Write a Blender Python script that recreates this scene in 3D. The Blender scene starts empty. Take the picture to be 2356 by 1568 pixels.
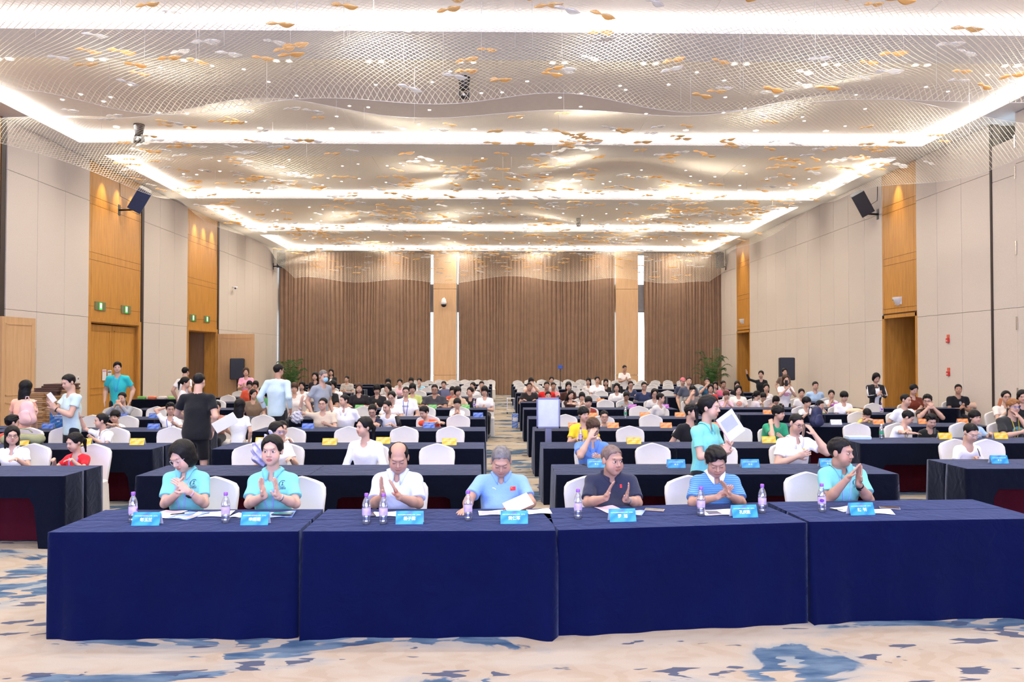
import bpy, math, random
import numpy as np
from mathutils import Vector, Matrix, Euler
from mathutils.bvhtree import BVHTree
SC = bpy.context.scene
COL = SC.collection
R = random.Random(11)
PI = math.pi
# ------------------------------------------------------------------ camera
F = 1832.0
cam_d = bpy.data.cameras.new('camera'); cam = bpy.data.objects.new('camera', cam_d); COL.objects.link(cam)
cam_d.sensor_width = 36; cam_d.lens = F/2356*36; cam_d.clip_end = 300
YAW = math.atan(33/F); PITCH = math.atan(36/F)
cam.location = (0, 0, 2.0); cam.rotation_euler = (PI/2+PITCH, 0, -YAW)
SC.camera = cam
CAMR = Euler(cam.rotation_euler).to_matrix(); CAML = Vector(cam.location)
def at(px, py, Y):
    d = CAMR @ Vector(((px-1178)/F, -(py-784)/F, -1))
    return CAML + d*(Y/d.y)
def atz(px, py, z):
    d = CAMR @ Vector(((px-1178)/F, -(py-784)/F, -1))
    return CAML + d*((z-2.0)/d.z)
def atx(px, py, x):
    d = CAMR @ Vector(((px-1178)/F, -(py-784)/F, -1))
    return CAML + d*(x/d.x)
# ------------------------------------------------------------------ world, colour, render quality
SC.view_settings.view_transform = 'Standard'; SC.view_settings.look = 'None'
SC.view_settings.gamma = 1; SC.view_settings.use_curve_mapping = False
SC.view_settings.exposure = 0.27
w = bpy.data.worlds.new('daylight'); SC.world = w; w.use_nodes = True
w.node_tree.nodes['Background'].inputs[0].default_value = (0.72, 0.86, 1.0, 1)
w.node_tree.nodes['Background'].inputs[1].default_value = 3.0
cy = SC.cycles
cy.max_bounces = 6; cy.diffuse_bounces = 3; cy.glossy_bounces = 2; cy.transmission_bounces = 4
cy.transparent_max_bounces = 8; cy.sample_clamp_indirect = 8; cy.caustics_reflective = False; cy.caustics_refractive = False
cy.use_adaptive_sampling = True; cy.adaptive_threshold = 0.07
XL, XR, H, YB, Y0 = -11.4, 11.7, 7.5, 41.6, -8.0
HC = 7.76
# stage LED screen behind the photographer: cool light on the front tables
def area(name, loc, rot, sx, sy, col, power):
    l = bpy.data.lights.new(name, 'AREA'); l.shape = 'RECTANGLE'; l.size = sx; l.size_y = sy
    l.color = col; l.energy = power
    o = bpy.data.objects.new(name, l); COL.objects.link(o); o.location = loc; o.rotation_euler = rot
    return o
area('stage_screen_light', (0.5, -6.0, 2.6), (math.radians(108), 0, 0), 14, 4.4, (0.46, 0.53, 1.0), 2500)
BEAMS = [(-.9, .3), (6.25, 7.5), (13.4, 14.7), (20.56, 21.85), (27.75, 29.05), (34.9, 36.1)]
XC0, XC1 = -10.75, 11.1
COFFERS = [(.3, 6.25), (7.5, 13.4), (14.7, 20.56), (21.85, 27.75), (29.05, 34.9), (36.1, 41.45)]
def spot(loc, power, ang=150, col=(1, .90, .78), rad=.12, rot=(0, 0, 0), blend=1.0):
    l = SPOTS.get((power, ang, col, rad))
    if l is None:
        l = bpy.data.lights.new('downlight', 'SPOT'); l.energy = power; l.color = col
        l.spot_size = math.radians(ang); l.spot_blend = blend; l.shadow_soft_size = rad
        SPOTS[(power, ang, col, rad)] = l
    o = bpy.data.objects.new('downlight', l); COL.objects.link(o); o.location = loc; o.rotation_euler = rot
    return o
SPOTS = {}
DOWN_P = 330
for ci, (ya, yb) in enumerate(COFFERS):
    for yy in (ya+.9, yb-.9):
        for x in (-9.0, -5.4, -1.8, 1.8, 5.4, 9.0):
            spot((x, yy, HC-.06), DOWN_P)
# ------------------------------------------------------------------ materials
MATS = {}
def mat(name, col, rough=.6, metal=0, spec=.5, emit=None, es=1, noise=.06, scale=8, bump=0, bscale=60, alpha=None, trans=0, sheen=0, coat=0):
    if name in MATS: return MATS[name]
    m = bpy.data.materials.new(name); m.use_nodes = True; nt = m.node_tree; b = nt.nodes['Principled BSDF']
    b.inputs['Roughness'].default_value = rough; b.inputs['Metallic'].default_value = metal
    b.inputs['Specular IOR Level'].default_value = spec
    if emit is not None:
        b.inputs['Emission Color'].default_value = (*emit, 1); b.inputs['Emission Strength'].default_value = es
    if trans: b.inputs['Transmission Weight'].default_value = trans
    if sheen: b.inputs['Sheen Weight'].default_value = sheen
    if coat: b.inputs['Coat Weight'].default_value = coat
    if alpha is not None: b.inputs['Alpha'].default_value = alpha
    tc = nt.nodes.new('ShaderNodeTexCoord')
    if noise:
        n = nt.nodes.new('ShaderNodeTexNoise'); n.inputs['Scale'].default_value = scale; n.inputs['Detail'].default_value = 3
        nt.links.new(tc.outputs['Object'], n.inputs['Vector'])
        r = nt.nodes.new('ShaderNodeMapRange'); r.inputs[1].default_value = .3; r.inputs[2].default_value = .7
        r.inputs[3].default_value = 1-noise; r.inputs[4].default_value = 1+noise
        nt.links.new(n.outputs['Fac'], r.inputs[0])
        mx = nt.nodes.new('ShaderNodeVectorMath'); mx.operation = 'SCALE'; mx.inputs[0].default_value = col
        nt.links.new(r.outputs[0], mx.inputs['Scale']); nt.links.new(mx.outputs[0], b.inputs['Base Color'])
    else:
        b.inputs['Base Color'].default_value = (*col, 1)
    if bump:
        n2 = nt.nodes.new('ShaderNodeTexNoise'); n2.inputs['Scale'].default_value = bscale; n2.inputs['Detail'].default_value = 4
        nt.links.new(tc.outputs['Object'], n2.inputs['Vector'])
        bp = nt.nodes.new('ShaderNodeBump'); bp.inputs['Strength'].default_value = bump; bp.inputs['Distance'].default_value = .02
        nt.links.new(n2.outputs['Fac'], bp.inputs['Height']); nt.links.new(bp.outputs[0], b.inputs['Normal'])
    MATS[name] = m
    return m
def srgb(r, g, b):
    f = lambda c: ((c/255+.055)/1.055)**2.4 if c > 10 else c/255/12.92
    return (f(r), f(g), f(b))
# ------------------------------------------------------------------ mesh helpers
def mesh_np(name, v, q, smooth=True):
    v = np.asarray(v, np.float32); q = np.asarray(q, np.int32)
    me = bpy.data.meshes.new(name)
    me.vertices.add(len(v)); me.vertices.foreach_set('co', v.ravel())
    k = q.shape[1]
    me.loops.add(len(q)*k); me.loops.foreach_set('vertex_index', q.ravel())
    me.polygons.add(len(q)); me.polygons.foreach_set('loop_start', np.arange(0, len(q)*k, k, dtype=np.int32))
    if smooth: me.polygons.foreach_set('use_smooth', np.ones(len(q), bool))
    me.update(calc_edges=True)
    return me
class MB:
    def __init__(s): s.v = []; s.f = []; s.sm = []
    def add(s, vs, fs, smooth=False, M=None):
        o = len(s.v)
        s.v += [tuple(M @ Vector(p)) if M is not None else tuple(p) for p in vs]
        s.f += [tuple(i+o for i in f) for f in fs]; s.sm += [smooth]*len(fs); return s
    def box(s, lo, hi, M=None, bev=0):
        x0, y0, z0 = lo; x1, y1, z1 = hi
        if bev:
            e = bev; vs = []; 
            for z, k in ((z0, e), (z0+e, 0), (z1-e, 0), (z1, e)):
                vs += [(x0+e+k, y0+k, z), (x1-e-k, y0+k, z), (x1-k, y0+e+k, z), (x1-k, y1-e-k, z), (x1-e-k, y1-k, z), (x0+e+k, y1-k, z), (x0+k, y1-e-k, z), (x0+k, y0+e+k, z)]
            fs = [tuple(range(7, -1, -1)), tuple(range(24, 32))]
            for r in range(3):
                for i in range(8):
                    j = (i+1) % 8; fs.append((r*8+i, r*8+j, r*8+8+j, r*8+8+i))
            return s.add(vs, fs, False, M)
        vs = [(x0, y0, z0), (x1, y0, z0), (x1, y1, z0), (x0, y1, z0), (x0, y0, z1), (x1, y0, z1), (x1, y1, z1), (x0, y1, z1)]
        return s.add(vs, [(3, 2, 1, 0), (4, 5, 6, 7), (0, 1, 5, 4), (1, 2, 6, 5), (2, 3, 7, 6), (3, 0, 4, 7)], False, M)
    def lathe(s, prof, n=16, M=None, smooth=True, cap=True):
        vs = []; fs = []
        for r, z in prof:
            for i in range(n): vs.append((r*math.cos(2*PI*i/n), r*math.sin(2*PI*i/n), z))
        for a in range(len(prof)-1):
            for i in range(n):
                j = (i+1) % n; fs.append((a*n+i, a*n+j, a*n+n+j, a*n+n+i))
        if cap:
            fs.append(tuple(range(n-1, -1, -1))); fs.append(tuple((len(prof)-1)*n+i for i in range(n)))
        return s.add(vs, fs, smooth, M)
    def tube(s, pts, r, n=8, smooth=True):
        pts = [Vector(p) for p in pts]; vs = []; fs = []
        rr = r if isinstance(r, (list, tuple)) else [r]*len(pts)
        for i, p in enumerate(pts):
            t = (pts[min(i+1, len(pts)-1)]-pts[max(i-1, 0)]).normalized()
            u = t.cross(Vector((0, 0, 1))); u = u if u.length > .05 else t.cross(Vector((0, 1, 0)))
            u.normalize(); w_ = t.cross(u)
            for k in range(n): vs.append(p+(u*math.cos(2*PI*k/n)+w_*math.sin(2*PI*k/n))*rr[i])
        for i in range(len(pts)-1):
            for k in range(n):
                j = (k+1) % n; fs.append((i*n+k, i*n+j, i*n+n+j, i*n+n+k))
        fs.append(tuple(range(n-1, -1, -1))); fs.append(tuple((len(pts)-1)*n+k for k in range(n)))
        return s.add(vs, fs, smooth)
    def ell(s, c, r, M=None, n=12, m=8):
        vs = [(0, 0, 1)]; 
        for a in range(1, m):
            for i in range(n):
                t = PI*a/m; p = 2*PI*i/n; vs.append((math.sin(t)*math.cos(p), math.sin(t)*math.sin(p), math.cos(t)))
        vs.append((0, 0, -1)); L = len(vs)-1; fs = []
        for i in range(n):
            j = (i+1) % n; fs.append((0, 1+i, 1+j)); fs.append((L, 1+(m-2)*n+j, 1+(m-2)*n+i))
            for a in range(m-2): fs.append((1+a*n+i, 1+a*n+n+i, 1+a*n+n+j, 1+a*n+j))
        vs = [(c[0]+x*r[0], c[1]+y*r[1], c[2]+z*r[2]) for x, y, z in vs]
        return s.add(vs, fs, True, M)
    def grid(s, fn, nu, nv, smooth=True, M=None, closed=False):
        vs = [fn(u/nu, v/nv) for v in range(nv+1) for u in range(nu+(0 if closed else 1))]
        W = nu+(0 if closed else 1); fs = []
        for v in range(nv):
            for u in range(nu):
                u1 = (u+1) % W; fs.append((v*W+u, v*W+u1, v*W+W+u1, v*W+W+u))
        return s.add(vs, fs, smooth, M)
    def mesh(s, name, m=None):
        me = bpy.data.meshes.new(name); me.from_pydata(s.v, [], s.f)
        me.polygons.foreach_set('use_smooth', s.sm)
        if m: me.materials.append(m)
        return me
    def build(s, name, m, parent=None, loc=None, rot=None):
        return ob(name, s.mesh(name, m), parent, loc, rot)
def ob(name, me, parent=None, loc=None, rot=None, M=None):
    o = bpy.data.objects.new(name, me); COL.objects.link(o)
    if parent: o.parent = parent
    if M is not None: o.matrix_local = M
    else:
        if loc is not None: o.location = loc
        if rot is not None: o.rotation_euler = rot
    return o
def tag(o, label, cat, group=None, kind=None):
    o['label'] = label; o['category'] = cat
    if group: o['group'] = group
    if kind: o['kind'] = kind
    return o
def thing(name, label, cat, loc=(0, 0, 0), rz=0, group=None):
    o = bpy.data.objects.new(name, None); o.empty_display_size = .1; COL.objects.link(o)
    o.location = loc; o.rotation_euler = (0, 0, rz)
    return tag(o, label, cat, group)
def struct(name, mb, m, parent=None):
    o = mb.build(name, m, parent)
    if not parent: o['kind'] = 'structure'
    return o
_TX = {}
def text(name, body, size, m, parent, M, ax='CENTER', bold=0):
    key = (body, size, ax, bold)
    if key not in _TX:
        c = bpy.data.curves.new('t', 'FONT'); c.body = body; c.size = size; c.align_x = ax; c.align_y = 'CENTER'; c.offset = bold; c.resolution_u = 3
        o = bpy.data.objects.new('t', c); COL.objects.link(o); bpy.context.view_layer.update(); me = o.to_mesh()
        _TX[key] = ([tuple(p.co) for p in me.vertices], [tuple(p.vertices) for p in me.polygons]); o.to_mesh_clear(); bpy.data.objects.remove(o)
    v, f = _TX[key]; g = MB(); g.add(v, f)
    return ob(name, g.mesh(name, m), parent, M=M)
# ================================================================== ROOM
M_wall = mat('wall_panel_fabric', (.70, .62, .54), .8, noise=.03, scale=30, bump=.12, bscale=220)
M_gap = mat('panel_shadow_gap', (.16, .12, .085), .8)
M_ceil = mat('ceiling_plaster', (.90, .83, .755), .85, noise=.02)
M_ceilw = mat('ceiling_white_paint', (.86, .85, .84), .8, noise=.02)
M_dark = mat('dark_bronze_trim', (.035, .022, .018), .5)
M_led = mat('cove_led', (1, 1, 1), .5, emit=(1, .96, .90), es=11, noise=0)
M_lamp = mat('lamp_disc', (1, 1, 1), .5, emit=(1, .93, .8), es=14, noise=0)
M_rim = mat('chrome_rim', (.8, .76, .7), .25, metal=.9)
M_black = mat('matt_black_plastic', (.013, .014, .018), .45, spec=.4)
M_white = mat('white_plastic', (.8, .79, .77), .4)
M_glass = None
def wood_mat(name, c1, c2, rough=.42):
    m = bpy.data.materials.new(name); m.use_nodes = True; nt = m.node_tree; b = nt.nodes['Principled BSDF']
    b.inputs['Roughness'].default_value = rough
    tc = nt.nodes.new('ShaderNodeTexCoord'); mp = nt.nodes.new('ShaderNodeMapping'); mp.inputs['Scale'].default_value = (9, 9, .7)
    n = nt.nodes.new('ShaderNodeTexNoise'); n.inputs['Scale'].default_value = 2.2; n.inputs['Detail'].default_value = 6; n.inputs['Distortion'].default_value = .6
    cr = nt.nodes.new('ShaderNodeValToRGB'); cr.color_ramp.elements[0].position = .32; cr.color_ramp.elements[1].position = .7
    cr.color_ramp.elements[0].color = (*c1, 1); cr.color_ramp.elements[1].color = (*c2, 1)
    nt.links.new(tc.outputs['Object'], mp.inputs[0]); nt.links.new(mp.outputs[0], n.inputs['Vector'])
    nt.links.new(n.outputs['Fac'], cr.inputs[0]); nt.links.new(cr.outputs[0], b.inputs['Base Color'])
    return m
M_wood = wood_mat('honey_oak_veneer', (.50, .225, .036), (.64, .31, .058))
M_woodlight = wood_mat('pale_oak_veneer', (.60, .36, .17), (.68, .43, .22), .5)
M_woodgap = mat('wood_groove', (.16, .07, .02), .7)
# ---- carpet
def carpet():
    m = bpy.data.materials.new('patterned_carpet'); m.use_nodes = True; nt = m.node_tree; N = nt.nodes; L = nt.links; b = N['Principled BSDF']
    b.inputs['Roughness'].default_value = .95; b.inputs['Specular IOR Level'].default_value = .1
    tc = N.new('ShaderNodeTexCoord')
    def mapped(sx, sy, ox=0, oy=0, rz=0):
        mp = N.new('ShaderNodeMapping'); mp.inputs['Scale'].default_value = (sx, sy, 1); mp.inputs['Location'].default_value = (ox, oy, 0); mp.inputs['Rotation'].default_value = (0, 0, rz)
        L.new(tc.outputs['Object'], mp.inputs[0]); return mp.outputs[0]
    def noise(vec, s, d=4, dist=0, r=.5):
        n = N.new('ShaderNodeTexNoise'); n.inputs['Scale'].default_value = s; n.inputs['Detail'].default_value = d; n.inputs['Distortion'].default_value = dist; n.inputs['Roughness'].default_value = r
        L.new(vec, n.inputs['Vector']); return n.outputs['Fac']
    def ramp(fac, a, bb):
        r = N.new('ShaderNodeMapRange'); r.inputs[1].default_value = a; r.inputs[2].default_value = bb; L.new(fac, r.inputs[0]); return r.outputs[0]
    def mth(op, a, bv):
        x = N.new('ShaderNodeMath'); x.operation = op
        for i, q in enumerate((a, bv)):
            if isinstance(q, (int, float)): x.inputs[i].default_value = q
            else: L.new(q, x.inputs[i])
        return x.outputs[0]
    def mix(f, a, c):
        x = N.new('ShaderNodeMix'); x.data_type = 'RGBA'; L.new(f, x.inputs[0])
        for i, q in ((6, a), (7, c)):
            if isinstance(q, tuple): x.inputs[i].default_value = (*q, 1)
            else: L.new(q, x.inputs[i])
        return x.outputs[2]
    big = noise(mapped(.55, 1.25, 3.1, 7.7), .95, 6, .7, .55)
    patch = ramp(big, .535, .548)
    halo = ramp(big, .47, .56)
    soft = noise(mapped(.8, 2.0, 1, 5), 1.7, 3)
    wv = N.new('ShaderNodeTexWave'); wv.inputs['Scale'].default_value = 3.3; wv.inputs['Distortion'].default_value = 9; wv.inputs['Detail'].default_value = 3; wv.inputs['Detail Scale'].default_value = .8
    L.new(mapped(.25, 1.6, 0, 0, .12), wv.inputs['Vector'])
    streak = mth('MULTIPLY', ramp(wv.outputs['Fac'], .66, .72), ramp(noise(mapped(.6, 1.1, 9, 2), 1.4, 2), .5, .53))
    wv2 = N.new('ShaderNodeTexWave'); wv2.inputs['Scale'].default_value = 2.4; wv2.inputs['Distortion'].default_value = 14; wv2.inputs['Detail'].default_value = 2
    L.new(mapped(.5, 1.5, 5, 1), wv2.inputs['Vector'])
    base = mix(ramp(wv2.outputs['Fac'], .45, .5), (.62, .50, .375), (.655, .54, .415))
    base = mix(ramp(soft, .42, .62), base, (.69, .60, .49))
    lb = mth('MULTIPLY', mth('MULTIPLY', halo, ramp(soft, .45, .6)), .75)
    base = mix(lb, base, (.30, .40, .47))
    bl = mix(ramp(noise(mapped(1, 3), 3, 4), .35, .65), (.060, .125, .235), (.20, .29, .40))
    p = mth('MULTIPLY', patch, mth('SUBTRACT', 1.0, streak))
    c = mix(p, base, bl)
    thin = mth('MULTIPLY', mth('MULTIPLY', ramp(noise(mapped(.7, 2.6, 4, 4), 1.6, 4), .60, .61), ramp(wv.outputs['Fac'], .55, .5)), .9)
    c = mix(thin, c, (.08, .11, .2))
    fine = noise(mapped(1, 1), 160, 2)
    c2 = N.new('ShaderNodeMix'); c2.data_type = 'RGBA'; c2.blend_type = 'MULTIPLY'; c2.inputs[0].default_value = .25
    L.new(c, c2.inputs[6]); L.new(fine, c2.inputs[7]); 
    sc = N.new('ShaderNodeVectorMath'); sc.operation = 'SCALE'; sc.inputs['Scale'].default_value = .66; L.new(c2.outputs[2], sc.inputs[0])
    L.new(sc.outputs[0], b.inputs['Base Color'])
    return m
M_carpet = carpet()
mb = MB(); mb.box((XL-1.5, Y0-.3, -.2), (XR+2.5, YB+.6, 0)); struct('floor', mb, M_carpet)
# ---- ceiling: soffit ring + beams at H, coffers at HC
ceil = MB()
ceil.box((XL-1.5, Y0-.3, HC), (XR+2.5, YB+.6, HC+.15))
ceiling = struct('ceiling', ceil, M_ceil)
def cpart(lo, hi, name='ceiling_beam', m=None): 
    return MB().box(lo, hi).build(name, m or M_ceilw, ceiling)
cpart((XL-1.5, Y0-.3, H), (XC0, YB+.3, HC), 'soffit'); cpart((XC1, Y0-.3, H), (XR+2.5, YB+.3, HC), 'soffit')
for a, b_ in [(Y0-.3, -.9)]+BEAMS+[(41.45, YB+.3)]: cpart((XC0, a if a > Y0 else a, H), (XC1, b_, HC))
# cove risers: LED strip high on every riser, with a small lip under it
for ci, (ya, yb) in enumerate(COFFERS):
    led = MB(); lip = MB()
    led.box((XC0+.03, yb-.03, HC-.115), (XC1-.03, yb-.002, HC-.012)); led.box((XC0+.03, ya+.002, HC-.115), (XC1-.03, ya+.03, HC-.012))
    led.box((XC0+.002, ya+.05, HC-.115), (XC0+.05, yb-.05, HC-.012)); led.box((XC1-.05, ya+.05, HC-.115), (XC1-.002, yb-.05, HC-.012))
    led.build('cove_strip', M_led, ceiling)
# seams of the coffer boards (a ceiling board every few metres)
for (ya, yb) in COFFERS:
    for x in (-7.2, -3.6, 0, 3.6, 7.2):
        MB().box((x+.01, ya+.1, HC-.008), (x+3.58 if x < 7 else XC1-.1, yb-.1, HC+.01)).build('ceiling_board', M_ceil, ceiling)
# ---- lights in the coffers
disc_me = None
_m = MB(); _m.lathe([(.062, .012), (.075, .0), (.052, .0)], 12, cap=False); rim_me = _m.mesh('rim', M_rim)
_m = MB(); _m.lathe([(.052, .006), (.001, .006)], 12, cap=False); lens_me = _m.mesh('lens', M_lamp)
_m = MB(); _m.lathe([(.034, .0), (.001, -.004)], 8, cap=False); star_me = _m.mesh('star_light', M_lamp)
ORD = ['nearest', 'first', 'second', 'third', 'fourth', 'farthest']
def downlight(x, y, lab, grp):
    t = thing('ceiling_downlight', lab, 'downlight', (x, y, HC-.022), 0, grp)
    ob('rim', rim_me, t); ob('lamp_disc', lens_me, t)
for ci, (ya, yb) in enumerate(COFFERS):
    if ci == 0: continue
    n = 0
    for k in range(12):
        x = -9.55+k*1.79
        if ci >= 1 and ya > 10 or ci == 1:
            for d in (-.12, .12):
                downlight(x+d, ya+.75, 'one of the paired round downlights along the near edge of the %s ceiling coffer' % ORD[ci], 'downlights near edge %s coffer' % ORD[ci])
        if 2 <= ci <= 4:
            downlight(x, yb-.55, 'small round downlight in the row along the far edge of the %s ceiling coffer' % ORD[ci], 'downlights far edge %s coffer' % ORD[ci])
    ns = {1: 0, 2: 48, 3: 60, 4: 55, 5: 40}[ci]
    for k in range(ns):
        x = XC0+.8+(k+.5+R.uniform(-.45, .45))*(XC1-XC0-1.6)/ns; y = R.uniform(ya+1.0, yb-.9)
        o = ob('star_light', star_me, None, (x, y, HC-.012)); tag(o, 'tiny star-like spot lamp scattered in the %s ceiling coffer' % ORD[ci], 'spot lamp', 'star lamps %s coffer' % ORD[ci])
# ---- walls of panels
def wall_side(side):
    X = XL if side < 0 else XR; nm = 'wall_left' if side < 0 else 'wall_right'
    s = -1 if side < 0 else 1
    back = MB()
    def bx(y0, y1, z0, z1, t=.15): back.box((X+(0 if s > 0 else -t), y0, z0), (X+(t if s > 0 else 0), y1, z1))
    return X, nm, s, back, bx
def panels(X, s, wall, edges, tiers=((0.0, 3.1), (3.1, 6.34), (6.34, 7.49)), th=.035, skip=None):
    for a, b_ in zip(edges[:-1], edges[1:]):
        for z0, z1 in tiers:
            if skip and skip(a, b_, z0, z1): continue
            x0, x1 = (X, X+th) if s < 0 else (X-th, X)
            MB().box((x0, a+.006, z0+.004), (x1, b_-.006, z1-.004), bev=.004).build('wall_panel', M_wall, wall)
def lin(a, b_, n): return [a+(b_-a)*i/n for i in range(n+1)]
YL = lambda px: atx(px, 800, XL).y
YR = lambda px: atx(px, 800, XR).y
# left wall: panels / wood bays
a0, a1 = YL(8), YL(200); w1a, w1b = YL(200), YL(320); b0, b1 = YL(327), YL(428); w2a, w2b = YL(428), YL(497); c0 = YL(501)
back = MB()
back.box((XL-.2, Y0-.3, 0), (XL-.002, w1a, H)); back.box((XL-.2, w1b+.02, 0), (XL-.002, w2a, H)); back.box((XL-.2, w2b+.02, 0), (XL-.002, YB, H))
for p, q in ((w1a, w1b+.02), (w2a, w2b+.02)): back.box((XL-.2, p, 3.05), (XL-.002, q, H))
wall_left = struct('wall_left', back, M_gap)
panels(XL, -1, wall_left, lin(a0, a1, 3)); panels(XL, -1, wall_left, lin(b0, b1, 3)); panels(XL, -1, wall_left, lin(c0, YB-.1, 8))
panels(XL, -1, wall_left, lin(Y0, a0-4.2, 15))
def strip(y0, y1, X, s, d=.05, z0=0, z1=H-.01):
    x0, x1 = (X-.001, X+d) if s < 0 else (X-d, X+.001)
    MB().box((x0, y0, z0), (x1, y1, z1)).build('wall_trim', M_dark, wall_left if s < 0 else wall_right)
for y_ in (a0-.24, w1b+.02, w2b+.02): strip(y_, y_+.22 if y_ < 18 else y_+.16, XL, -1)
def wood_bay(X, s, wall, ya, yb, ztop, zlint):
    """upper wood cladding in bordered panels above a door opening"""
    th = .03; x = lambda t: (X+t if s < 0 else X-t)
    def pan(y0, y1, z0, z1, t=th):
        a, c = sorted((x(0), x(t))); MB().box((a, y0+.005, z0+.005), (c, y1-.005, z1-.005)).build('wood_panel', M_wood, wall)
    a, c = sorted((x(0), x(.006))); MB().box((a, ya, zlint), (c, yb, ztop)).build('panel_backing', M_woodgap, wall)
    e = .13
    zs = [zlint+.06, 3.42, 4.72, 4.93, 6.28, 6.5, ztop]
    for z0, z1 in zip(zs[:-1], zs[1:]):
        for y0, y1 in ((ya, ya+e), (ya+e, yb-e), (yb-e, yb)): pan(y0, y1, z0, z1)
def ctr(lo, hi, name, m, parent): return MB().box(lo, hi).build(name, m, parent)
wood_bay(XL, -1, wall_left, w1a, w1b, H-.01, 3.0); wood_bay(XL, -1, wall_left, w2a, w2b, H-.01, 3.0)
for a, c in ((a0-4.2, a0-.24),): 
    MB().box((XL, a, 3.0), (XL+.03, c, H-.01)).build('wood_panel', M_wood, wall_left)
_m = MB(); _m.lathe([(.15, 0), (.15, .02), (.13, .03), (.001, .03)], 20)
M_bronze = mat('cast_bronze_plate', (.16, .13, .10), .45, metal=.7, bump=.8, bscale=90)
plate_me = _m.mesh('handle_plate', M_bronze)
def door_leaf(dr, wd, ht, plate=1, m=None):
    """a leaf in local x 0..wd, y thickness, with raised panels; child of dr"""
    lf = MB().box((0, -.03, .01), (wd, .03, ht)).build('door_leaf', m or M_wood, dr)
    g = MB(); 
    for (u0, u1) in ((.12, wd-.12),):
        for (z0, z1) in ((.15, .95), (1.1, ht-.15)):
            for sgn in (-1, 1):
                y = .03*sgn; lo, hi = sorted((y, y+.012*sgn))
                for r in ((u0, z0, u1, z0+.03), (u0, z1-.03, u1, z1), (u0, z0, u0+.03, z1), (u1-.03, z0, u1, z1)):
                    g.box((r[0], lo, r[1]), (r[2], hi, r[3]))
    g.build('panel_moulding', m or M_wood, lf)
    pc = plate
    for sgn in (-1, 1):
        p = ob('handle_plate', plate_me, lf); p.location = (pc, .03*sgn, 1.08); p.rotation_euler = (-PI/2*sgn, 0, 0)
    return lf
def door_set(idx, X, s, ya, yb, ht, leaves):
    t = bpy.data.objects.new('door_%d' % idx, None); COL.objects.link(t); t['kind'] = 'structure'
    fr = MB(); dep = .45
    x0, x1 = sorted((X, X+dep*s))
    fr.box((x0, ya, 0), (x1, ya+.06, ht)); fr.box((x0, yb-.06, 0), (x1, yb, ht)); fr.box((x0, ya, ht-.05), (x1, yb, ht+.04))
    xa, xb = sorted((X-.05*s, X)); fr.box((xa, ya-.02, 0), (xb, ya+.12, ht+.1)); fr.box((xa, yb-.12, 0), (xb, yb+.02, ht+.1)); fr.box((xa, ya+.12, ht-.02), (xb, yb-.12, ht+.1))
    fr.build('door_frame', M_wood, t)
    for (lx, ly, rz, wd, pl, m) in leaves:
        h = bpy.data.objects.new('leaf_hinge', None)
        lf = door_leaf(t, wd, ht-.08, pl, m); lf.location = (lx, ly, 0); lf.rotation_euler = (0, 0, rz)
        bpy.data.objects.remove(h)
    return t
mid = (w1a+w1b)/2; wd1 = (w1b-w1a)/2-.08
door_set(1, XL, -1, w1a, w1b, 3.0, [(XL-.12, w1a+.07, PI/2, wd1, wd1-.2, M_wood), (XL-.12, mid+.01, PI/2, wd1, .2, M_wood)])
wd2 = (w2b-w2a)/2-.08
door_set(2, XL, -1, w2a, w2b, 3.0, [(XL-.02, w2a+.08, PI+.25, wd2, .6*wd2, M_wood), (XL+.1, w2b-.05, PI/2+.22-PI/2-.35+.1, wd2, wd2-.25, M_woodlight)])
door_set(3, XL, -1, a0-4.1, a0-.3, 3.0, [(XL+.12, a0-.3, PI/2-.08, 1.15, .9, M_woodlight)])
# corridor beyond the open doors
for p, q in ((w1a-.3, w1b+.3), (w2a-.6, w2b+.6)):
    hall = MB(); hall.box((XL-2.2, p, -.02), (XL-2.1, q, 3.3)); hall.box((XL-2.2, p-.1, 0), (XL-.2, p, 3.3)); hall.box((XL-2.2, q, 0), (XL-.2, q+.1, 3.3)); hall.box((XL-2.2, p, 3.2), (XL-.2, q, 3.3)); hall.box((XL-2.2, p, -.1), (XL-.2, q, -.001))
    o = struct('wall_hall', hall, M_woodlight)
# right wall
r1a, r1b = YR(2113), YR(2034); r2a, r2b = YR(1727), YR(1697)
q1a, q1b = YR(2345), YR(2287)
back = MB()
back.box((XR+.002, Y0-.3, 0), (XR+.2, r1a, H-.55)); back.box((XR+.002, Y0-.3, H-.55), (XR+.2, q1a, H)); back.box((XR+.002, q1b, H-.55), (XR+.2, r1a, H))
back.box((XR+.002, r1b, 0), (XR+.2, r2a, H)); back.box((XR+.002, r2b, 0), (XR+.2, YB, H))
for p, q in ((r1a, r1b), (r2a, r2b)): back.box((XR+.002, p, 3.25), (XR+.2, q, H))
wall_right = struct('wall_right', back, M_gap)
panels(XR, 1, wall_right, [q1b+.02, YR(2218), YR(2161), r1a])
panels(XR+.006, 1, wall_right, [q1a, q1b-.03], tiers=((0, 3.1), (3.1, 6.1), (6.1, 6.95)), th=.03)
panels(XR, 1, wall_right, [q1a-1.15*k for k in (10, 9, 8, 7, 6, 5, 4, 3, 2, 1, 0)])
panels(XR, 1, wall_right, lin(r1b, r2a, 11)); panels(XR, 1, wall_right, lin(r2b, YB-.1, 3))
strip(q1b-.04, q1b+.02, XR, 1, .05)
hg = MB()
for z in (1.0, 2.6, 4.3, 6.0, 6.7): hg.box((XR-.055, q1a-.02, z), (XR-.03, q1a+.02, z+.3))
hg.build('hinge', M_rim, wall_right)
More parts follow.
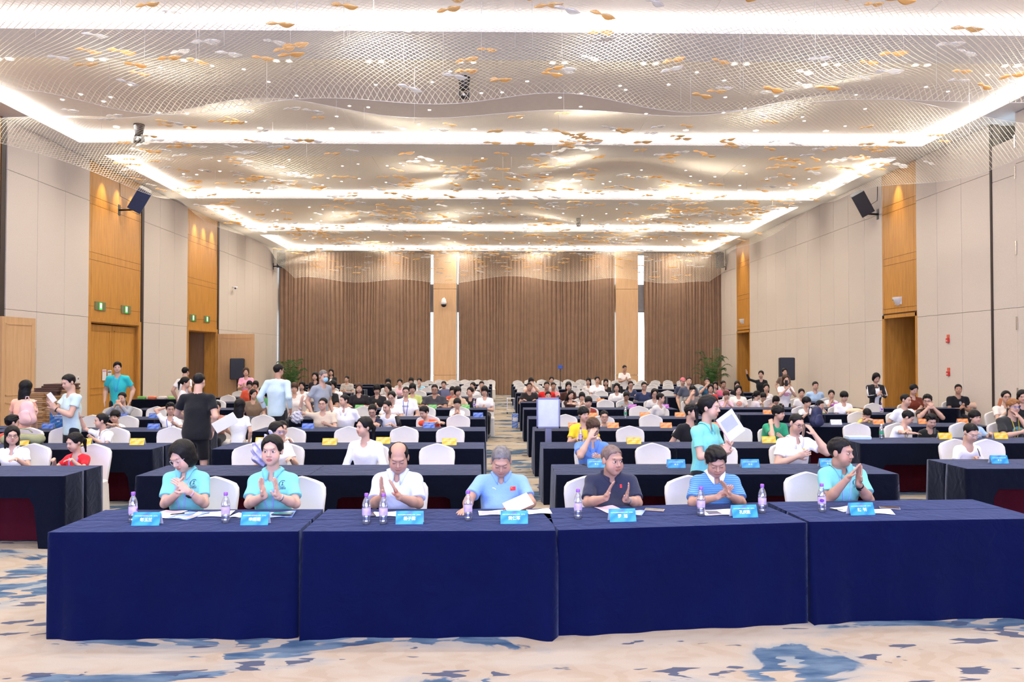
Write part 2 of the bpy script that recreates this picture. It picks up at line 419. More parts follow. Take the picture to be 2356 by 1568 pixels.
# dark niche over the folded partition
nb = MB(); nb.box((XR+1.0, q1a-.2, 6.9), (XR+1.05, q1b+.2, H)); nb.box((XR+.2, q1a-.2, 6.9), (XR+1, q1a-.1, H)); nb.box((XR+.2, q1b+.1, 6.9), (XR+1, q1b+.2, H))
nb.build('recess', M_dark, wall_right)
MB().box((XR+.75, q1b-.35, 6.95), (XR+.8, q1b-.05, H-.05)).build('recess_batten', mat('blue_painted_batten', (.09, .12, .5), .6), wall_right)
wood_bay(XR, 1, wall_right, r1a, r1b, H-.01, 3.22); wood_bay(XR, 1, wall_right, r2a, r2b, H-.01, 3.22)
def open_door(idx, p, q, ht):
    t = bpy.data.objects.new('door_%d' % idx, None); COL.objects.link(t); t['kind'] = 'structure'
    fr = MB(); D = 1.2
    fr.box((XR, p, 0), (XR+D, p+.04, ht)); fr.box((XR, q-.04, 0), (XR+D, q, ht)); fr.box((XR, p, ht-.04), (XR+D, q, ht))
    fr.box((XR-.04, p-.02, 0), (XR, p+.09, ht+.02)); fr.box((XR-.04, q-.09, 0), (XR, q+.02, ht+.02)); fr.box((XR-.04, p, ht-.08), (XR, q, ht+.02))
    fr.build('door_frame', M_wood, t)
    lb = MB(); lb.box((XR+D, p-1.5, 0), (XR+D+.05, q+.5, ht)); lb.build('lobby_wall', mat('lobby_brown', (.22, .12, .06), .6), t)
    gl = MB(); gl.box((XR+D-.05, p+.15, .9), (XR+D-.01, p+.95, 2.5)); gl.build('lobby_glass', mat('lobby_glass_green', (.16, .24, .2), .3), t)
    dk = MB(); dk.box((XR+D-.08, p+.6, 1.8), (XR+D-.05, p+.85, 2.5)); dk.build('lobby_screen', M_black, t)
    return t
open_door(4, r1a, r1b, 3.22); open_door(5, r2a, r2b, 3.22)
# back wall: windows behind curtains, columns
CX = lambda px: at(px, 800, YB-.35).x
wb = MB(); X1, X2, X3, X4 = CX(997), CX(1050), CX(1417), CX(1468)
wb.box((XL-.2, YB+.05, 5.75-.0), (XR+.2, YB+.2, 4.35)) ; wb.box((XL-.2, YB+.05, 0), (XR+.2, YB+.2, .12)); wb.box((XL-.2, YB+.05, 7.35), (XR+.2, YB+.2, H+.3))
wall_back = struct('wall_back', wb, mat('grey_spandrel', (.35, .36, .36), .7))
for a, c in ((X1, X2), (X3, X4)):
    z = [0, 1.05, 5.5, H-.01]
    for z0, z1 in zip(z[:-1], z[1:]): MB().box((a, YB-.42, z0+.006), (c, YB+.2, z1-.006), bev=.01).build('column_cladding', M_woodlight, wall_back)
M_pane = bpy.data.materials.new('window_glass'); M_pane.use_nodes = True
_nt = M_pane.node_tree; _nt.nodes.clear()
_o = _nt.nodes.new('ShaderNodeOutputMaterial'); _t = _nt.nodes.new('ShaderNodeBsdfTransparent'); _g = _nt.nodes.new('ShaderNodeBsdfGlossy'); _x = _nt.nodes.new('ShaderNodeMixShader')
_g.inputs['Roughness'].default_value = .05; _x.inputs[0].default_value = .06; _t.inputs[0].default_value = (.93, .97, 1, 1)
_nt.links.new(_t.outputs[0], _x.inputs[1]); _nt.links.new(_g.outputs[0], _x.inputs[2]); _nt.links.new(_x.outputs[0], _o.inputs[0])
for i, (a, c) in enumerate(((XL, X1), (X2, X3), (X4, XR))):
    t = bpy.data.objects.new('window_%d' % (i+1), None); COL.objects.link(t); t['kind'] = 'structure'
    fr = MB(); 
    for z0, z1 in ((.12, 4.35), (5.75, 7.35)):
        n = max(2, round((c-a)/1.6))
        for k in range(n):
            x0 = a+(c-a)*k/n; x1 = a+(c-a)*(k+1)/n
            MB().box((x0+.03, YB+.1, z0+.03), (x1-.03, YB+.11, z1-.03)).build('window_pane', M_pane, t)
            fr.box((x0-.03, YB+.07, z0), (x0+.03, YB+.14, z1))
        fr.box((a, YB+.07, z0), (c, YB+.14, z0+.03)); fr.box((a, YB+.07, z1-.03), (c, YB+.14, z1))
    fr.build('window_frame', mat('grey_window_frame', (.3, .31, .32), .5), t)
# rear (behind camera) wall
struct('wall_rear', MB().box((XL-1.5, Y0-.3, 0), (XR+2.5, Y0-.1, H+.2)), M_ceilw)
# ---- curtains
M_curt = mat('taupe_curtain', (.255, .150, .088), .85, noise=.10, scale=3, sheen=.3, bump=.1, bscale=300)
def curtain(x0, x1, y, lab, seed):
    rr = random.Random(seed); W = x1-x0; n = int(W/.022); xs = []
    ph = 0; pts = []; per = .17
    while ph < W+.5: 
        pts.append(ph); ph += per*rr.uniform(.65, 1.4)
    amp = [rr.uniform(.6, 1.15) for _ in pts]
    def prof(x):
        k = 0
        for k in range(len(pts)-1):
            if pts[k+1] > x: break
        t = (x-pts[k])/(pts[k+1]-pts[k]); return -math.sin(PI*t)**1.0*.105*amp[k], t
    tab = [prof(W*i/n)[0] for i in range(n+1)]
    rows = [0.02, 1.2, 3.5, 5.5, H-.1]
    vs = []; fs = []
    for r, z in enumerate(rows):
        for i in range(n+1):
            wv = .02*math.sin(W*i/n*3+z*1.3+seed)
            vs.append((x0+W*i/n+.012*math.sin(z*2+i*.1), y+tab[i]*(1-.1*r/4)+wv, z+(.01*math.sin(i*.3) if r == 0 else 0)))
    for r in range(len(rows)-1):
        for i in range(n): fs.append((r*(n+1)+i, r*(n+1)+i+1, (r+1)*(n+1)+i+1, (r+1)*(n+1)+i))
    # second skin 6 mm behind gives the cloth thickness
    o2 = len(vs); vs += [(a, b+.012, c) for a, b, c in vs]; fs += [tuple(reversed([q+o2 for q in f])) for f in fs]
    m = MB(); m.add(vs, fs, True); t = m.build('curtain', M_curt); tag(t, lab, 'curtain', None)
    tr = MB().box((x0, y-.03, H-.1), (x1, y+.06, H-.02)).build('curtain_track', M_dark, t)
cz = YB-.25
def CC(px): return at(px, 800, cz).x
for i, (p, q, l) in enumerate(((642, 817, 'floor-length taupe curtain half hanging beside the left wall'), (815, 991, 'floor-length taupe curtain half left of the column with the dome camera'),
    (1055, 1236, 'floor-length taupe curtain half right of the column with the dome camera'), (1234, 1414, 'floor-length taupe curtain half left of the plain second column'), (1482, 1575, 'narrow taupe curtain half right of the second column'), (1573, 1664, 'narrow taupe curtain half behind the tall palm at the right corner'))):
    curtain(CC(p), CC(q), cz, l, i+2)
# ---- baseboard
for s, X in ((-1, XL), (1, XR)):
    bb = MB(); x0, x1 = sorted((X-s*.0, X-s*.05))
    segs = ((a0, a1), (b0, b1), (c0, YB-.1)) if s < 0 else ((q1b, r1a), (r1b, r2a), (r2b, YB-.1))
    for a, c in segs: bb.box((x0, a, 0), (x1, c, .12))
    struct('baseboard_'+('left' if s < 0 else 'right'), bb, M_woodlight)

# wall-washing spots over the oak bays
for X, s_, ya, yb, n in ((XL, 1, w1a, w1b, 3), (XL, 1, w2a, w2b, 3), (XR, -1, r1a, r1b, 1), (XR, -1, r2a, r2b, 1)):
    for k in range(n):
        y = ya+(yb-ya)*(k+.75)/(n+.5) if n > 1 else (ya+yb)/2
        spot((X+s_*.40, y, H-.03), 150, 46, (1, .80, .50), .02, rot=(0, s_*.28, 0))
        t = thing('wall_washer', 'recessed warm spotlight in the soffit over the %s' % ('closed-door oak bay' if ya == w1a and X < 0 else 'open-door oak bay' if X < 0 else 'nearer right oak bay' if ya == r1a else 'farther right oak bay'), 'spotlight', (X+s_*.40, y, H-.004), 0, 'wall washers over the oak bays %d' % int(ya))
        ob('rim', rim_me, t); ob('lamp_disc', lens_me, t)
# ================================================================== TABLES
def fabric(name, col, bump=.5, scale=5):
    m = mat(name, col, .9, spec=.1, noise=.10, scale=3, sheen=.30)
    m.node_tree.nodes['Principled BSDF'].inputs['Sheen Roughness'].default_value = .38
    nt = m.node_tree; b = nt.nodes['Principled BSDF']; tc = nt.nodes['Texture Coordinate']
    b.inputs['Sheen Tint'].default_value = (.50, .62, 1, 1)
    n = nt.nodes.new('ShaderNodeTexNoise'); n.inputs['Scale'].default_value = scale; n.inputs['Detail'].default_value = 5; n.inputs['Distortion'].default_value = 1.4
    nt.links.new(tc.outputs['Object'], n.inputs['Vector'])
    bp = nt.nodes.new('ShaderNodeBump'); bp.inputs['Strength'].default_value = bump; bp.inputs['Distance'].default_value = .03
    nt.links.new(n.outputs['Fac'], bp.inputs['Height']); nt.links.new(bp.outputs[0], b.inputs['Normal']); return m
M_navy = fabric('navy_tablecloth_blue_lit', (.0003, .0024, .030), .45)  # front row: blue stage light put into the colour of the cloth
M_navy2 = fabric('navy_tablecloth_less_lit', (.0012, .0028, .0105), .45); M_navy2.node_tree.nodes['Principled BSDF'].inputs['Sheen Tint'].default_value = (.68, .76, 1, 1)  # audience rows: same cloth, darker base paints in the stage light's falloff
M_maroon = fabric('maroon_underskirt', (.060, .004, .010), .3)
M_tabletop = wood_mat('tabletop_ply', (.3, .18, .09), (.4, .25, .13), .5)
TH = .75
def cloth_mesh(Lx, Dy, seed=0, nf=1, fd=0, bd=.22, res=.035, sides=(1, 1), fold=.012, name='tablecloth', cm=None):
    """draped cloth: top plus skirt; fd = front drop (0 = to the floor), bd = back drop"""
    rr = random.Random(seed); P = []; rc = .012
    corners = [(-Lx/2, -Dy/2), (Lx/2, -Dy/2), (Lx/2, Dy/2), (-Lx/2, Dy/2)]
    per = []
    for i in range(4):
        a = Vector(corners[i]); b_ = Vector(corners[(i+1) % 4]); L = (b_-a).length; n = max(3, int(L/res)); nrm = Vector(((b_-a).y, -(b_-a).x)).normalized()
        for k in range(n):
            t = k/n; p = a.lerp(b_, t)
            if k == 0: nr = (nrm+Vector(((corners[i][0]-corners[i-1][0]), (corners[i][1]-corners[i-1][1]))).normalized()).normalized()
            else: nr = nrm
            per.append((p, nr, i, t, L))
    rows = [0, .012, .03, .10, .25, .45, .65, .85, .97, 1.0] if res < .1 else [0, .03, .3, .65, 1]
    vs = []; N = len(per)
    for j, v in enumerate(rows):
        for (p, nr, side, t, L) in per:
            drop = TH-.004
            if side == 0 and fd: 
                e = min(t, 1-t)*L; k = max(0, min(1, (e-.25)/.06)); drop = drop*(1-k)+fd*k
            if side == 2: e = min(t, 1-t)*L; k = max(0, min(1, (e-.03)/.02)); drop = drop*(1-k)+bd*k
            dl = v*drop; c = math.exp(-min(t, 1-t)*L/.16)
            out = .004+fold*dl/.75*(math.sin(t*L*7+seed)+.7*math.sin(t*L*17+seed*2.1)+.5)*(.7+3.2*c)+.022*c*dl
            out = max(.003, out)
            if side in (1, 3): out = min(out, .022)
            if j == 0: out = 0
            vs.append((p.x+nr.x*out, p.y+nr.y*out, TH-(0 if j == 0 else .004)-dl+(.003 if j == 0 else 0)))
    fs = []
    for j in range(len(rows)-1):
        for i in range(N):
            k = (i+1) % N; fs.append((j*N+i, j*N+k, (j+1)*N+k, (j+1)*N+i))
    m = MB(); m.add(vs, [tuple(reversed(f)) for f in fs], True); m.add([vs[i] for i in range(N)], [tuple(range(N))], False)
    me = m.mesh(name, cm or M_navy); return me
def table_frame(t, Lx, Dy, skirt=True):
    MB().box((-Lx/2+.01, -Dy/2+.01, TH-.03), (Lx/2-.01, Dy/2-.01, TH-.006)).build('tabletop', M_tabletop, t)
    if ('leg', Lx) not in LEG: LEG[('leg', Lx)] = MB().box((-.015, -.015, 0), (.015, .015, TH-.03)).mesh('leg', M_rim)
    for sx in (-1, 1):
        for sy in (-1, 1): ob('leg', LEG[('leg', Lx)], t, (sx*(Lx/2-.08), sy*(Dy/2-.05), 0))
    if skirt:
        MB().grid(lambda u, v: (-Lx/2+.02+u*(Lx-.04), Dy/2-.07+.012*math.sin(u*Lx*22), .012+v*(TH-.05)), 60, 1).build('underskirt', M_maroon, t)
LEG = {}
# front row
FT = [(-3.20, -1.42, 5.74, 5.74), (-1.40, .42, 5.74, 5.73), (.435, 2.335, 5.745, 5.985), (2.35, 4.2, 6.0, 6.09)]
names = ['first from the left', 'second from the left', 'third from the left', 'rightmost']
for i, (xa, xb, ya, yb) in enumerate(FT):
    L_ = math.hypot(xb-xa, yb-ya); an = math.atan2(yb-ya, xb-xa)
    for d, lab in ((0, 'front'), (1, 'back')):
        dd = .41; off = .205+d*.42
        cx = (xa+xb)/2-math.sin(an)*off; cyy = (ya+yb)/2+math.cos(an)*off
        me = cloth_mesh(L_-.012, dd, 5+i*3+d, fold=.016 if d == 0 else .004, bd=.7 if d == 0 else .2, res=.03)
        o = ob('tablecloth', me, None, (cx, cyy, 0), (0, 0, an)); sb = o.modifiers.new('s', 'SUBSURF') if False else None
        tag(o, 'navy cloth on the %s front desk table, %s half' % (names[i], lab), 'tablecloth', 'navy cloths of the front desk row')
# audience rows
ROWS = [9.25, 11.65, 14.2, 16.75, 19.6, 22.3, 25.1, 27.9, 30.7, 33.5, 36.3]
RN = ['second', 'third', 'fourth', 'fifth', 'sixth', 'seventh', 'eighth', 'ninth', 'tenth', 'eleventh', 'last']
def blocks(k):
    l = {0: (-3.79, -.19), 1: (-3.86, -.19), 2: (-4.1, -.21)}.get(k, (-4.15, -.25))
    fl = {0: -4.53, 1: -4.66, 2: -4.95}.get(k, -5.0)
    return {'fl': [(fl-3.62, fl-1.81), (fl-1.81, fl)], 'l': [(l[0], (l[0]+l[1])/2), ((l[0]+l[1])/2, l[1])],
            'r': [(.62, 2.44), (2.44, 4.27)], 'fr': [(5.22, 7.03), (7.03, 8.85)]}
BN = {'fl': 'far-left block', 'l': 'block left of the aisle', 'r': 'block right of the aisle', 'fr': 'far-right block'}
FRY = {0: 9.62, 1: 12.2, 2: 14.9, 3: 17.8}
cm_cache = {}
ROWY = {}
for k, yb in enumerate(ROWS):
    for bn, tb in blocks(k).items():
        yk = FRY.get(k, yb) if bn == 'fr' else yb
        ROWY[(k, bn)] = yk
        for j, (xa, xb) in enumerate(tb):
            D = .41
            for d in (0, 1):
                yc = yk-.205-(1-d)*.415
                show_sk = (k <= 3 and d == 0 and bn in ('fl', 'r', 'fr', 'l'))
                fd = 0
                if d == 0 and k == 0: fd = .22 if not (bn == 'fl' and j == 1 and False) else 0
                elif d == 0 and k in (1, 2) and bn in ('fr', 'fl'): fd = .30
                elif d == 0 and k == 1: fd = .42
                key = (round(xb-xa, 2), fd, d, min(k, 4), (bn, j) if k < 3 else 0)
                if key not in cm_cache: cm_cache[key] = cloth_mesh(xb-xa-.008, D, k*7+j*3+d+len(bn), fd=fd, bd=.25 if d else .74, res=.05 if k < 3 else .12, fold=.010 if d == 0 else .003, cm=M_navy2)
                o = ob('tablecloth', cm_cache[key], None, ((xa+xb)/2, yc, 0))
                side = ('aisle end' if (j == 1) == (bn in ('l',)) else 'outer end') if bn in ('l', 'r') else ('inner end' if (j == 1) == (bn == 'fl') else 'outer end')
                tag(o, 'navy cloth, %s row, %s, %s, %s half' % (RN[k], BN[bn], side, 'back' if d else 'front'), 'tablecloth', 'navy cloths of the audience tables')
                if fd:
                    t = thing('banquet_table', 'folding table with maroon underskirt in the %s row, %s, %s' % (RN[k], BN[bn], side), 'table', ((xa+xb)/2, yc+.005, 0), 0, 'tables showing maroon underskirts')
                    table_frame(t, xb-xa-.04, D-.01)
# wall-side tables
for (x, y, L_, lab) in ((10.2, 19.2, 1.8, 'navy cloth on the wall-side table where a man in black leans'), (11.2, 13.6, .5, None), (-9.9, 23.6, 1.5, 'navy cloth on the snack table near the left wall'), (-9.3, 14.3, 1.7, 'navy cloth on the side table in front of the stacked boards')):
    if lab: tag(ob('tablecloth', cloth_mesh(L_, .5, 3, res=.1, cm=M_navy2), None, (x, y, 0)), lab, 'tablecloth')
# ================================================================== CHAIRS
M_cover = mat('white_chair_cover', (.72, .70, .675), .85, spec=.2, noise=.02, sheen=.1, bump=.12, bscale=7)
def chair_parts():
    b = MB()
    def outline(t):   # t 0..1 around the arch from left foot to right foot
        pts = [(-.200, .44), (-.212, .60), (-.226, .78), (-.222, .85), (-.195, .895), (-.13, .925), (-.05, .953), (0, .965), (.05, .953), (.13, .925), (.195, .895), (.222, .85), (.226, .78), (.212, .60), (.200, .44)]
        return pts
    pts = [(x, .44+(z-.44)*.895) for x, z in outline(0)]; n = len(pts); vs = []; fs = []
    for (x, z) in pts:   # section from front edge to back edge
        lean = (z-.44)*.16
        k = 1
        for (dy, sx, dz) in ((-.024, .88, -.012), (-.030, .95, -.004), (-.018, 1.0, .0), (.018, 1.0, .0), (.030, .95, -.004), (.024, .88, -.012)):
            vs.append((x*sx, .20+lean+dy, .44+(z-.44)*(1)+dz*(1 if z > .8 else 0)))
    for i in range(n-1):
        for j in range(5): fs.append((i*6+j, i*6+6+j, i*6+7+j, i*6+j+1))
    fs.append(tuple(i*6 for i in range(n-1, -1, -1))); fs.append(tuple(i*6+5 for i in range(n)))
    fs = [tuple(reversed(f)) for f in fs]
    b.add(vs, fs, True); back = b.mesh('chair_back', M_cover)
    s = MB().box((-.215, -.22, .40), (.215, .21, .475), bev=.02).mesh('chair_seat', M_cover)
    k = MB()
    def sk(u, v):
        a = u*2*PI; c, s_ = math.cos(a), math.sin(a); q = 1/max(abs(c), abs(s_)); q = q*.12+.88*q
        f = 1+.05*v*math.sin(a*10)*.5+.05*v
        return (c*q*.212*f, s_*q*.212*f, .42-.41*v)
    k.grid(sk, 40, 4, closed=True); sk_ = k.mesh('chair_skirt', M_cover)
    return back, s, sk_
CB, CS, CK = chair_parts()
CHAIRS = []
def chair(x, y, lab, rz=0, grp='white covered banquet chairs'):
    t = thing('banquet_chair', lab, 'chair', (x, y, 0), rz, grp)
    ob('backrest', CB, t); ob('seat', CS, t); ob('seat_skirt', CK, t); CHAIRS.append((x, y)); return t
# ================================================================== PEOPLE: signed-distance bodies meshed by surface nets
def v3(*a): return np.array(a, np.float32)
def smin(a, b, k):
    if k <= 0: return np.minimum(a, b)
    h = np.clip(.5+.5*(b-a)/k, 0, 1); return b*(1-h)+a*h-k*h*(1-h)
class SDF:
    def __init__(s, h): s.h = h; s.pr = []
    def cap(s, a, b, ra, rb, k=.02, ysq=1., cut=False, op=1, w=0): s.pr.append(('c', v3(*a), v3(*b), ra, rb, k, ysq, cut, op)); return s
    def ell(s, c, r, k=.02, rot=None, op=1): s.pr.append(('e', v3(*c), v3(*r), None if rot is None else np.array(rot, np.float32), k, op)); return s
    def mesh(s, noise=0, nscale=18, clip=None, seed=0):
        h = s.h; los = []; his = []
        for p in s.pr:
            if p[-1] < 0: continue
            if p[0] == 'c': r = max(p[3], p[4]); los.append(np.minimum(p[1], p[2])-r); his.append(np.maximum(p[1], p[2])+r)
            else: r = p[2].max() if p[3] is not None else p[2]; los.append(p[1]-r); his.append(p[1]+r)
        lo = np.min(los, 0)-3*h; hi = np.max(his, 0)+3*h
        n = np.ceil((hi-lo)/h).astype(int)+1; Fd = np.full(n, .2, np.float32)
        ax = [lo[i]+h*np.arange(n[i], dtype=np.float32) for i in range(3)]
        for p in s.pr:
            if p[0] == 'c':
                _, a, b, ra, rb, k, ysq, cut, op = p; m = max(ra, rb)+k+2*h; l = np.minimum(a, b)-m; u = np.maximum(a, b)+m
            else:
                _, c, r, rot, k, op = p; m = (r.max() if rot is not None else r)+k+2*h; l = c-m; u = c+m
            i0 = np.clip(((l-lo)/h).astype(int), 0, n-1); i1 = np.clip(((u-lo)/h).astype(int)+2, 1, n)
            if np.any(i1 <= i0): continue
            X = ax[0][i0[0]:i1[0], None, None]; Y = ax[1][None, i0[1]:i1[1], None]; Z = ax[2][None, None, i0[2]:i1[2]]
            if p[0] == 'c':
                d = b-a; yc = a[1]; 
                sy = 1/ysq
                dd = v3(d[0], d[1]*sy, d[2]); L2 = float(dd@dd)+1e-9
                px = X-a[0]; py = (Y-a[1])*sy; pz = Z-a[2]
                t0 = (px*dd[0]+py*dd[1]+pz*dd[2])/L2; t = np.clip(t0, 0, 1)
                q = np.sqrt((px-t*dd[0])**2+(py-t*dd[1])**2+(pz-t*dd[2])**2)-(ra+(rb-ra)*t)
                if cut: q = np.maximum(q, (t0-1)*math.sqrt(L2))
                q = q*(.5+.5*ysq)
            else:
                px = X-c[0]; py = Y-c[1]; pz = Z-c[2]
                if rot is not None:
                    a0_ = px*rot[0, 0]+py*rot[1, 0]+pz*rot[2, 0]; a1_ = px*rot[0, 1]+py*rot[1, 1]+pz*rot[2, 1]; a2_ = px*rot[0, 2]+py*rot[1, 2]+pz*rot[2, 2]
                else: a0_, a1_, a2_ = px, py, pz
                k0 = np.sqrt((a0_/r[0])**2+(a1_/r[1])**2+(a2_/r[2])**2); k1 = np.sqrt((a0_/r[0]**2)**2+(a1_/r[1]**2)**2+(a2_/r[2]**2)**2)+1e-6
                q = k0*(k0-1)/k1
            sl = np.s_[i0[0]:i1[0], i0[1]:i1[1], i0[2]:i1[2]]
            Fd[sl] = smin(Fd[sl], q, k) if op > 0 else -smin(-Fd[sl], q, k)
        if noise:
            X = ax[0][:, None, None]; Y = ax[1][None, :, None]; Z = ax[2][None, None, :]
            s1 = seed*1.7
            Fd += noise*(np.sin(nscale*X+1.3*np.sin(nscale*.7*Z+s1)+s1)*np.sin(nscale*.8*Z+2*X*nscale*.4+s1)+.6*np.sin(nscale*1.9*(Z*.8+X*.6)+3*np.sin(nscale*.5*Y)+s1))
        if clip:
            X = ax[0][:, None, None]; Y = ax[1][None, :, None]; Z = ax[2][None, None, :]
            Fd = np.maximum(Fd, clip(X, Y, Z))
        return surf_nets(Fd, lo, h)
def surf_nets(Fd, lo, h):
    S = Fd < 0
    cs = [(i, j, k) for i in (0, 1) for j in (0, 1) for k in (0, 1)]
    n = np.array(Fd.shape)-1
    sub = lambda A, c: A[c[0]:c[0]+n[0], c[1]:c[1]+n[1], c[2]:c[2]+n[2]]
    cnt = np.zeros(n, np.int8)
    for c in cs: cnt += sub(S, c)
    act = (cnt > 0) & (cnt < 8); ids = np.nonzero(act); N = len(ids[0])
    idx = np.full(n, -1, np.int32); idx[ids] = np.arange(N)
    V = {c: Fd[ids[0]+c[0], ids[1]+c[1], ids[2]+c[2]] for c in cs}
    acc = np.zeros((N, 3), np.float32); w_ = np.zeros(N, np.float32)
    for c in cs:
        for a in range(3):
            if c[a] == 0:
                d = list(c); d[a] = 1; d = tuple(d); A = V[c]; B = V[d]; m = (A < 0) != (B < 0)
                t = np.where(m, A/(A-B+1e-12), 0)
                p = np.array(c, np.float32)[None, :].repeat(N, 0); p[:, a] = t
                acc += p*m[:, None]; w_ += m
    P = (acc/np.maximum(w_, 1)[:, None]+np.stack(ids, 1))*h+lo
    quads = []
    for a in range(3):
        b, c = (a+1) % 3, (a+2) % 3
        s0 = [slice(None)]*3; s1 = [slice(None)]*3; s0[a] = slice(0, -1); s1[a] = slice(1, None)
        A = S[tuple(s0)]; B = S[tuple(s1)]; e = np.nonzero(A != B); e = np.stack(e, 1)
        ok = (e[:, b] > 0) & (e[:, c] > 0) & (e[:, b] < n[b]) & (e[:, c] < n[c]); e = e[ok]
        if not len(e): continue
        ins = A[tuple(e.T)]
        q = []
        for db, dc in ((1, 1), (0, 1), (0, 0), (1, 0)):
            f = e.copy(); f[:, b] -= db; f[:, c] -= dc; q.append(idx[tuple(f.T)])
        q = np.stack(q, 1); q[~ins] = q[~ins][:, ::-1]
        q = q[(q >= 0).all(1)]; quads.append(q)
    return P, np.concatenate(quads)
# ---- skin / hair / cloth materials
def skin_mat(name, col):
    m = bpy.data.materials.new(name); m.use_nodes = True; nt = m.node_tree; b = nt.nodes['Principled BSDF']
    b.inputs['Roughness'].default_value = .5; b.inputs['Specular IOR Level'].default_value = .35
    at_ = nt.nodes.new('ShaderNodeAttribute'); at_.attribute_name = 'tint'
    tc = nt.nodes.new('ShaderNodeTexCoord'); n = nt.nodes.new('ShaderNodeTexNoise'); n.inputs['Scale'].default_value = 14; nt.links.new(tc.outputs['Object'], n.inputs['Vector'])
    r = nt.nodes.new('ShaderNodeMapRange'); r.inputs[3].default_value = .93; r.inputs[4].default_value = 1.07; nt.links.new(n.outputs['Fac'], r.inputs[0])
    x = nt.nodes.new('ShaderNodeVectorMath'); x.operation = 'MULTIPLY'; x.inputs[0].default_value = col; nt.links.new(at_.outputs['Color'], x.inputs[1])
    y = nt.nodes.new('ShaderNodeVectorMath'); y.operation = 'SCALE'; nt.links.new(x.outputs[0], y.inputs[0]); nt.links.new(r.outputs[0], y.inputs['Scale'])
    nt.links.new(y.outputs[0], b.inputs['Base Color']); return m
SKIN = {'l': skin_mat('skin_fair', (.60, .37, .27)), 'm': skin_mat('skin_medium', (.47, .265, .18)), 't': skin_mat('skin_tan', (.42, .24, .155))}
def hair_mat(name, col, spec=.5):
    m = mat(name, col, 0.48, spec=.22, noise=.35, scale=40)
    nt = m.node_tree; b = nt.nodes['Principled BSDF']; tc = nt.nodes['Texture Coordinate']
    mp = nt.nodes.new('ShaderNodeMapping'); mp.inputs['Scale'].default_value = (90, 90, 9); n = nt.nodes.new('ShaderNodeTexNoise'); n.inputs['Scale'].default_value = 1.5; n.inputs['Detail'].default_value = 3
    nt.links.new(tc.outputs['Object'], mp.inputs[0]); nt.links.new(mp.outputs[0], n.inputs['Vector'])
    bp = nt.nodes.new('ShaderNodeBump'); bp.inputs['Strength'].default_value = .8; bp.inputs['Distance'].default_value = .006
    nt.links.new(n.outputs['Fac'], bp.inputs['Height']); nt.links.new(bp.outputs[0], b.inputs['Normal']); return m
HAIRM = {'k': hair_mat('hair_black', (.0045, .004, .0045)), 'b': hair_mat('hair_brown', (.06, .03, .018)), 'g': hair_mat('hair_grey', (.16, .15, .145)), 'r': hair_mat('hair_ginger', (.30, .13, .045)), 's': hair_mat('hair_stubble', (.17, .12, .10))}
_cl = {}
def cloth(c, pat=None, c2=(1, 1, 1)):
    key = (c, pat, c2)
    if key in _cl: return _cl[key]
    col = srgb(*c); m = mat('garment_%d_%d_%d%s' % (*c, '_'+pat if pat else ''), col, .85, spec=.2, noise=.04, scale=6, bump=.25, bscale=26, sheen=.15)
    if pat:
        nt = m.node_tree; b = nt.nodes['Principled BSDF']; tc = nt.nodes['Texture Coordinate']
        w_ = nt.nodes.new('ShaderNodeTexWave'); w_.bands_direction = 'Z'; w_.inputs['Scale'].default_value = {'stripe': 16, 'fine': 22}[pat]; w_.inputs['Distortion'].default_value = .6
        nt.links.new(tc.outputs['Object'], w_.inputs['Vector']); cr = nt.nodes.new('ShaderNodeValToRGB'); cr.color_ramp.interpolation = 'CONSTANT' if pat == 'stripe' else 'LINEAR'
        cr.color_ramp.elements[1].position = .62; cr.color_ramp.elements[0].color = (*col, 1); cr.color_ramp.elements[1].color = (*srgb(*c2), 1)
        nt.links.new(w_.outputs['Fac'], cr.inputs[0]); nt.links.new(cr.outputs[0], b.inputs['Base Color'])
    _cl[key] = m; return m
M_eyew = mat('eye_white', (.75, .72, .70), .25, noise=0); M_iris = mat('iris_dark', (.02, .012, .01), .15, noise=0)
M_brow = mat('eyebrow_hair', (.03, .022, .02), .7, noise=0); M_mouth = mat('lip_rose', (.42, .13, .12), .5, noise=0)
M_specs = mat('spectacle_frame', (.05, .045, .05), .3, noise=0); M_specl = mat('spectacle_frame_clear', (.62, .58, .58), .3, noise=0)
M_specb = mat('spectacle_frame_blue', (.08, .25, .75), .3, noise=0)
_u = MB(); _u.ell((0, 0, 0), (1, 1, 1), n=12, m=8); unit_e = _u.mesh('ball'); 
def unit(m): 
    k = 'ball_'+m.name
    if k not in bpy.data.meshes: me = unit_e.copy(); me.name = k; me.materials.clear(); me.materials.append(m)
    return bpy.data.meshes[k]
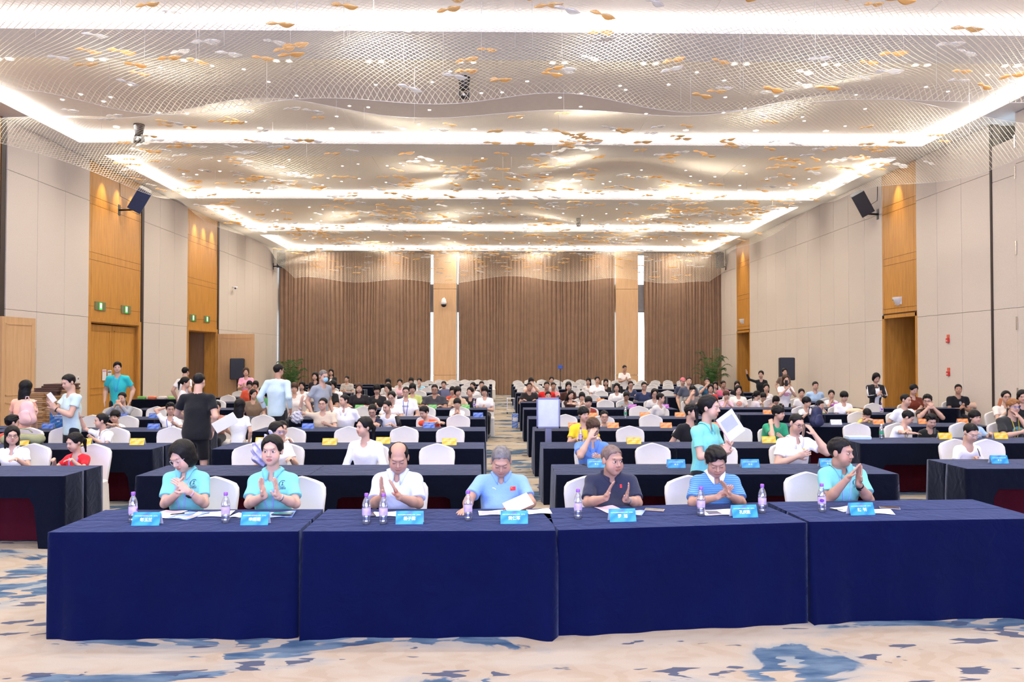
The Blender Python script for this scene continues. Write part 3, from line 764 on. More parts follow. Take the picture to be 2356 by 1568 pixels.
# ---- head shape in head coordinates: x right, face towards -y, z up
def head_prims(S, T, hs, rot, lod, p):
    """T maps head coords -> person coords"""
    def P(x, y, z): return T @ Vector((x*hs, y*hs, z*hs))
    def E(c, r, k=.015, op=1): S.ell(P(*c), [q*hs for q in r], k*hs, rot, op)
    def Cc(a, b, ra, rb, k=.01, op=1): S.cap(P(*a), P(*b), ra*hs, rb*hs, k*hs, op=op)
    wide = p.get('wide', 1.0)
    E((0, .012, .034), (.074, .092, .083)); E((0, -.028, -.035), (.060*wide, .060, .072), .03); E((0, -.055, -.088), (.026*wide, .022, .020), .03)
    E((-.040*wide, -.048, -.042), (.026, .03, .034), .03); E((.040*wide, -.048, -.042), (.026, .03, .034), .03)
    for s in (-1, 1): E((s*.076, .008, -.004), (.010, .020, .031), .006)
    if lod <= 1:
        Cc((0, -.082, .012), (0, -.101, -.024), .0075, .0115, .012); E((-.0125, -.090, -.030), (.009, .010, .008), .006); E((.0125, -.090, -.030), (.009, .010, .008), .006)
        E((0, -.078, .030), (.045, .016, .012), .02)
        if lod == 0:
            for s in (-1, 1):
                E((s*.031, -.094, .003), (.017, .014, .011), .010, -1)
                E((s*.031, -.0745, .003), (.0165, .0115, .0105), .004)
            E((0, -.0875, -.0565), (.021, .0085, .0048), .004); E((0, -.0865, -.0665), (.017, .0085, .0058), .004)
            E((0, -.0945, -.0615), (.026, .0045, .0014), .003, -1)
    else: E((0, -.09, -.014), (.012, .018, .022), .012)
def hair_mesh(style, lod):
    key = 'hair_%s_%d' % (style, lod)
    if key in bpy.data.meshes: return bpy.data.meshes[key]
    S = SDF((.0042, .008, .012)[lod]); inf = dict(short=.008, crew=.004, bob=.016, long=.015, pony=.012, bun=.012, bowl=.016, bald=.004, side=.013, cap=.012, fringe=.016, spiky=.012)[style]
    top = inf*1.25
    S.ell((0, .012, .036), (.076+inf, .094+inf, .083+top), .01)
    cut = {'short': [(-.12, .088), (-.075, .076), (-.045, .058), (-.03, .0), (-.012, -.005), (0, .022), (.02, .022), (.028, -.03), (.06, -.06), (.12, -.06)],
           'spiky': [(-.12, .078), (-.075, .066), (-.045, .05), (-.03, .0), (-.012, -.005), (0, .022), (.02, .022), (.028, -.03), (.06, -.06), (.12, -.06)],
           'side': [(-.12, .075), (-.075, .062), (-.05, .045), (-.03, .0), (-.012, -.01), (0, .02), (.02, .02), (.028, -.035), (.06, -.065), (.12, -.065)],
           'crew': [(-.12, .092), (-.075, .080), (-.05, .066), (-.035, .02), (-.012, .0), (0, .028), (.02, .028), (.03, -.02), (.06, -.05), (.12, -.05)],
           'bald': [(-.12, .2), (-.05, .2), (-.046, .03), (-.03, .005), (0, .02), (.02, .02), (.028, -.03), (.12, -.05)],
           'bob': [(-.12, .085), (-.08, .07), (-.06, .045), (-.052, -.03), (-.035, -.105), (.12, -.105)],
           'long': [(-.12, .08), (-.08, .066), (-.06, .04), (-.05, -.05), (-.03, -.22), (.16, -.30)],
           'pony': [(-.12, .088), (-.075, .078), (-.055, .050), (-.042, .005), (-.02, -.006), (0, -.008), (.02, -.03), (.04, -.05), (.12, -.055)],
           'bun': [(-.12, .088), (-.075, .078), (-.055, .050), (-.042, .005), (-.02, -.006), (0, -.008), (.02, -.03), (.04, -.05), (.12, -.055)],
           'bowl': [(-.12, .030), (-.06, .030), (-.048, .0), (-.03, -.01), (0, .0), (.03, -.04), (.06, -.06), (.12, -.06)],
           'fringe': [(-.12, .032), (-.062, .032), (-.052, -.03), (-.035, -.09), (.12, -.10)],
           'cap': [(-.14, .045), (-.06, .045), (0, .03), (.12, .02)]}[style]
    if style == 'bob': S.ell((0, .015, -.035), (.092, .088, .085), .03)
    if style == 'fringe': S.ell((0, .02, -.035), (.088, .085, .08), .03)
    if style == 'long': S.ell((0, .035, -.06), (.090, .075, .10), .03); S.ell((0, .065, -.17), (.088, .045, .14), .04)
    if style == 'pony': S.cap((0, .10, .03), (0, .13, -.02), .022, .026, .01); S.cap((0, .13, -.02), (0, .115, -.17), .026, .010, .02)
    if style == 'bun': S.ell((0, .105, .045), (.034, .032, .032), .008)
    if style == 'cap': S.ell((0, -.115, .05), (.06, .05, .008), .006)
    if style == 'spiky': S.ell((0, -.02, .10), (.06, .06, .03), .02)
    if style == 'side': S.ell((.02, -.04, .095), (.06, .05, .028), .02)
    ys = np.array([c[0] for c in cut], np.float32); zs = np.array([c[1] for c in cut], np.float32)
    def clip(X, Y, Z):
        zc = np.interp(Y.ravel(), ys, zs).reshape(Y.shape).astype(np.float32)
        if style not in ('cap', 'bald'):
            fr = np.clip((-.035-Y)/.03, 0, 1); soft = 1 if style in ('pony', 'bun', 'bob', 'long') else 0
            zc = zc+fr*((-.30 if soft else -.10)*np.abs(X)+(.012 if soft else .0)+.0035*np.sin(170*X+1)+.003*np.sin(70*X+.5)+(.010*np.clip((X+.02)/.03, -1, 1) if style in ('bob', 'side') else 0))
        if style in ('long',): zc = np.where(np.abs(X) > .03, zc, np.maximum(zc, np.where(Y < .02, .0, zc)))
        q = (zc-Z)*.8
        if style in ('bob', 'fringe'):  # keep throat and face free
            q = np.maximum(q, np.where((Z < -.02), .055-np.sqrt(X**2+(Y-.0)**2*.6), -1).astype(np.float32))
        if style == 'bald':
            q = np.maximum(q, .072-np.sqrt((X*1.05)**2+((Y+.01)*.80)**2+((Z-.115)*1.0)**2))
        if style == 'pony' or style == 'bun': q = np.where((Y > .09), np.minimum(q, -.01), q)
        return q.astype(np.float32)
    P, Q = S.mesh({'short': .0028, 'spiky': .004, 'side': .003, 'bowl': .002, 'bob': .0012, 'crew': .0008}.get(style, .0015) if lod < 2 else 0, 75, clip)
    me = mesh_np(key, P, Q); return me
def hair_ob(style, lod, m, parent, M):
    me = hair_mesh(style, lod); k = me.name+m.name
    if k not in bpy.data.meshes: c = me.copy(); c.name = k; c.materials.append(m)
    return ob('hair' if style != 'cap' else 'cap', bpy.data.meshes[k], parent, M=M)
def arm_ik(sh, wr, l1, l2, pole):
    sh, wr, pole = Vector(sh), Vector(wr), Vector(pole); d = wr-sh; L = d.length
    if L > (l1+l2)*.995: wr = sh+d*((l1+l2)*.995/L); d = wr-sh; L = d.length
    a = (l1*l1-l2*l2+L*L)/(2*L); hh = math.sqrt(max(l1*l1-a*a, 0)); n = d.normalized(); q = pole-n*pole.dot(n); q.normalize()
    return sh+n*a+q*hh, wr
def hand(S, w, fd, pn, s, side, curl=.25, spread=.12, lod=0):
    """w wrist, fd finger direction, pn palm normal (out of the palm), side +1 thumb on +cross"""
    w, fd, pn = Vector(w), Vector(fd).normalized(), Vector(pn); pn = (pn-fd*pn.dot(fd)).normalized(); ac = fd.cross(pn)*side
    rot = np.array([[ac[i], fd[i], pn[i]] for i in range(3)])
    S.ell(w+fd*.048*s, (.040*s, .052*s, .0155*s), .008, rot)
    S.cap(w, w+fd*.02*s, .023*s, .025*s, .012)
    if lod >= 2:
        S.ell(w+fd*.115*s+pn*.01*s, (.036*s, .045*s, .013*s), .01, rot); S.cap(w+fd*.03*s+ac*.03*s, w+fd*.075*s+ac*.055*s, .014*s, .011*s, .008); return
    for i, (off, ln) in enumerate(((.029, .070), (.0095, .080), (-.0105, .073), (-.029, .057))):
        b0_ = w+fd*.086*s+ac*off*s; d = (fd+ac*(off*spread*30*.1)).normalized(); p = b0_; c = curl
        for k, fr in enumerate((.45, .31, .24)):
            ca = c*(k+.6); dd = (d*math.cos(ca)+pn*math.sin(ca)).normalized(); q = p+dd*ln*fr*s
            S.cap(p, q, (.0088-.0007*k)*s, (.0082-.0008*k)*s, .0025); p = q
    t0 = w+fd*.022*s+ac*.026*s; t1 = t0+(fd*.6+ac*.75+pn*.35).normalized()*.040*s; t2 = t1+(fd*.9+ac*.3+pn*.3).normalized()*.032*s
    S.cap(t0, t1, .0125*s, .0105*s, .006); S.cap(t1, t2, .0103*s, .0085*s, .003)
shoe_me = None
def shoe():
    global shoe_me
    if shoe_me is None:
        S = SDF(.012); S.cap((0, .06, .045), (0, -.14, .035), .045, .038, .01); S.ell((0, .05, .06), (.045, .05, .05), .02)
        P, Q = S.mesh(0, clip=lambda X, Y, Z: (.0-Z)); shoe_me = mesh_np('shoe', P, Q); shoe_me.materials.append(mat('shoe_dark', (.06, .06, .07), .5))
    return shoe_me
def torus_loop(mb, pts, r, n=5):
    mb.tube(pts, r, n)
def glasses(parent, HM, hs, m, lod):
    g = MB(); n = 14 if lod == 0 else 10; r = .0014 if lod == 0 else (.0022 if lod == 1 else .0035)
    for s in (-1, 1):
        g.tube([(s*.033+.0225*math.cos(2*PI*i/n), -.096+.006*abs(math.cos(2*PI*i/n)) , -.001+.019*math.sin(2*PI*i/n)) for i in range(n+1)], r, 5)
        g.tube([(s*.056, -.090, .004), (s*.073, -.06, .006), (s*.080, .0, .008)], r, 5)
    g.tube([(-.011, -.097, .003), (0, -.100, .005), (.011, -.097, .003)], r, 5)
    o = g.build('glasses', m, parent); o.matrix_local = HM @ Matrix.Diagonal((hs, hs, hs, 1)); return o
NP = [0]
def person(label, X, Y, hz, yaw=0, hyaw=0, hpitch=8, hroll=0, hair='short', hc='k', shirt=(240, 240, 240), pat=None, c2=(1, 1, 1), trous=(30, 32, 40), sit=True, pose='table',
           skin='l', lod=None, gl=None, lean=.05, lx=0, kid=False, hs=None, bw=1.0, collar=None, lany=None, sleeve=.62, hero=None, wide=1.0, group=None, shorts=False, skirt=None, fat=0, stripes=None, hem=None):
    """(X, Y) and hz place the head centre. Person frame: faces -y when yaw = 0 (towards the stage)."""
    NP[0] += 1; idx = NP[0]
    if lod is None: lod = 0 if hero else (1 if Y < 15.8 else 2)
    h = (.0040, .0085, .0150)[lod]
    hs = hs or (.93 if kid else (1.05 if hero else 1.0))
    s = (hz-.56)/.60 if sit else hz/1.60
    s = max(.72, min(1.14, s))*(1 if not hero else 1); 
    ya = math.radians(yaw)
    off = Matrix.Rotation(ya, 3, 'Z') @ Vector((lx, -lean, 0))
    t = thing('person', label, 'person', (X-off.x, Y-off.y, 0), ya, group)
    inv = Matrix.Rotation(-ya, 4, 'Z') @ Matrix.Translation((-(X-off.x), -(Y-off.y), 0))
    zp = .56 if sit else .90*s
    HR = Matrix.Rotation(math.radians(hyaw-yaw), 3, 'Z') @ Matrix.Rotation(math.radians(hpitch), 3, 'X') @ Matrix.Rotation(math.radians(hroll), 3, 'Y')
    Hc = Vector((lx, -lean, hz)); HM = Matrix.Translation(Hc) @ HR.to_4x4(); rot = np.array(HR)
    # skeleton
    Nk = Hc+Matrix.Rotation(math.radians((hyaw-yaw)*.5), 3, 'Z') @ Matrix.Rotation(math.radians(hpitch*.7), 3, 'X') @ Vector((0, .022, -.085))*hs; 
    Nb = Vector((lx*.85+(Nk.x-lx)*.3, Nk.y*.3+(.02-lean*.8)*.7, hz-.185*hs*(1 if not kid else .95)))
    if hero and 'neck' in hero: Nb = inv @ hero['neck']
    sw = .168*s*bw*(1.0 if not kid else .97)
    SL = Nb+Vector((-sw, .02, -.052*s)); SR = Nb+Vector((sw, .02, -.052*s))
    if hero and 'sh' in hero: SL, SR = [inv @ q for q in hero['sh']]
    Pv = Vector((lx*.0, .03, zp)); Chs = Pv.lerp(Nb, .62)
    l1, l2 = .275*s, .245*s
    # arms
    def L(x, y, z): return Vector((x*s, y*s, z))
    zs = Nb.z
    tb = .79
    poses = {'table': (((-.17, -.33, tb), (-.5, .3, -.8)), ((.15, -.33, tb), (.5, .3, -.8))),
             'crossed': (((.07, -.30, tb), (-1, -.2, -.4)), ((-.07, -.33, tb+.02), (1, -.2, -.4))),
             'lap': (((-.10, -.22, .62), (-.6, .4, -.6)), ((.10, -.22, .62), (.6, .4, -.6))),
             'phone': (((-.05, -.27, zs-.26*s), (-.6, .2, -1)), ((.05, -.27, zs-.26*s), (.6, .2, -1))),
             'phonehi': (((-.07, -.27, zs-.13*s), (-.6, .2, -1)), ((.03, -.24, zs-.20*s), (.6, .2, -1))),
             'photo': (((-.06, -.26, zs-.06*s), (-.7, .0, -1)), ((.06, -.26, zs-.06*s), (.7, .0, -1))),
             'chin': (((-.03, -.15, Hc.z-.17), (-.5, -.5, -1)), ((.05, -.30, tb), (.6, .2, -.6))),
             'chinr': (((-.05, -.30, tb), (-.6, .2, -.6)), ((.03, -.15, Hc.z-.17), (.5, -.5, -1))),
             'ear': (((-.10, -.20, tb), (-.6, .2, -.6)), ((.15, -.15, Hc.z-.13), (.6, -.5, -1))),
             'mouth': (((-.06+lx, -.20-lean, Hc.z-.14), (-.8, -.3, -1)), ((.06+lx, -.20-lean, Hc.z-.14), (.8, -.3, -1))),
             'brow': (((-.07+lx, -.17-lean, Hc.z-.11), (-.5, -.5, -1)), ((.10, -.32, tb), (.6, .2, -.6))),
             'down': (((-.24, -.02, zs-.50*s), (-.3, .6, 0)), ((.24, -.02, zs-.50*s), (.3, .6, 0))),
             'behind': (((-.10, .12, Hc.z+.02), (-1, -.2, .2)), ((.16, -.33, tb), (.5, .3, -.8))),
             'raise': (((-.36, -.22, Hc.z+.05), (-.6, .3, -.8)), ((.15, -.33, tb), (.5, .3, -.8))),
             'pointl': (((-.50, -.12, Hc.z+.04), (-.2, .2, -1)), ((.24, -.02, zs-.48*s), (.3, .6, 0))),
             'hipl': (((-.24, -.02, zs-.50*s), (-.3, .6, 0)), ((.30, -.16, zs-.42*s), (.6, .6, -.5))),
             'give': (((-.20, -.05, zs-.50*s), (-.5, .6, 0)), ((.26, -.30, zs-.38*s), (.7, .3, -.5))),
             'lieon': (((.10, -.42, tb+.01), (-1, -.3, 0)), ((-.10, -.38, tb+.03), (1, -.3, 0))),
             }
    hands = []
    if hero:
        eL, wL, fL, nL = hero['L']; eR, wR, fR, nR = hero['R']
        eL, wL, eR, wR = [inv @ q for q in (eL, wL, eR, wR)]
        hands = [(wL, fL, nL, -1), (wR, fR, nR, 1)]; curl = hero.get('curl', .12)
    else:
        pl = poses[pose]; out = []
        for (sh, (wq, pole), sd) in ((SL, pl[0], -1), (SR, pl[1], 1)):
            wq = L(wq[0], wq[1], wq[2]); e, wv = arm_ik(sh, wq, l1, l2, pole); out.append((e, wv))
            fd = (wv-e).normalized()
            if pose in ('table', 'crossed', 'lieon', 'lap'): fd = Vector((fd.x*.6-sd*.25, -1, -.05)) if pose == 'table' else Vector((fd.x, fd.y*.6, 0)); pn = Vector((0, 0, -1))
            elif pose in ('phone', 'photo', 'phonehi'): fd = Vector((-sd*.4, -.35, .9)); pn = Vector((-sd, .3, .2))
            elif pose == 'down': pn = Vector((-sd, 0, 0))
            else: pn = Vector((-sd*.6, .8, .1))
            hands.append((wv, fd, pn, sd))
        (eL, wL), (eR, wR) = out; curl = .35
    # body: one continuous skin surface
    S = SDF(h); fem = hair in ('bob', 'long', 'pony', 'bun', 'fringe'); nr = .047 if fem or kid else .056
    S.cap(Pv, Chs, .115*s, .118*s*bw, .05, .70); S.cap(Chs, Nb+Vector((0, .01, -.07*s)), .118*s*bw, .075*s, .05, .75)
    S.cap(SL, SR, .038*s, .038*s, .04)
    for q_ in (SL, SR): S.cap(Nb+Vector((0, .015, -.01)), q_, .042*s, .034*s, .03)
    S.cap(Nb+Vector((0, .01, -.04)), Nk, nr*1.06*hs, nr*hs, .025)
    head_prims(S, HM, hs, rot, lod, dict(wide=wide))
    am = 1.12 if (not fem and not kid) else (.92 if kid else .97)
    am *= (1+fat*1.2)
    for e, wv, sh in ((eL, wL, SL), (eR, wR, SR)):
        S.cap(sh, e, .043*s*am, .037*s*am, .02); S.cap(e, e.lerp(wv, .35), .037*s*am, .040*s*am, .015); S.cap(e.lerp(wv, .3), wv, .040*s*am, .0255*s, .012)
    for (wv, fd, pn, sd) in hands: hand(S, wv, fd, pn, (.97 if fem else 1.04)*(.9 if kid else 1)*min(s, 1.03), sd, curl, lod=lod)
    ls = 1.0 if sit else s
    legs = []
    for sd in (-1, 1):
        if sit: a, k_, f_ = Vector((sd*.085, -.02, .53)), Vector((sd*.11, -.40*min(s, 1), .50)), Vector((sd*.11, -.36*min(s, 1), .09))
        else: a, k_, f_ = Vector((sd*.085*s, .02, zp-.02)), Vector((sd*.095*s, .0, .48*s)), Vector((sd*.10*s, .03, .085*s))
        legs.append((a, k_, f_))
        if shorts or not sit:
            S.cap(a, k_, .072*s, .050*s, .02); S.cap(k_, f_, .050*s, .032*s, .015); S.cap(f_, f_+Vector((0, -.06, -.03)), .034, .034, .01)
        else: S.cap(a, k_, .070, .050, .02)
    P, Q = S.mesh()
    me = mesh_np('body', P, Q); me.materials.append(SKIN[skin])
    tint = np.ones((len(P), 4), np.float32)
    Mi = np.array(HM.inverted()); Hl = (P @ Mi[:3, :3].T+Mi[:3, 3])/hs
    if lod <= 1:
        x, y, z = Hl.T; face = (y < -.03)
        fl = fem or kid
        lip = face & (((x/.0215)**2+((z+.0615)/.0125)**2) < 1) & (y < -.07)
        tint[lip, :3] = (.80, .40, .42) if fem else (.88, .62, .60)
        if lod == 0:
            ln = face & (np.abs(z+.0615) < .0022) & (np.abs(x) < .024); tint[ln, :3] = (.45, .25, .25)
        for sd in (-1, 1):
            bl = face & ((((x-sd*.042)/.025)**2+((z+.032)/.02)**2) < 1); tint[bl, :3] *= (1.04, .93, .92)
        if hair == 'crew' and hc == 's':
            st = (z > .045) | ((y > .03) & (z > -.04)); tint[st & (np.abs(z) < .2), :3] = (.80, .80, .84)
    ca = me.color_attributes.new('tint', 'FLOAT_COLOR', 'POINT'); ca.data.foreach_set('color', tint.ravel())
    body = ob('body', me, t)
    dm = body.modifiers.new('reduce', 'DECIMATE'); dm.ratio = (.28, .32, .55)[lod]
    # shirt
    S = SDF((.0068, .0105, .0170)[lod]); z0 = Nb.z
    g = .014
    S.cap(Pv+Vector((0, 0, -.02)), Chs, (.138+fat)*s*(bw if not fem else .97)+g*.6, .130*s*bw+g, .05, .72); S.cap(Chs, Nb+Vector((0, .012, -.085*s)), .130*s*bw+g, .100*s, .08, .78)
    S.cap(SL+Vector((.01, 0, -.004)), SR+Vector((-.01, 0, -.004)), .045*s, .045*s, .08)
    for q_ in (SL, SR): S.cap(Nb+Vector((0, .015, -.012)), q_+Vector((0, 0, .002)), .052*s, .040*s, .035)
    S.cap(Nb+Vector((0, .012, -.045*s)), Nb+Vector((0, .014, -.018*s)), .072*s, .058*s, .03)
    if fem and not kid: S.ell(Chs+Vector((-.062, -.085, .03))*s, (.055*s, .045*s, .055*s), .05) if False else S.ell(Vector((Chs.x-.06*s, Chs.y-.085*s, Chs.z+.02)), (.055*s, .045*s, .058*s), .05).ell(Vector((Chs.x+.06*s, Chs.y-.085*s, Chs.z+.02)), (.055*s, .045*s, .058*s), .05)
    if fat: S.ell(Vector((0, -.10*s, zp+.12)), ((.14+fat)*s, (.10+fat)*s, .14*s), .06)
    for e, wv, sh in ((eL, wL, SL), (eR, wR, SR)):
        if sleeve <= 1: q = sh.lerp(e, sleeve); S.cap(sh, q, .046*s*am, (.058 if not fem else .056)*s*am, .045, cut=True)
        else: S.cap(sh, e, .053*s*am, .048*s*am, .03); q = e.lerp(wv, sleeve-1); S.cap(e, q, .048*s*am, .040*s, .02, cut=True)
    if not sit: S.cap(Pv, Pv+Vector((0, 0, -.06)), .135*s, .14*s, .03, .74)
    nk = .050 if fem or kid else .060
    S.cap(Nb+Vector((0, .012, -.035)), Nk+Vector((0, -.02, .05)), nk*hs+.004, nk*hs+.02, .008, op=-1)
    if collar or True: S.ell(Nb+Vector((0, -.055, -.022)), (.030 if collar else .05, .05, .040 if not collar else .05), .012, op=-1)
    zh = zp-.10 if not sit else zp-.06
    P, Q = S.mesh(.0026 if lod < 2 else .003, 22, lambda X_, Y_, Z_: (zh-Z_).astype(np.float32)+0*X_+0*Y_, idx)
    sm = mesh_np('shirt', P, Q); sm.materials.append(cloth(shirt, pat, c2)); so = ob('shirt', sm, t); so.modifiers.new('reduce', 'DECIMATE').ratio = .42 if lod else .5
    # trousers
    S = SDF(.020 if sit else .016); S.cap(Pv+Vector((0, 0, .0)), Pv+Vector((0, 0, -.04)), .128*s, .13*s, .04, .8)
    for a, k_, f_ in legs:
        if skirt: continue
        if shorts: S.cap(a, a.lerp(k_, .92), .085*s, .078*s, .03, cut=True)
        else: S.cap(a, k_, .083*ls, .064*ls, .03); S.cap(k_, f_.lerp(k_, .02), .062*ls, .050*ls, .02, cut=True)
    P, Q = S.mesh(); tm = mesh_np('trousers', P, Q); tm.materials.append(cloth(trous)); ob('shorts' if shorts else 'trousers', tm, t).modifiers.new('reduce', 'DECIMATE').ratio = .4
    for a, k_, f_ in legs: ob('shoe', shoe(), t, loc=(f_.x, f_.y, 0))
    # hair
    if hair: 
        ho = hair_ob(hair, lod, HAIRM[hc] if hair != 'cap' else cloth((214, 120, 130)), t, HM @ Matrix.Diagonal((hs, hs, hs, 1)))
        if hair == 'cap': hair_ob('short', lod, HAIRM[hc], t, HM @ Matrix.Diagonal((hs*.98, hs*.98, hs*.98, 1)))
    # face pieces
    def hp(nm, me_, x, y, z, sx, sy, sz, rx=0, ry=0, rzz=0):
        return ob(nm, me_, t, M=HM @ Matrix.Translation((x*hs, y*hs, z*hs)) @ Euler((rx, ry, rzz)).to_matrix().to_4x4() @ Matrix.Diagonal((sx*hs, sy*hs, sz*hs, 1)))
    closed = hpitch > 22
    for sd in (-1, 1):
        if lod == 0:
            if closed: hp('eyelash', unit(M_iris), sd*.031, -.0855, -.0035, .0135, .0022, .0013, ry=sd*.12)
            else:
                e = hp('eye', unit(M_eyew), sd*.031, -.079, .003, .0142, .0088, .0064)
                i_ = ob('iris', unit(M_iris), e); i_.location = (sd*.0+(.12 if hyaw > 10 else 0), -.78, 0); i_.scale = (.50, .42, .96)
                hp('eyelash', unit(M_iris), sd*.031, -.0865, .0095, .0145, .002, .0014, ry=-sd*.05)
            hp('eyebrow', unit(M_brow), sd*.031, -.0845, .0295, .0160, .004, .0021 if fem else .0028, ry=sd*-.02, rzz=-sd*.25)
        elif lod == 1:
            hp('eye', unit(M_iris), sd*.031, -.081, .003, .0125, .005, .0035 if not closed else .0018)
            hp('eyebrow', unit(M_brow), sd*.031, -.084, .024, .0155, .004, .0026, ry=-sd*.06, rzz=-sd*.25)
        else:
            hp('eye', unit(M_iris), sd*.031, -.079, .008, .0130, .006, .0052)
    if lod == 2: hp('mouth', unit(M_mouth), 0, -.083, -.060, .020, .006, .006)
    if gl: glasses(t, HM, hs, {'k': M_specs, 'c': M_specl, 'b': M_specb}[gl], lod)
    # collar: folded band laid over the shirt shoulders
    bvh = None
    if collar and lod < 2:
        bvh = BVHTree.FromPolygons(sm_v(sm), [tuple(q) for q in Q_of(sm)])
        k_ = 1 if not fem else .88
        def cf(u, v):
            a = (.040+u*.92)*2*PI; j_ = round(v*4); pt = max(0, (abs(u-.5)-.36)/.14)
            r = (.060, .063, .070, .086+.006*pt, .098+.022*pt)[j_]*k_*s
            x = -r*math.sin(a); y = -r*math.cos(a)*.95+.014
            if j_ >= 3: x *= 1+.10*pt
            z = Nb.z+(-.03, .030, .036, .012, -.01)[j_]-.020*max(0, math.cos(a))*(1 if j_ > 0 else 0)
            if j_ >= 3:
                hq = bvh.ray_cast(Vector((Nb.x+x, Nb.y+y, Nb.z+.25)), Vector((0, 0, -1)))
                if hq[0] is not None: z = min(max(hq[0].z+.007+(.004 if j_ == 3 else 0), Nb.z-.12), Nb.z+.035)
                y -= .004
            return Vector((Nb.x+x, Nb.y+y, z+.002))
        cg = MB(); cg.grid(cf, 40, 4)
        co = ob('collar', cg.mesh('collar', cloth(collar)), t); so_ = co.modifiers.new('thickness', 'SOLIDIFY'); so_.thickness = .005; so_.offset = .6
    if lany or stripes or hero:
        bvh = bvh or BVHTree.FromPolygons(sm_v(sm), [tuple(q) for q in Q_of(sm)])
    BV = [bvh]
    def front(x, z, d=.004):
        if BV[0] is None: BV[0] = BVHTree.FromPolygons(sm_v(sm), [tuple(q) for q in Q_of(sm)])
        r = BV[0].ray_cast(Vector((x, -1.2, z)), Vector((0, 1, 0)))
        return r[0]+Vector((0, -d, 0)) if r[0] is not None else Vector((x, -.14*s, z))
    if lany and bvh:
        for sd in (-1, 1):
            pts = []; n = 9
            for i in range(n): 
                f = i/(n-1); pts.append(front(Nb.x+sd*(.058*(1-f)+.018*f), Nb.z-.02-f*.30*s, .005))
            g2 = MB(); hw = .006
            vs = []; 
            for p_ in pts: vs += [p_+Vector((-hw, 0, 0)), p_+Vector((hw, 0, 0)), p_+Vector((hw, .003, 0)), p_+Vector((-hw, .003, 0))]
            fs = [];
            for i in range(n-1):
                for k in range(4): fs.append((i*4+k, i*4+(k+1) % 4, i*4+4+(k+1) % 4, i*4+4+k))
            g2.add(vs, fs, False).build('lanyard', cloth(lany), t)
    return dict(t=t, HM=HM, Nb=Nb, front=front, s=s, inv=inv, e=(eL, eR), w=(wL, wR), sh=(SL, SR), shirt=so, bvh=bvh, hs=hs)
def sm_v(me):
    a = np.empty(len(me.vertices)*3, np.float32); me.vertices.foreach_get('co', a); return [tuple(p) for p in a.reshape(-1, 3)]
def Q_of(me):
    a = np.empty(len(me.loops), np.int32); me.loops.foreach_get('vertex_index', a); return a.reshape(-1, 4).tolist()
# ---- the seven at the front table
Yh = 6.85
def J(label, head, pts, hair, hyaw, hpitch, yaw=0, dy=0, hroll=0, **kw):
    """pts: neck, shoulders, elbows, wrists as photo pixels with a depth each"""
    Yd = Yh+dy
    def q(p, Y): return at(p[0], p[1], Y)
    c = q(head, Yd-.06-kw.pop('fwd', 0))
    L_, R_ = pts['L'], pts['R']
    hero = dict(neck=q((pts['n'][0], pts['n'][1]-6), Yd+.0), sh=[q(pts['sl'], Yd+.01), q(pts['sr'], Yd+.01)],
                L=(q(L_[0], Yd-.16), q(L_[1], Yd+L_[4]), Vector(L_[2]), Vector(L_[3])), R=(q(R_[0], Yd-.16), q(R_[1], Yd+R_[4]), Vector(R_[2]), Vector(R_[3])), curl=pts.get('curl', .12))
    return person(label, c.x, c.y, c.z, yaw, hyaw, hpitch, hroll, hair, hero=hero, lean=Yd-c.y, lx=c.x-q(pts['n'], Yd).x, **kw)
AQ = (122, 200, 202)
j1 = J('woman in aqua polo with bobbed hair and clear glasses, clasping her hands, eyes lowered', (421, 1049),
  dict(n=(428, 1089), sl=(391, 1101), sr=(467, 1101), L=((379, 1158), (409, 1135), (.25, -.2, 1), (1, 0, 0), -.30), R=((470, 1158), (432, 1129), (-.62, -.35, .75), (-.6, .5, -.5), -.33), curl=.22),
  'bob', -28, 27, hroll=-6, shirt=AQ, collar=AQ, gl='c', lany=(150, 170, 225), skin='l', bw=.95, sleeve=.72)
j2 = J('woman in aqua polo with hair tied back, looking straight ahead and clapping', (626, 1036),
  dict(n=(628, 1091), sl=(587, 1106), sr=(671, 1106), L=((573, 1158), (608, 1141), (-.15, -.3, 1), (1, -.2, .1), -.34), R=((680, 1158), (638, 1141), (-.05, -.3, 1), (-1, .0, .1), -.34), curl=.08),
  'pony', 0, 2, shirt=AQ, collar=AQ, lany=(150, 170, 225), skin='l', bw=.97, sleeve=.72)
j3 = J('balding man in pale white short-sleeved shirt, eyes lowered, hands apart mid-clap', (917, 1052),
  dict(n=(915, 1094), sl=(873, 1104), sr=(957, 1104), L=((862, 1158), (881, 1141), (-.1, -.2, 1), (1, -.1, 0), -.34), R=((963, 1158), (918, 1143), (-.42, -.2, .9), (-.9, -.1, -.4), -.36), curl=.06),
  'bald', 4, 25, shirt=(206, 216, 240), collar=(206, 216, 240), skin='m', bw=1.08, sleeve=.80, wide=1.02)
j4 = J('heavy man in light blue polo with a red flag badge, reading a sheet of paper', (1153, 1060),
  dict(n=(1153, 1099), sl=(1105, 1108), sr=(1200, 1108), L=((1079, 1150), (1072, 1171), (-.25, -1, -.12), (0, 0, -1), -.42), R=((1222, 1156), (1199, 1169), (-1, -.5, .15), (-.2, .6, -.6), -.38), curl=.25),
  'crew', 0, 30, hc='g', shirt=(128, 166, 218), collar=(128, 166, 218), skin='m', bw=1.15, sleeve=.72, wide=1.12, fat=.03)
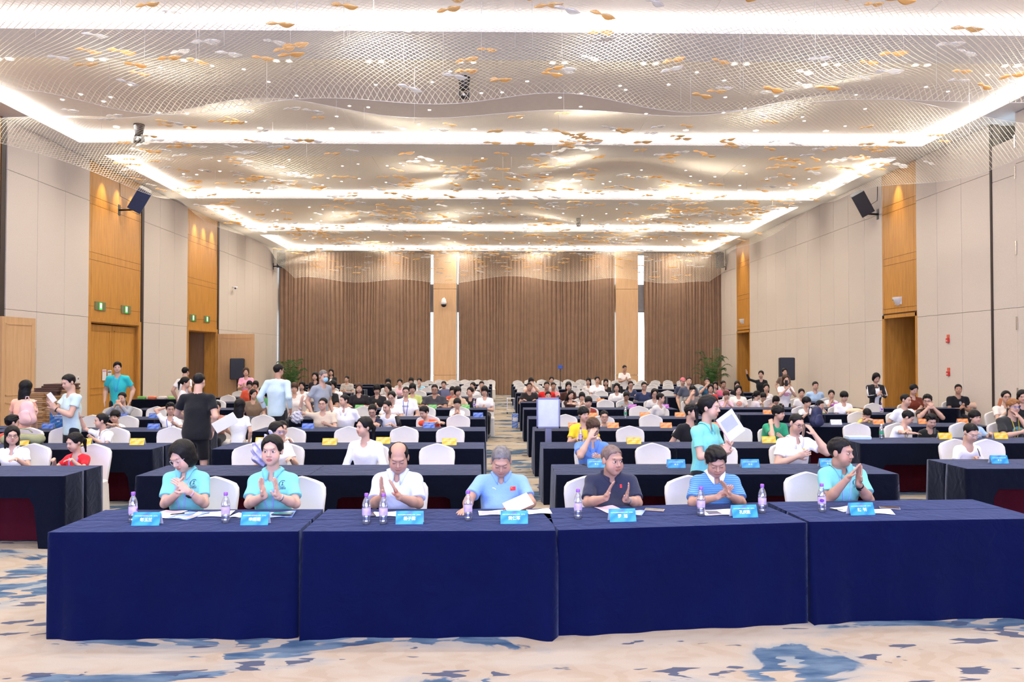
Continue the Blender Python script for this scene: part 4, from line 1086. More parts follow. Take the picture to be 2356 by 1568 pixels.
j5 = J('shaven-headed man in dark navy polo, looking aside and clapping', (1408, 1058),
  dict(n=(1406, 1097), sl=(1360, 1106), sr=(1452, 1106), L=((1352, 1156), (1394, 1145), (.38, -.2, 1), (.8, -.3, -.3), -.34), R=((1467, 1156), (1439, 1149), (.18, -.4, .9), (-1, .1, .3), -.34), curl=.12),
  'crew', 28, 5, hc='s', shirt=(42, 46, 66), collar=(42, 46, 66), skin='m', bw=1.15, sleeve=.82, wide=1.10, fat=.02)
j6 = J('man in blue striped polo with white collar, eyes lowered, hands crossed in a clap', (1647, 1061), 
  dict(n=(1645, 1097), sl=(1602, 1108), sr=(1688, 1108), L=((1593, 1156), (1651, 1143), (.75, -.3, .65), (.5, .2, .8), -.34), R=((1706, 1156), (1677, 1138), (-.45, -.3, .85), (-.7, -.2, -.6), -.36), curl=.1),
  'side', -4, 27, hroll=-4, shirt=(52, 108, 178), pat='fine', c2=(104, 156, 196), collar=(244, 246, 250), skin='m', bw=1.08, sleeve=.80)
j7 = J('man in aqua polo with palms pressed together before his chin, looking aside', (1934, 1040), 
  dict(n=(1935, 1079), sl=(1897, 1092), sr=(1977, 1092), L=((1904, 1150), (1949, 1102), (.62, -.1, .8), (.6, -.4, -.6), -.30), R=((2000, 1150), (1975, 1112), (.03, -.1, 1), (-1, -.2, 0), -.30), curl=.03),
  'short', 42, 4, dy=.22, shirt=AQ, collar=AQ, lany=(150, 190, 240), skin='m', bw=1.02, sleeve=.72)
# ================================================================== THE AUDIENCE
W = (243, 243, 246); BK = (28, 28, 32); NV = (38, 44, 70); TEAL = (112, 205, 205)
SEATS = []; PR = {}
def P(px, py, Y, hair, shirt, pose, label, hyaw=0, **kw):
    yaw = kw.pop('yaw', hyaw*.35 if abs(hyaw) < 100 else hyaw)
    q = at(px, py, Y); sit = kw.get('sit', True)
    if sit and Y > 16 and px < 1960:
        for yb in ROWS:
            if yb-.95 < Y < yb+.32: Y = yb+.32; q = at(px, py, Y)
    if Y > 16 and sit:
        for _ in range(6):
            if any(abs(a-q.x) < .43 and abs(b_-q.y) < .42 for a, b_, _l in SEATS): Y += .22; q = at(px, py, Y)
            else: break
    r = person(label, q.x, q.y, q.z, yaw=yaw, hyaw=hyaw, hair=hair, shirt=shirt, pose=pose, **kw)
    PR[label] = r
    if sit: SEATS.append((q.x, q.y, label))
    return r
# second-row seats (behind the first audience tables)
P(28, 1002, 9.75, 'long', W, 'table', 'smiling girl with long hair and glasses in a white T-shirt, at the left edge', 35, gl='k', kid=True, hpitch=0, collar=W)
pr = P(172, 1017, 9.7, 'pony', (226, 40, 48), 'table', 'smiling girl in a bright red T-shirt with a red hair clip', -30, kid=True, hpitch=14, lany=(150, 150, 235))
bag_girl = P(636, 992, 9.75, 'pony', W, 'table', 'girl with blue glasses and ponytail, turned aside behind the woman in aqua', 62, kid=True, gl='b', hpitch=6)
P(838, 982, 9.75, 'pony', (240, 242, 246), 'lap', 'young woman with a low ponytail in a white long-sleeved top, smiling to one side', -52, sleeve=1.8, hpitch=2, yaw=-12)
P(1364, 984, 9.7, 'side', (98, 140, 212), 'brow', 'man with brown hair and glasses, head propped on his fist, in a blue polo', 5, hpitch=32, hc='b', collar=(98, 140, 212), gl='k', lx=.03)
P(1832, 974, 9.75, 'crew', W, 'ear', 'young man in a white polo with thin glasses holding a phone by his ear', 22, hpitch=16, collar=W, gl='k', hc='k', hroll=6, lx=-.03)
P(2233, 995, 10.1, 'crew', (240, 240, 252), 'phone', 'young man in a white V-neck T-shirt and glasses bent over a phone', 10, hpitch=26, gl='c', lean=.14)
# third-row seats
P(28, 972, 12.05, 'spiky', (196, 84, 70), 'table', 'boy with dark hair turned away, behind the girl at the left edge', 140, kid=True, yaw=60)
P(233, 968, 12.05, 'short', W, 'raise', 'boy in a white polo raising his fist and turned aside', -60, kid=True, collar=W, hpitch=0, yaw=-25)
P(649, 985, 12.0, 'short', W, 'table', 'boy in white partly hidden behind the girl with blue glasses', 35, kid=True)
P(1343, 953, 12.05, 'bowl', (240, 206, 50), 'table', 'boy in a yellow T-shirt with a bowl haircut, beside the sign stand', 25, kid=True, hpitch=2)
P(1591, 948, 12.1, 'spiky', (30, 30, 34), 'down', 'young man in a black T-shirt and glasses looking aside', 55, gl='c', hpitch=2, yaw=25)
P(1791, 950, 12.1, 'bowl', (44, 150, 110), 'chin', 'boy in a green T-shirt resting his chin on his hand', 48, kid=True, hpitch=6, lean=.12, lx=.12)
P(2088, 960, 12.65, 'short', (240, 242, 250), 'lieon', 'boy in a white polo with a yellow lanyard bending low to one side', 62, kid=True, hpitch=32, lean=.10, lx=.20, lany=(225, 195, 90))
P(2142, 967, 12.65, 'spiky', (36, 40, 40), 'phone', 'boy in a black T-shirt playing on a phone held sideways', -4, kid=True, hpitch=26, lean=.18)
P(2243, 960, 12.75, 'bowl', (176, 208, 240), 'table', 'boy in a pale blue T-shirt looking over the shoulder of the young man in white', 10, kid=True, hpitch=2)
P(2331, 935, 12.9, 'side', (48, 50, 50), 'chinr', 'ginger-haired young man in a dark printed T-shirt with a yellow lanyard, hand on chin', 5, hc='r', gl='b', hpitch=4, lany=(205, 185, 60), sleeve=.75, bw=1.08)
# fourth-row seats
P(265, 958, 14.55, 'bowl', W, 'crossed', 'small boy with a bowl haircut in white, arms folded on the table', 0, kid=True, hpitch=6)
P(392, 940, 14.55, 'spiky', W, 'behind', 'boy in a white T-shirt and glasses with a hand behind his head', 30, kid=True, gl='k', lany=(90, 120, 210), hpitch=8)
P(498, 937, 14.55, 'short', (190, 130, 110), 'table', 'child hidden behind the man in black', 10, kid=True)
P(743, 929, 14.6, 'short', (222, 208, 188), 'raise', 'sturdy boy in a beige striped T-shirt and glasses', -8, kid=True, gl='k', hpitch=0, pat='stripe', c2=(196, 178, 156), bw=1.15, wide=1.1)
P(792, 921, 14.9, 'short', W, 'down', 'boy in a white polo smiling to one side with his hands lowered', -50, kid=True, hpitch=2, yaw=-10, collar=W, bw=1.08)
P(857, 944, 14.55, 'short', (36, 42, 66), 'crossed', 'boy in a navy T-shirt bent over the table', -4, kid=True, hpitch=28, gl='k', lean=.16)
P(891, 935, 14.6, 'crew', (236, 238, 244), 'table', 'boy in a black-and-white raglan T-shirt leaning over to look', -35, kid=True, hpitch=16, lean=.14, yaw=-15)
P(976, 948, 14.6, 'spiky', (240, 82, 44), 'lieon', 'boy in an orange-red T-shirt leaning far over the table', -40, kid=True, hpitch=22, lean=.16, lx=-.30, yaw=0)
P(1390, 958, 14.5, 'short', W, 'table', 'small boy with round glasses in white behind an orange name card', 0, kid=True, gl='k', hpitch=6)
P(1994, 952, 15.35, 'short', (236, 214, 110), 'crossed', 'boy in pale yellow with his head down on folded arms', 0, kid=True, hpitch=58, lean=.2)
P(2084, 920, 15.4, 'crew', W, 'down', 'young man in a white T-shirt turning to talk', 35, hpitch=6, lx=.05)
P(2134, 921, 15.5, 'spiky', (52, 34, 28), 'mouth', 'man with glasses in a dark brown polo, hands clasped as he listens', -35, gl='k', hpitch=10, lean=.12, lany=(190, 70, 50), lx=-.12, collar=(52, 34, 28))
P(2315, 913, 15.5, 'bun', (228, 222, 214), 'photo', 'woman with glasses in cream raising an orange phone', -18, gl='k', hpitch=0)
# fifth-row seats
P(281, 915, 17.1, 'short', (150, 156, 168), 'mouth', 'person in a grey hoodie with hands cupped at the mouth', 0, sleeve=1.8, hpitch=8)
P(756, 921, 17.0, 'bowl', (235, 236, 240), 'table', 'boy in raglan sleeves half hidden behind the boy in beige stripes', 20, kid=True)
P(901, 913, 17.05, 'pony', W, 'table', 'woman with glasses in white, smiling down at the boys', -10, gl='k', hpitch=12)
P(934, 901, 17.05, 'short', W, 'lap', 'boy standing in a white printed T-shirt with a blue lanyard', 0, kid=True, gl='k', lany=(60, 90, 200), hpitch=4)
P(1052, 928, 17.05, 'bowl', W, 'chinr', 'small boy in white with a hand on his chin', 0, kid=True, hpitch=6)
P(1354, 924, 17.05, 'bowl', (150, 62, 52), 'down', 'boy in a rust-red T-shirt looking past the boy in yellow', 0, kid=True)
P(1520, 916, 17.0, 'short', (214, 210, 206), 'down', 'boy in light grey seen in profile', 75, kid=True, yaw=40)
P(1856, 925, 17.1, 'bowl', (232, 230, 228), 'table', 'boy in white looking aside, next to the navy backpack', 45, kid=True)
P(1887, 932, 17.0, 'short', (206, 214, 120), 'chin', 'boy in yellow-green with a cheek on his hand', 30, kid=True, hpitch=12)
P(1942, 912, 17.1, 'bowl', (240, 240, 245), 'phone', 'boy in a white raglan T-shirt opening a packet', 10, kid=True, hpitch=20)
P(2205, 895, 19.35, 'short', (26, 28, 34), 'phone', 'man in a black printed T-shirt leaning on the wall-side table', -25, bw=1.1, skin='m', hpitch=2)
P(2102, 896, 18.3, 'bun', (110, 48, 30), 'phone', 'woman in a rust-brown blouse looking down', 10, hpitch=26)
P(1261, 910, 19.0, 'short', (60, 50, 50), 'table', 'child whose head just shows above the sign board', 0, kid=True)
P(603, 902, 18.6, 'short', (80, 150, 90), 'table', 'boy in a green and orange T-shirt beside the man in the pale windbreaker', -10, kid=True)
P(583, 907, 18.0, 'pony', (130, 110, 90), 'lap', 'girl turned aside in the sixth row, left of the man in the windbreaker', 50, kid=True)
# rows further back
P(677, 892, 18.6, 'fringe', (232, 224, 222), 'give', 'short-haired woman in white stretching her arm out', 10, hc='b')
P(754, 888, 19.95, 'short', (30, 30, 34), 'table', 'man in a black shirt turned towards the masked man', -30, skin='m')
P(766, 885, 21.3, 'fringe', (236, 232, 230), 'lap', 'woman in white behind the man in black shirt', -20)
P(695, 887, 22.6, 'long', (240, 236, 236), 'lap', 'woman with long hair in white behind the short-haired woman', -5)
P(826, 892, 19.95, 'long', (38, 36, 40), 'table', 'woman with long brown hair in a black top, head slightly turned', 12, hc='b')
P(867, 895, 19.95, 'fringe', (36, 36, 40), 'phone', 'woman in a black shirt looking down at a phone', 10, hpitch=24)
P(798, 872, 27.6, 'short', (220, 214, 206), 'phone', 'boy in stripes reading a dark booklet', -20, pat='stripe', c2=(120, 110, 100), kid=True)
P(892, 893, 20.1, 'long', (236, 224, 226), 'lap', 'woman with wavy hair in pale pink, left of the woman in white glasses', -30)
P(893, 879, 25.4, 'fringe', (210, 205, 200), 'lap', 'woman behind the woman with wavy hair', 0)
P(920, 880, 25.4, 'bun', (236, 190, 200), 'table', 'woman in pink with her hair up in the eighth row', 0, hpitch=12)
P(949, 893, 20.0, 'fringe', (190, 200, 120), 'table', 'person in yellow-green leaning beside the boy in the printed T-shirt', 0, hpitch=16)
P(946, 876, 28.2, 'fringe', (225, 225, 228), 'lap', 'woman in white in the ninth row, near the aisle-side chairs', 0)
P(965, 877, 28.2, 'bun', (150, 205, 225), 'chin', 'woman in pale cyan with a hand at her chin', -10)
P(1000, 895, 19.95, 'short', (66, 66, 72), 'table', 'heavy man with glasses in a charcoal T-shirt', 0, bw=1.3, wide=1.15, fat=.05, gl='k', skin='m')
P(1021, 885, 25.5, 'short', (70, 78, 100), 'table', 'man with a laptop in front of him in the eighth row', -5)
P(1041, 898, 22.7, 'fringe', (200, 90, 70), 'table', 'child beside the woman in beige stripes', 0, kid=True)
P(1053, 900, 20.0, 'fringe', (214, 190, 164), 'table', 'woman in beige stripes looking to the right', 30, pat='stripe', c2=(180, 150, 120))
P(1082, 901, 19.9, 'bun', (30, 30, 34), 'down', 'woman in a black shirt, hair pulled back, near the purple-labelled bottle', -30)
P(1115, 899, 20.0, 'fringe', (238, 236, 236), 'phone', 'woman in a white T-shirt holding a phone at the aisle end', -8, hpitch=18)
P(1088, 888, 25.3, 'pony', (236, 236, 238), 'lap', 'woman in white behind, head turned left', -30)
P(1108, 885, 25.3, 'short', (84, 84, 90), 'lap', 'man in dark grey in the eighth row by the aisle', 5)
P(574, 885, 22.7, 'fringe', (220, 90, 60), 'lap', 'boy in orange sitting below the woman in pink', 10, kid=True)
P(588, 885, 22.7, 'fringe', (240, 225, 225), 'lap', 'girl next to the boy in orange', -5, kid=True)
P(1218, 889, 22.6, 'crew', (44, 40, 42), 'table', 'man in a dark polo with a camera on the table', 0, bw=1.12, skin='m')
P(1222, 877, 25.4, 'fringe', (222, 190, 180), 'mouth', 'woman clapping behind the man with the camera', 15)
P(1258, 887, 22.7, 'short', (222, 44, 40), 'down', 'man in a red polo', 0, bw=1.05, skin='m')
P(1269, 874, 28.2, 'bun', (200, 200, 200), 'lap', 'woman behind the man in the red polo', 0)
P(1273, 888, 25.2, 'short', (228, 150, 160), 'table', 'person in pink beside the man in the red polo', 5, skin='m')
P(1308, 888, 22.8, 'long', (74, 44, 36), 'lap', 'woman with long hair in a dark brown dress', 0, hpitch=12)
P(1313, 908, 20.2, 'long', (70, 42, 36), 'lieon', 'girl in dark brown leaning over with a hand raised', 20, kid=True, hroll=18)
P(1339, 912, 19.95, 'fringe', (240, 236, 236), 'chin', 'small girl in white behind the boy in rust red', 0, kid=True)
P(1354, 877, 28.2, 'long', (226, 220, 218), 'lap', 'woman with long hair turned aside in the ninth row', -20)
P(1374, 874, 26.3, 'bun', (244, 244, 246), 'phone', 'woman in a white shirt with her hair up, holding a phone', 0, hpitch=8)
P(1394, 879, 28.4, 'long', (40, 40, 44), 'lap', 'woman with long hair in black behind', -5)
P(1419, 891, 22.8, 'bob', (240, 238, 236), 'lap', 'woman in a white blouse looking away', -15)
P(1441, 911, 19.9, 'pony', (150, 160, 165), 'table', 'girl in grey bent over the table', 0, kid=True, hpitch=34, skin='t')
P(1451, 885, 25.2, 'short', (52, 62, 92), 'table', 'man with glasses in a slate-blue T-shirt', 0, gl='k', hpitch=10)
P(1482, 888, 22.7, 'short', (52, 62, 96), 'down', 'man with glasses in a navy polo sitting upright', 0, gl='k', bw=1.05)
P(1506, 905, 20.0, 'bob', (216, 214, 214), 'lap', 'woman behind the boy in light grey', -5, gl='k')
P(1571, 877, 25.6, 'cap', (56, 64, 90), 'lap', 'woman in a pink cap', 0)
P(1585, 876, 23.0, 'crew', (84, 90, 104), 'down', 'man in grey-blue sitting tall in front of the woman in the pink cap', -5)
P(1593, 897, 20.0, 'short', (122, 116, 112), 'brow', 'man in a grey T-shirt with his head down', 0, hpitch=34)
P(1627, 877, 25.2, 'short', (60, 110, 140), 'mouth', 'boy drinking from a bottle', -20)
P(1635, 893, 22.4, 'bob', (208, 62, 56), 'lap', 'woman in a red dress turned aside', -15)
P(1646, 886, 25.2, 'long', (236, 232, 232), 'lap', 'woman with long hair in white behind the woman in red', -20)
P(1664, 884, 25.2, 'short', (236, 120, 150), 'lap', 'man in pink behind', 10, skin='m')
P(1671, 909, 19.4, 'bowl', (226, 190, 210), 'chin', 'girl in pink with a reddish fringe', 0, kid=True, hc='b')
P(1696, 885, 25.2, 'long', (40, 38, 42), 'lap', 'woman with long hair in black, left of the pointing woman', -10)
P(1699, 897, 20.2, 'bob', (240, 232, 222), 'lap', 'woman in a white T-shirt with an orange printed circle', -8)
P(1763, 892, 22.4, 'bun', (238, 236, 238), 'lap', 'woman in white smiling', -8)
P(1742, 909, 20.3, 'pony', (224, 214, 220), 'lap', 'girl with a ponytail turned away', 100, kid=True)
P(1756, 913, 19.95, 'bowl', (240, 204, 80), 'table', 'boy in a yellow T-shirt and glasses in front of the girl with a ponytail', 0, kid=True, gl='k', hpitch=18)
P(1785, 921, 20.0, 'fringe', (240, 140, 60), 'table', 'child in orange beside the woman photographing', 0, kid=True, hpitch=30)
P(1844, 904, 20.6, 'pony', (238, 236, 238), 'lap', 'girl in white between the woman photographing and the man in light blue', -10, kid=True)
P(1876, 887, 22.6, 'short', (178, 208, 240), 'down', 'young man in a light blue T-shirt', -5, bw=1.1)
P(1913, 907, 20.6, 'pony', (236, 236, 238), 'chin', 'girl in white with a white hair band', -20, kid=True)
P(2352, 912, 14.9, 'long', (26, 26, 30), 'table', 'person in black cut by the right edge of the picture', -20)
# standing people
P(60, 892, 13.0, 'long', (248, 186, 160), 'give', 'woman in a peach T-shirt seen from behind with a pink backpack', 180, sit=False, yaw=170, hpitch=0)
mint = P(158, 879, 12.3, 'short', (196, 220, 222), 'phonehi', 'man in a pale mint T-shirt looking at his phone', -30, sit=False, hpitch=18, yaw=-38, lean=.03, sleeve=.5, bw=1.1)
P(270, 845, 17.8, 'side', (52, 190, 196), 'down', 'young man in a teal polo standing by the closed wooden doors', 22, sit=False, collar=(52, 190, 196), lany=(80, 140, 225), hpitch=4, yaw=8)
P(458, 877, 11.6, 'crew', (24, 26, 30), 'give', 'man in black T-shirt and black shorts seen from behind', 178, sit=False, yaw=178, shorts=True, trous=(18, 18, 22), hpitch=8, bw=1.15, fat=.03)
P(552, 934, 12.7, 'long', (236, 240, 243), 'give', 'girl with long black hair seen from behind, in a white T-shirt and khaki skirt', 180, sit=False, yaw=180, kid=True, shorts=True, trous=(205, 190, 170), hpitch=4)
P(427, 880, 17.2, 'pony', (238, 222, 226), 'down', 'girl with a ponytail seen in profile beyond the man in black', 100, sit=False, yaw=110)
P(427, 855, 20.5, 'short', (236, 234, 232), 'down', 'boy in white seen from behind near the open wooden door', 160, sit=False, yaw=160)
P(566, 855, 23.9, 'bob', (244, 176, 200), 'phone', 'woman in a pink T-shirt standing by the left speaker', 12, sit=False, hc='b')
P(641, 852, 15.3, 'short', (196, 220, 230), 'down', 'tall man in a pale hooded windbreaker seen from behind', 140, sit=False, yaw=168, sleeve=1.9, gl='k', bw=1.12, skin='m')
P(744, 865, 15.5, 'crew', (150, 158, 168), 'down', 'man in a grey shirt and blue face mask standing side-on', 48, sit=False, yaw=50, hc='g', lod=1, hpitch=14)
P(725, 865, 23.9, 'long', (44, 36, 38), 'down', 'woman with long hair in dark clothes behind the masked man', -5, sit=False)
P(762, 856, 29.5, 'long', (44, 44, 48), 'phone', 'woman in a black jacket standing near the curtain', 0, sit=False, sleeve=1.8)
P(1437, 847, 29.6, 'crew', (238, 232, 224), 'phone', 'man in a cream T-shirt standing in front of the second column', 20, sit=False, hpitch=20, skin='m')
walk = P(1632, 937, 7.95, 'pony', (126, 212, 210), 'phone', 'woman with a long ponytail in an aqua polo walking past with a pink-edged sheet', 58, sit=False, yaw=42, lod=0, collar=(126, 212, 210), hpitch=4, lean=.06)
P(1751, 861, 25.5, 'pony', (32, 32, 36), 'pointl', 'woman in black standing and pointing to the left', -30, sit=False, sleeve=1.9)
P(1808, 873, 20.0, 'long', (244, 242, 242), 'photo', 'woman with wavy dark hair in a white T-shirt photographing with a phone', 0, sit=False, hpitch=4, hc='b')
P(1805, 855, 26.6, 'bun', (120, 100, 90), 'down', 'person whose head shows above the woman photographing', 0, sit=False)
P(2016, 869, 20.0, 'bob', (38, 38, 42), 'phone', 'woman in a black track jacket with white sleeve stripes looking at her phone', 0, sit=False, hpitch=26, sleeve=1.9, bw=1.2)
# ================================================================== CHAIR PLACEMENT
placed = []
def put_chair(x, y, lab):
    for (a, b_) in placed:
        if abs(a-x) < .40 and abs(b_-y) < .5: return None
    placed.append((x, y)); return chair(x, y, lab, R.uniform(-.05, .05))
for (sx, sy, l_) in SEATS:
    put_chair(sx+.03, sy+.14, 'white chair occupied by the '+' '.join(l_.rstrip(',').split()[:11]).rstrip(','))
for px, l_ in ((483, 'bobbed woman in aqua'), (686, 'woman in aqua with tied-back hair'), (925, 'balding man in the pale shirt'), (1166, 'man in light blue with the flag badge'), (1357, 'shaven-headed man in dark navy'), (1592, 'man in the blue striped polo'), (1868, 'man in aqua with pressed palms')):
    Y = 7.2 if px < 1800 else 7.4; q = at(px, 1100, Y); chair(q.x, Y-.15, 'white covered chair behind the '+l_)
near = {0: (9.75, [(50, 'left edge'), (559, 'with a see-through bag leaning on it'), (683, 'behind the woman in aqua with tied-back hair'), (880, 'behind the young woman in white'), (1000, 'empty, left of the aisle'), (1347, 'behind the man in the blue polo'), (1515, 'empty, right of the shaven-headed man'), (1672, 'behind the walking woman'), ]),
        1: (12.25, [(69, 'empty, with an olive bag before it'), (121, 'empty, beside the olive bag'), (262, 'behind the boy raising his fist'), (377, 'empty, left of the man in black'), (413, 'partly hidden by the man in black'), (663, 'behind the boy in white'), (794, 'empty, behind the yellow name card'), (925, 'empty, above the balding man'), (1033, 'empty, near the aisle'), (1320, 'beside the boy in yellow'), (1459, 'empty, left one of a touching pair'), (1500, 'empty, right one of a touching pair'), (1712, 'empty, right of the walking woman')]),
        2: (14.8, [(193, 'behind the raised fist'), (279, 'behind the small boy with folded arms'), (595, 'empty, below the man in the windbreaker'), (952, 'empty, left of the boy in orange-red'), (1054, 'empty, by the aisle'), (1303, 'empty, beside the sign board'), (1402, 'behind the small boy with round glasses'), (1505, 'empty, in the middle of the right block'), (952, '')]),
        3: (17.35, [(245, 'beside the young man in the teal polo'), (314, 'behind the person in the grey hoodie'), (830, 'empty, behind a green name card'), (976, 'beside the boy in the printed T-shirt'), (1035, 'behind the small boy with hand on chin'), (1475, 'empty, left of the boy in light grey'), (1548, 'empty, right of the boy in light grey'), (1362, 'behind the boy in rust red'), (1831, 'empty, left of the boy by the backpack'), (345, 'pushed back near the door')])}
RNm = {0: 'second', 1: 'third', 2: 'fourth', 3: 'fifth'}
for k, (Y, lst) in near.items():
    for px, l_ in lst:
        if not l_: continue
        q = at(px, 1000, Y); put_chair(q.x, Y+.05, 'white covered chair in the %s row, %s' % (RNm[k], l_))
for (px, Y, l_) in ((2180, 10.1, 'beside the young man in the V-neck'), (2310, 10.1, 'empty, at the right edge'), (1992, 12.75, 'empty, behind the green-labelled bottle'), (2101, 12.75, 'behind the boy with the phone'), (2208, 12.75, 'beside the boy in pale blue'), (2292, 12.9, 'beside the ginger-haired young man'), (1950, 15.4, 'empty, left of the boy with his head down'), (2052, 15.4, 'beside the young man turning to talk'), (2026, 18.3, 'in front of the woman in the track jacket')):
    q = at(px, 1000, Y); put_chair(q.x, Y+.1, 'white covered chair in the far-right block, '+l_)
ORDN = ['first', 'second', 'third', 'fourth', 'fifth', 'sixth', 'seventh']
for k in range(4, 11):
    for bn, tb in blocks(k).items():
        if bn == 'fl' and k > 7: continue
        if bn == 'fr' and k in (4,) : continue
        x0, x1 = tb[0][0], tb[1][1]; n = 6
        for i in range(n):
            x = x0+(x1-x0)*(i+.5)/n; y = ROWY[(k, bn)]+.42
            j = (n-i if bn in ('l', 'fl') else i+1)
            if bn in ('l', 'r') or R.random() < .8:
                put_chair(x, y+R.uniform(-.05, .08), 'white chair, %s row, %s, %s seat from the %s' % (RN[k], BN[bn], ORDN[j-1], 'centre aisle' if bn in ('l', 'r') else 'inner end'))
# extra chairs stored behind the last rows
for i in range(14):
    x = -2.8+i*.62+(1.2 if i > 4 else 0)
    put_chair(x, 37.9+R.uniform(-.2, .2), 'white chair standing loose behind the last row, %s from the left' % (ORDN+['eighth', 'ninth', 'tenth', 'eleventh', 'twelfth', 'thirteenth', 'fourteenth'])[i])
# ================================================================== TABLE PROPS
TZ = TH+.004
M_white_txt = mat('white_print', (.9, .9, .92), .6, noise=0); M_red_txt = mat('red_print', (.6, .05, .05), .6, noise=0)
def card_mat(name, c1, c2):
    m = bpy.data.materials.new(name); m.use_nodes = True; nt = m.node_tree; b = nt.nodes['Principled BSDF']; b.inputs['Roughness'].default_value = .35
    tc = nt.nodes.new('ShaderNodeTexCoord'); mp = nt.nodes.new('ShaderNodeMapping'); mp.inputs['Rotation'].default_value = (0, .6, 0)
    wv = nt.nodes.new('ShaderNodeTexWave'); wv.bands_direction = 'Z'; wv.inputs['Scale'].default_value = 5; wv.inputs['Distortion'].default_value = 6; wv.inputs['Detail'].default_value = 2; wv.inputs['Detail Scale'].default_value = 1.2
    cr = nt.nodes.new('ShaderNodeValToRGB'); cr.color_ramp.elements[0].color = (*c1, 1); cr.color_ramp.elements[1].color = (*c2, 1)
    nt.links.new(tc.outputs['Object'], mp.inputs[0]); nt.links.new(mp.outputs[0], wv.inputs[0]); nt.links.new(wv.outputs['Fac'], cr.inputs[0]); nt.links.new(cr.outputs[0], b.inputs['Base Color']); return m
CARD = {'blue': card_mat('card_sky_blue', (.015, .23, .60), (.05, .36, .66)), 'yellow': card_mat('card_yellow', (.74, .42, .03), (.85, .62, .08)), 'royal': card_mat('card_royal_blue', (.02, .08, .42), (.10, .22, .62)),
        'orange': card_mat('card_orange', (.75, .20, .05), (.82, .38, .12)), 'green': card_mat('card_green', (.08, .42, .10), (.2, .58, .15)), 'pink': card_mat('card_purple', (.35, .08, .42), (.6, .2, .6)), 'white': card_mat('card_white', (.75, .76, .8), (.85, .86, .9))}
M_paper = mat('white_paper', (.80, .80, .82), .6, noise=.02)
def card(px, py, Y, col, lab, name=None, rz=0, wd=.205, ht=.092, grp=None, mid=None):
    q = at(px, py, Y); t = thing('name_card', lab, 'name card', (q.x, Y, TZ), rz, grp)
    d = .038; th = .0012
    vs = [(-wd/2, -d, 0), (wd/2, -d, 0), (wd/2, 0, ht), (-wd/2, 0, ht), (-wd/2, -d+th*2, 0), (wd/2, -d+th*2, 0), (wd/2, 0, ht-th*3), (-wd/2, 0, ht-th*3)]
    fs = [(0, 1, 2, 3), (7, 6, 5, 4), (0, 4, 5, 1), (1, 5, 6, 2), (3, 2, 6, 7), (0, 3, 7, 4)]
    MB().add(vs, fs).build('front_face', CARD[col], t)
    vs2 = [(x, -y, z) for x, y, z in vs]; MB().add(vs2, [tuple(reversed(f)) for f in fs]).build('back_face', M_paper, t)
    tilt = math.atan2(d, ht); MF = Matrix.Translation((0, -d/2-.0012, ht/2)) @ Matrix.Rotation(PI/2-tilt, 4, 'X')
    def tx(s_, size, dx, dz, m=M_white_txt, bold=0): text('lettering', s_, size, m, t, MF @ Matrix.Translation((dx, dz, 0)), bold=bold)
    if name:
        tx(name, .030, 0, -.008, bold=.0006); tx('2025年全国国际象棋棋协大师赛（吉安站）', .0094, 0, .021); tx('JIAN 2025', .0075, 0, .033, M_red_txt)
    else:
        tx('2025年全国国际象棋棋协大师赛', .0115, 0, .018)
        if mid: tx(mid, .020, 0, -.010)
    return t
for (px, py, Y, nm, look) in ((339, 1199, 5.99, '彭玉兰', 'bobbed woman in aqua'), (588, 1199, 5.99, '李绍萌', 'woman in aqua with tied-back hair'), (943, 1199, 6.0, '杨子霖', 'balding man in the pale shirt'), (1183, 1199, 6.0, '黄仁军', 'man in light blue'),
     (1431, 1194, 6.06, '罗  旭', 'shaven-headed man'), (1711, 1188, 6.2, '孔庆胜', 'man in the striped polo'), (1980, 1186, 6.28, '赵  钊', 'man with pressed palms')):
    card(px, py, Y, 'blue', 'sky-blue folded name card in front of the '+look, nm, rz=(.10 if px > 1400 else 0), grp='sky-blue name cards on the front desk')
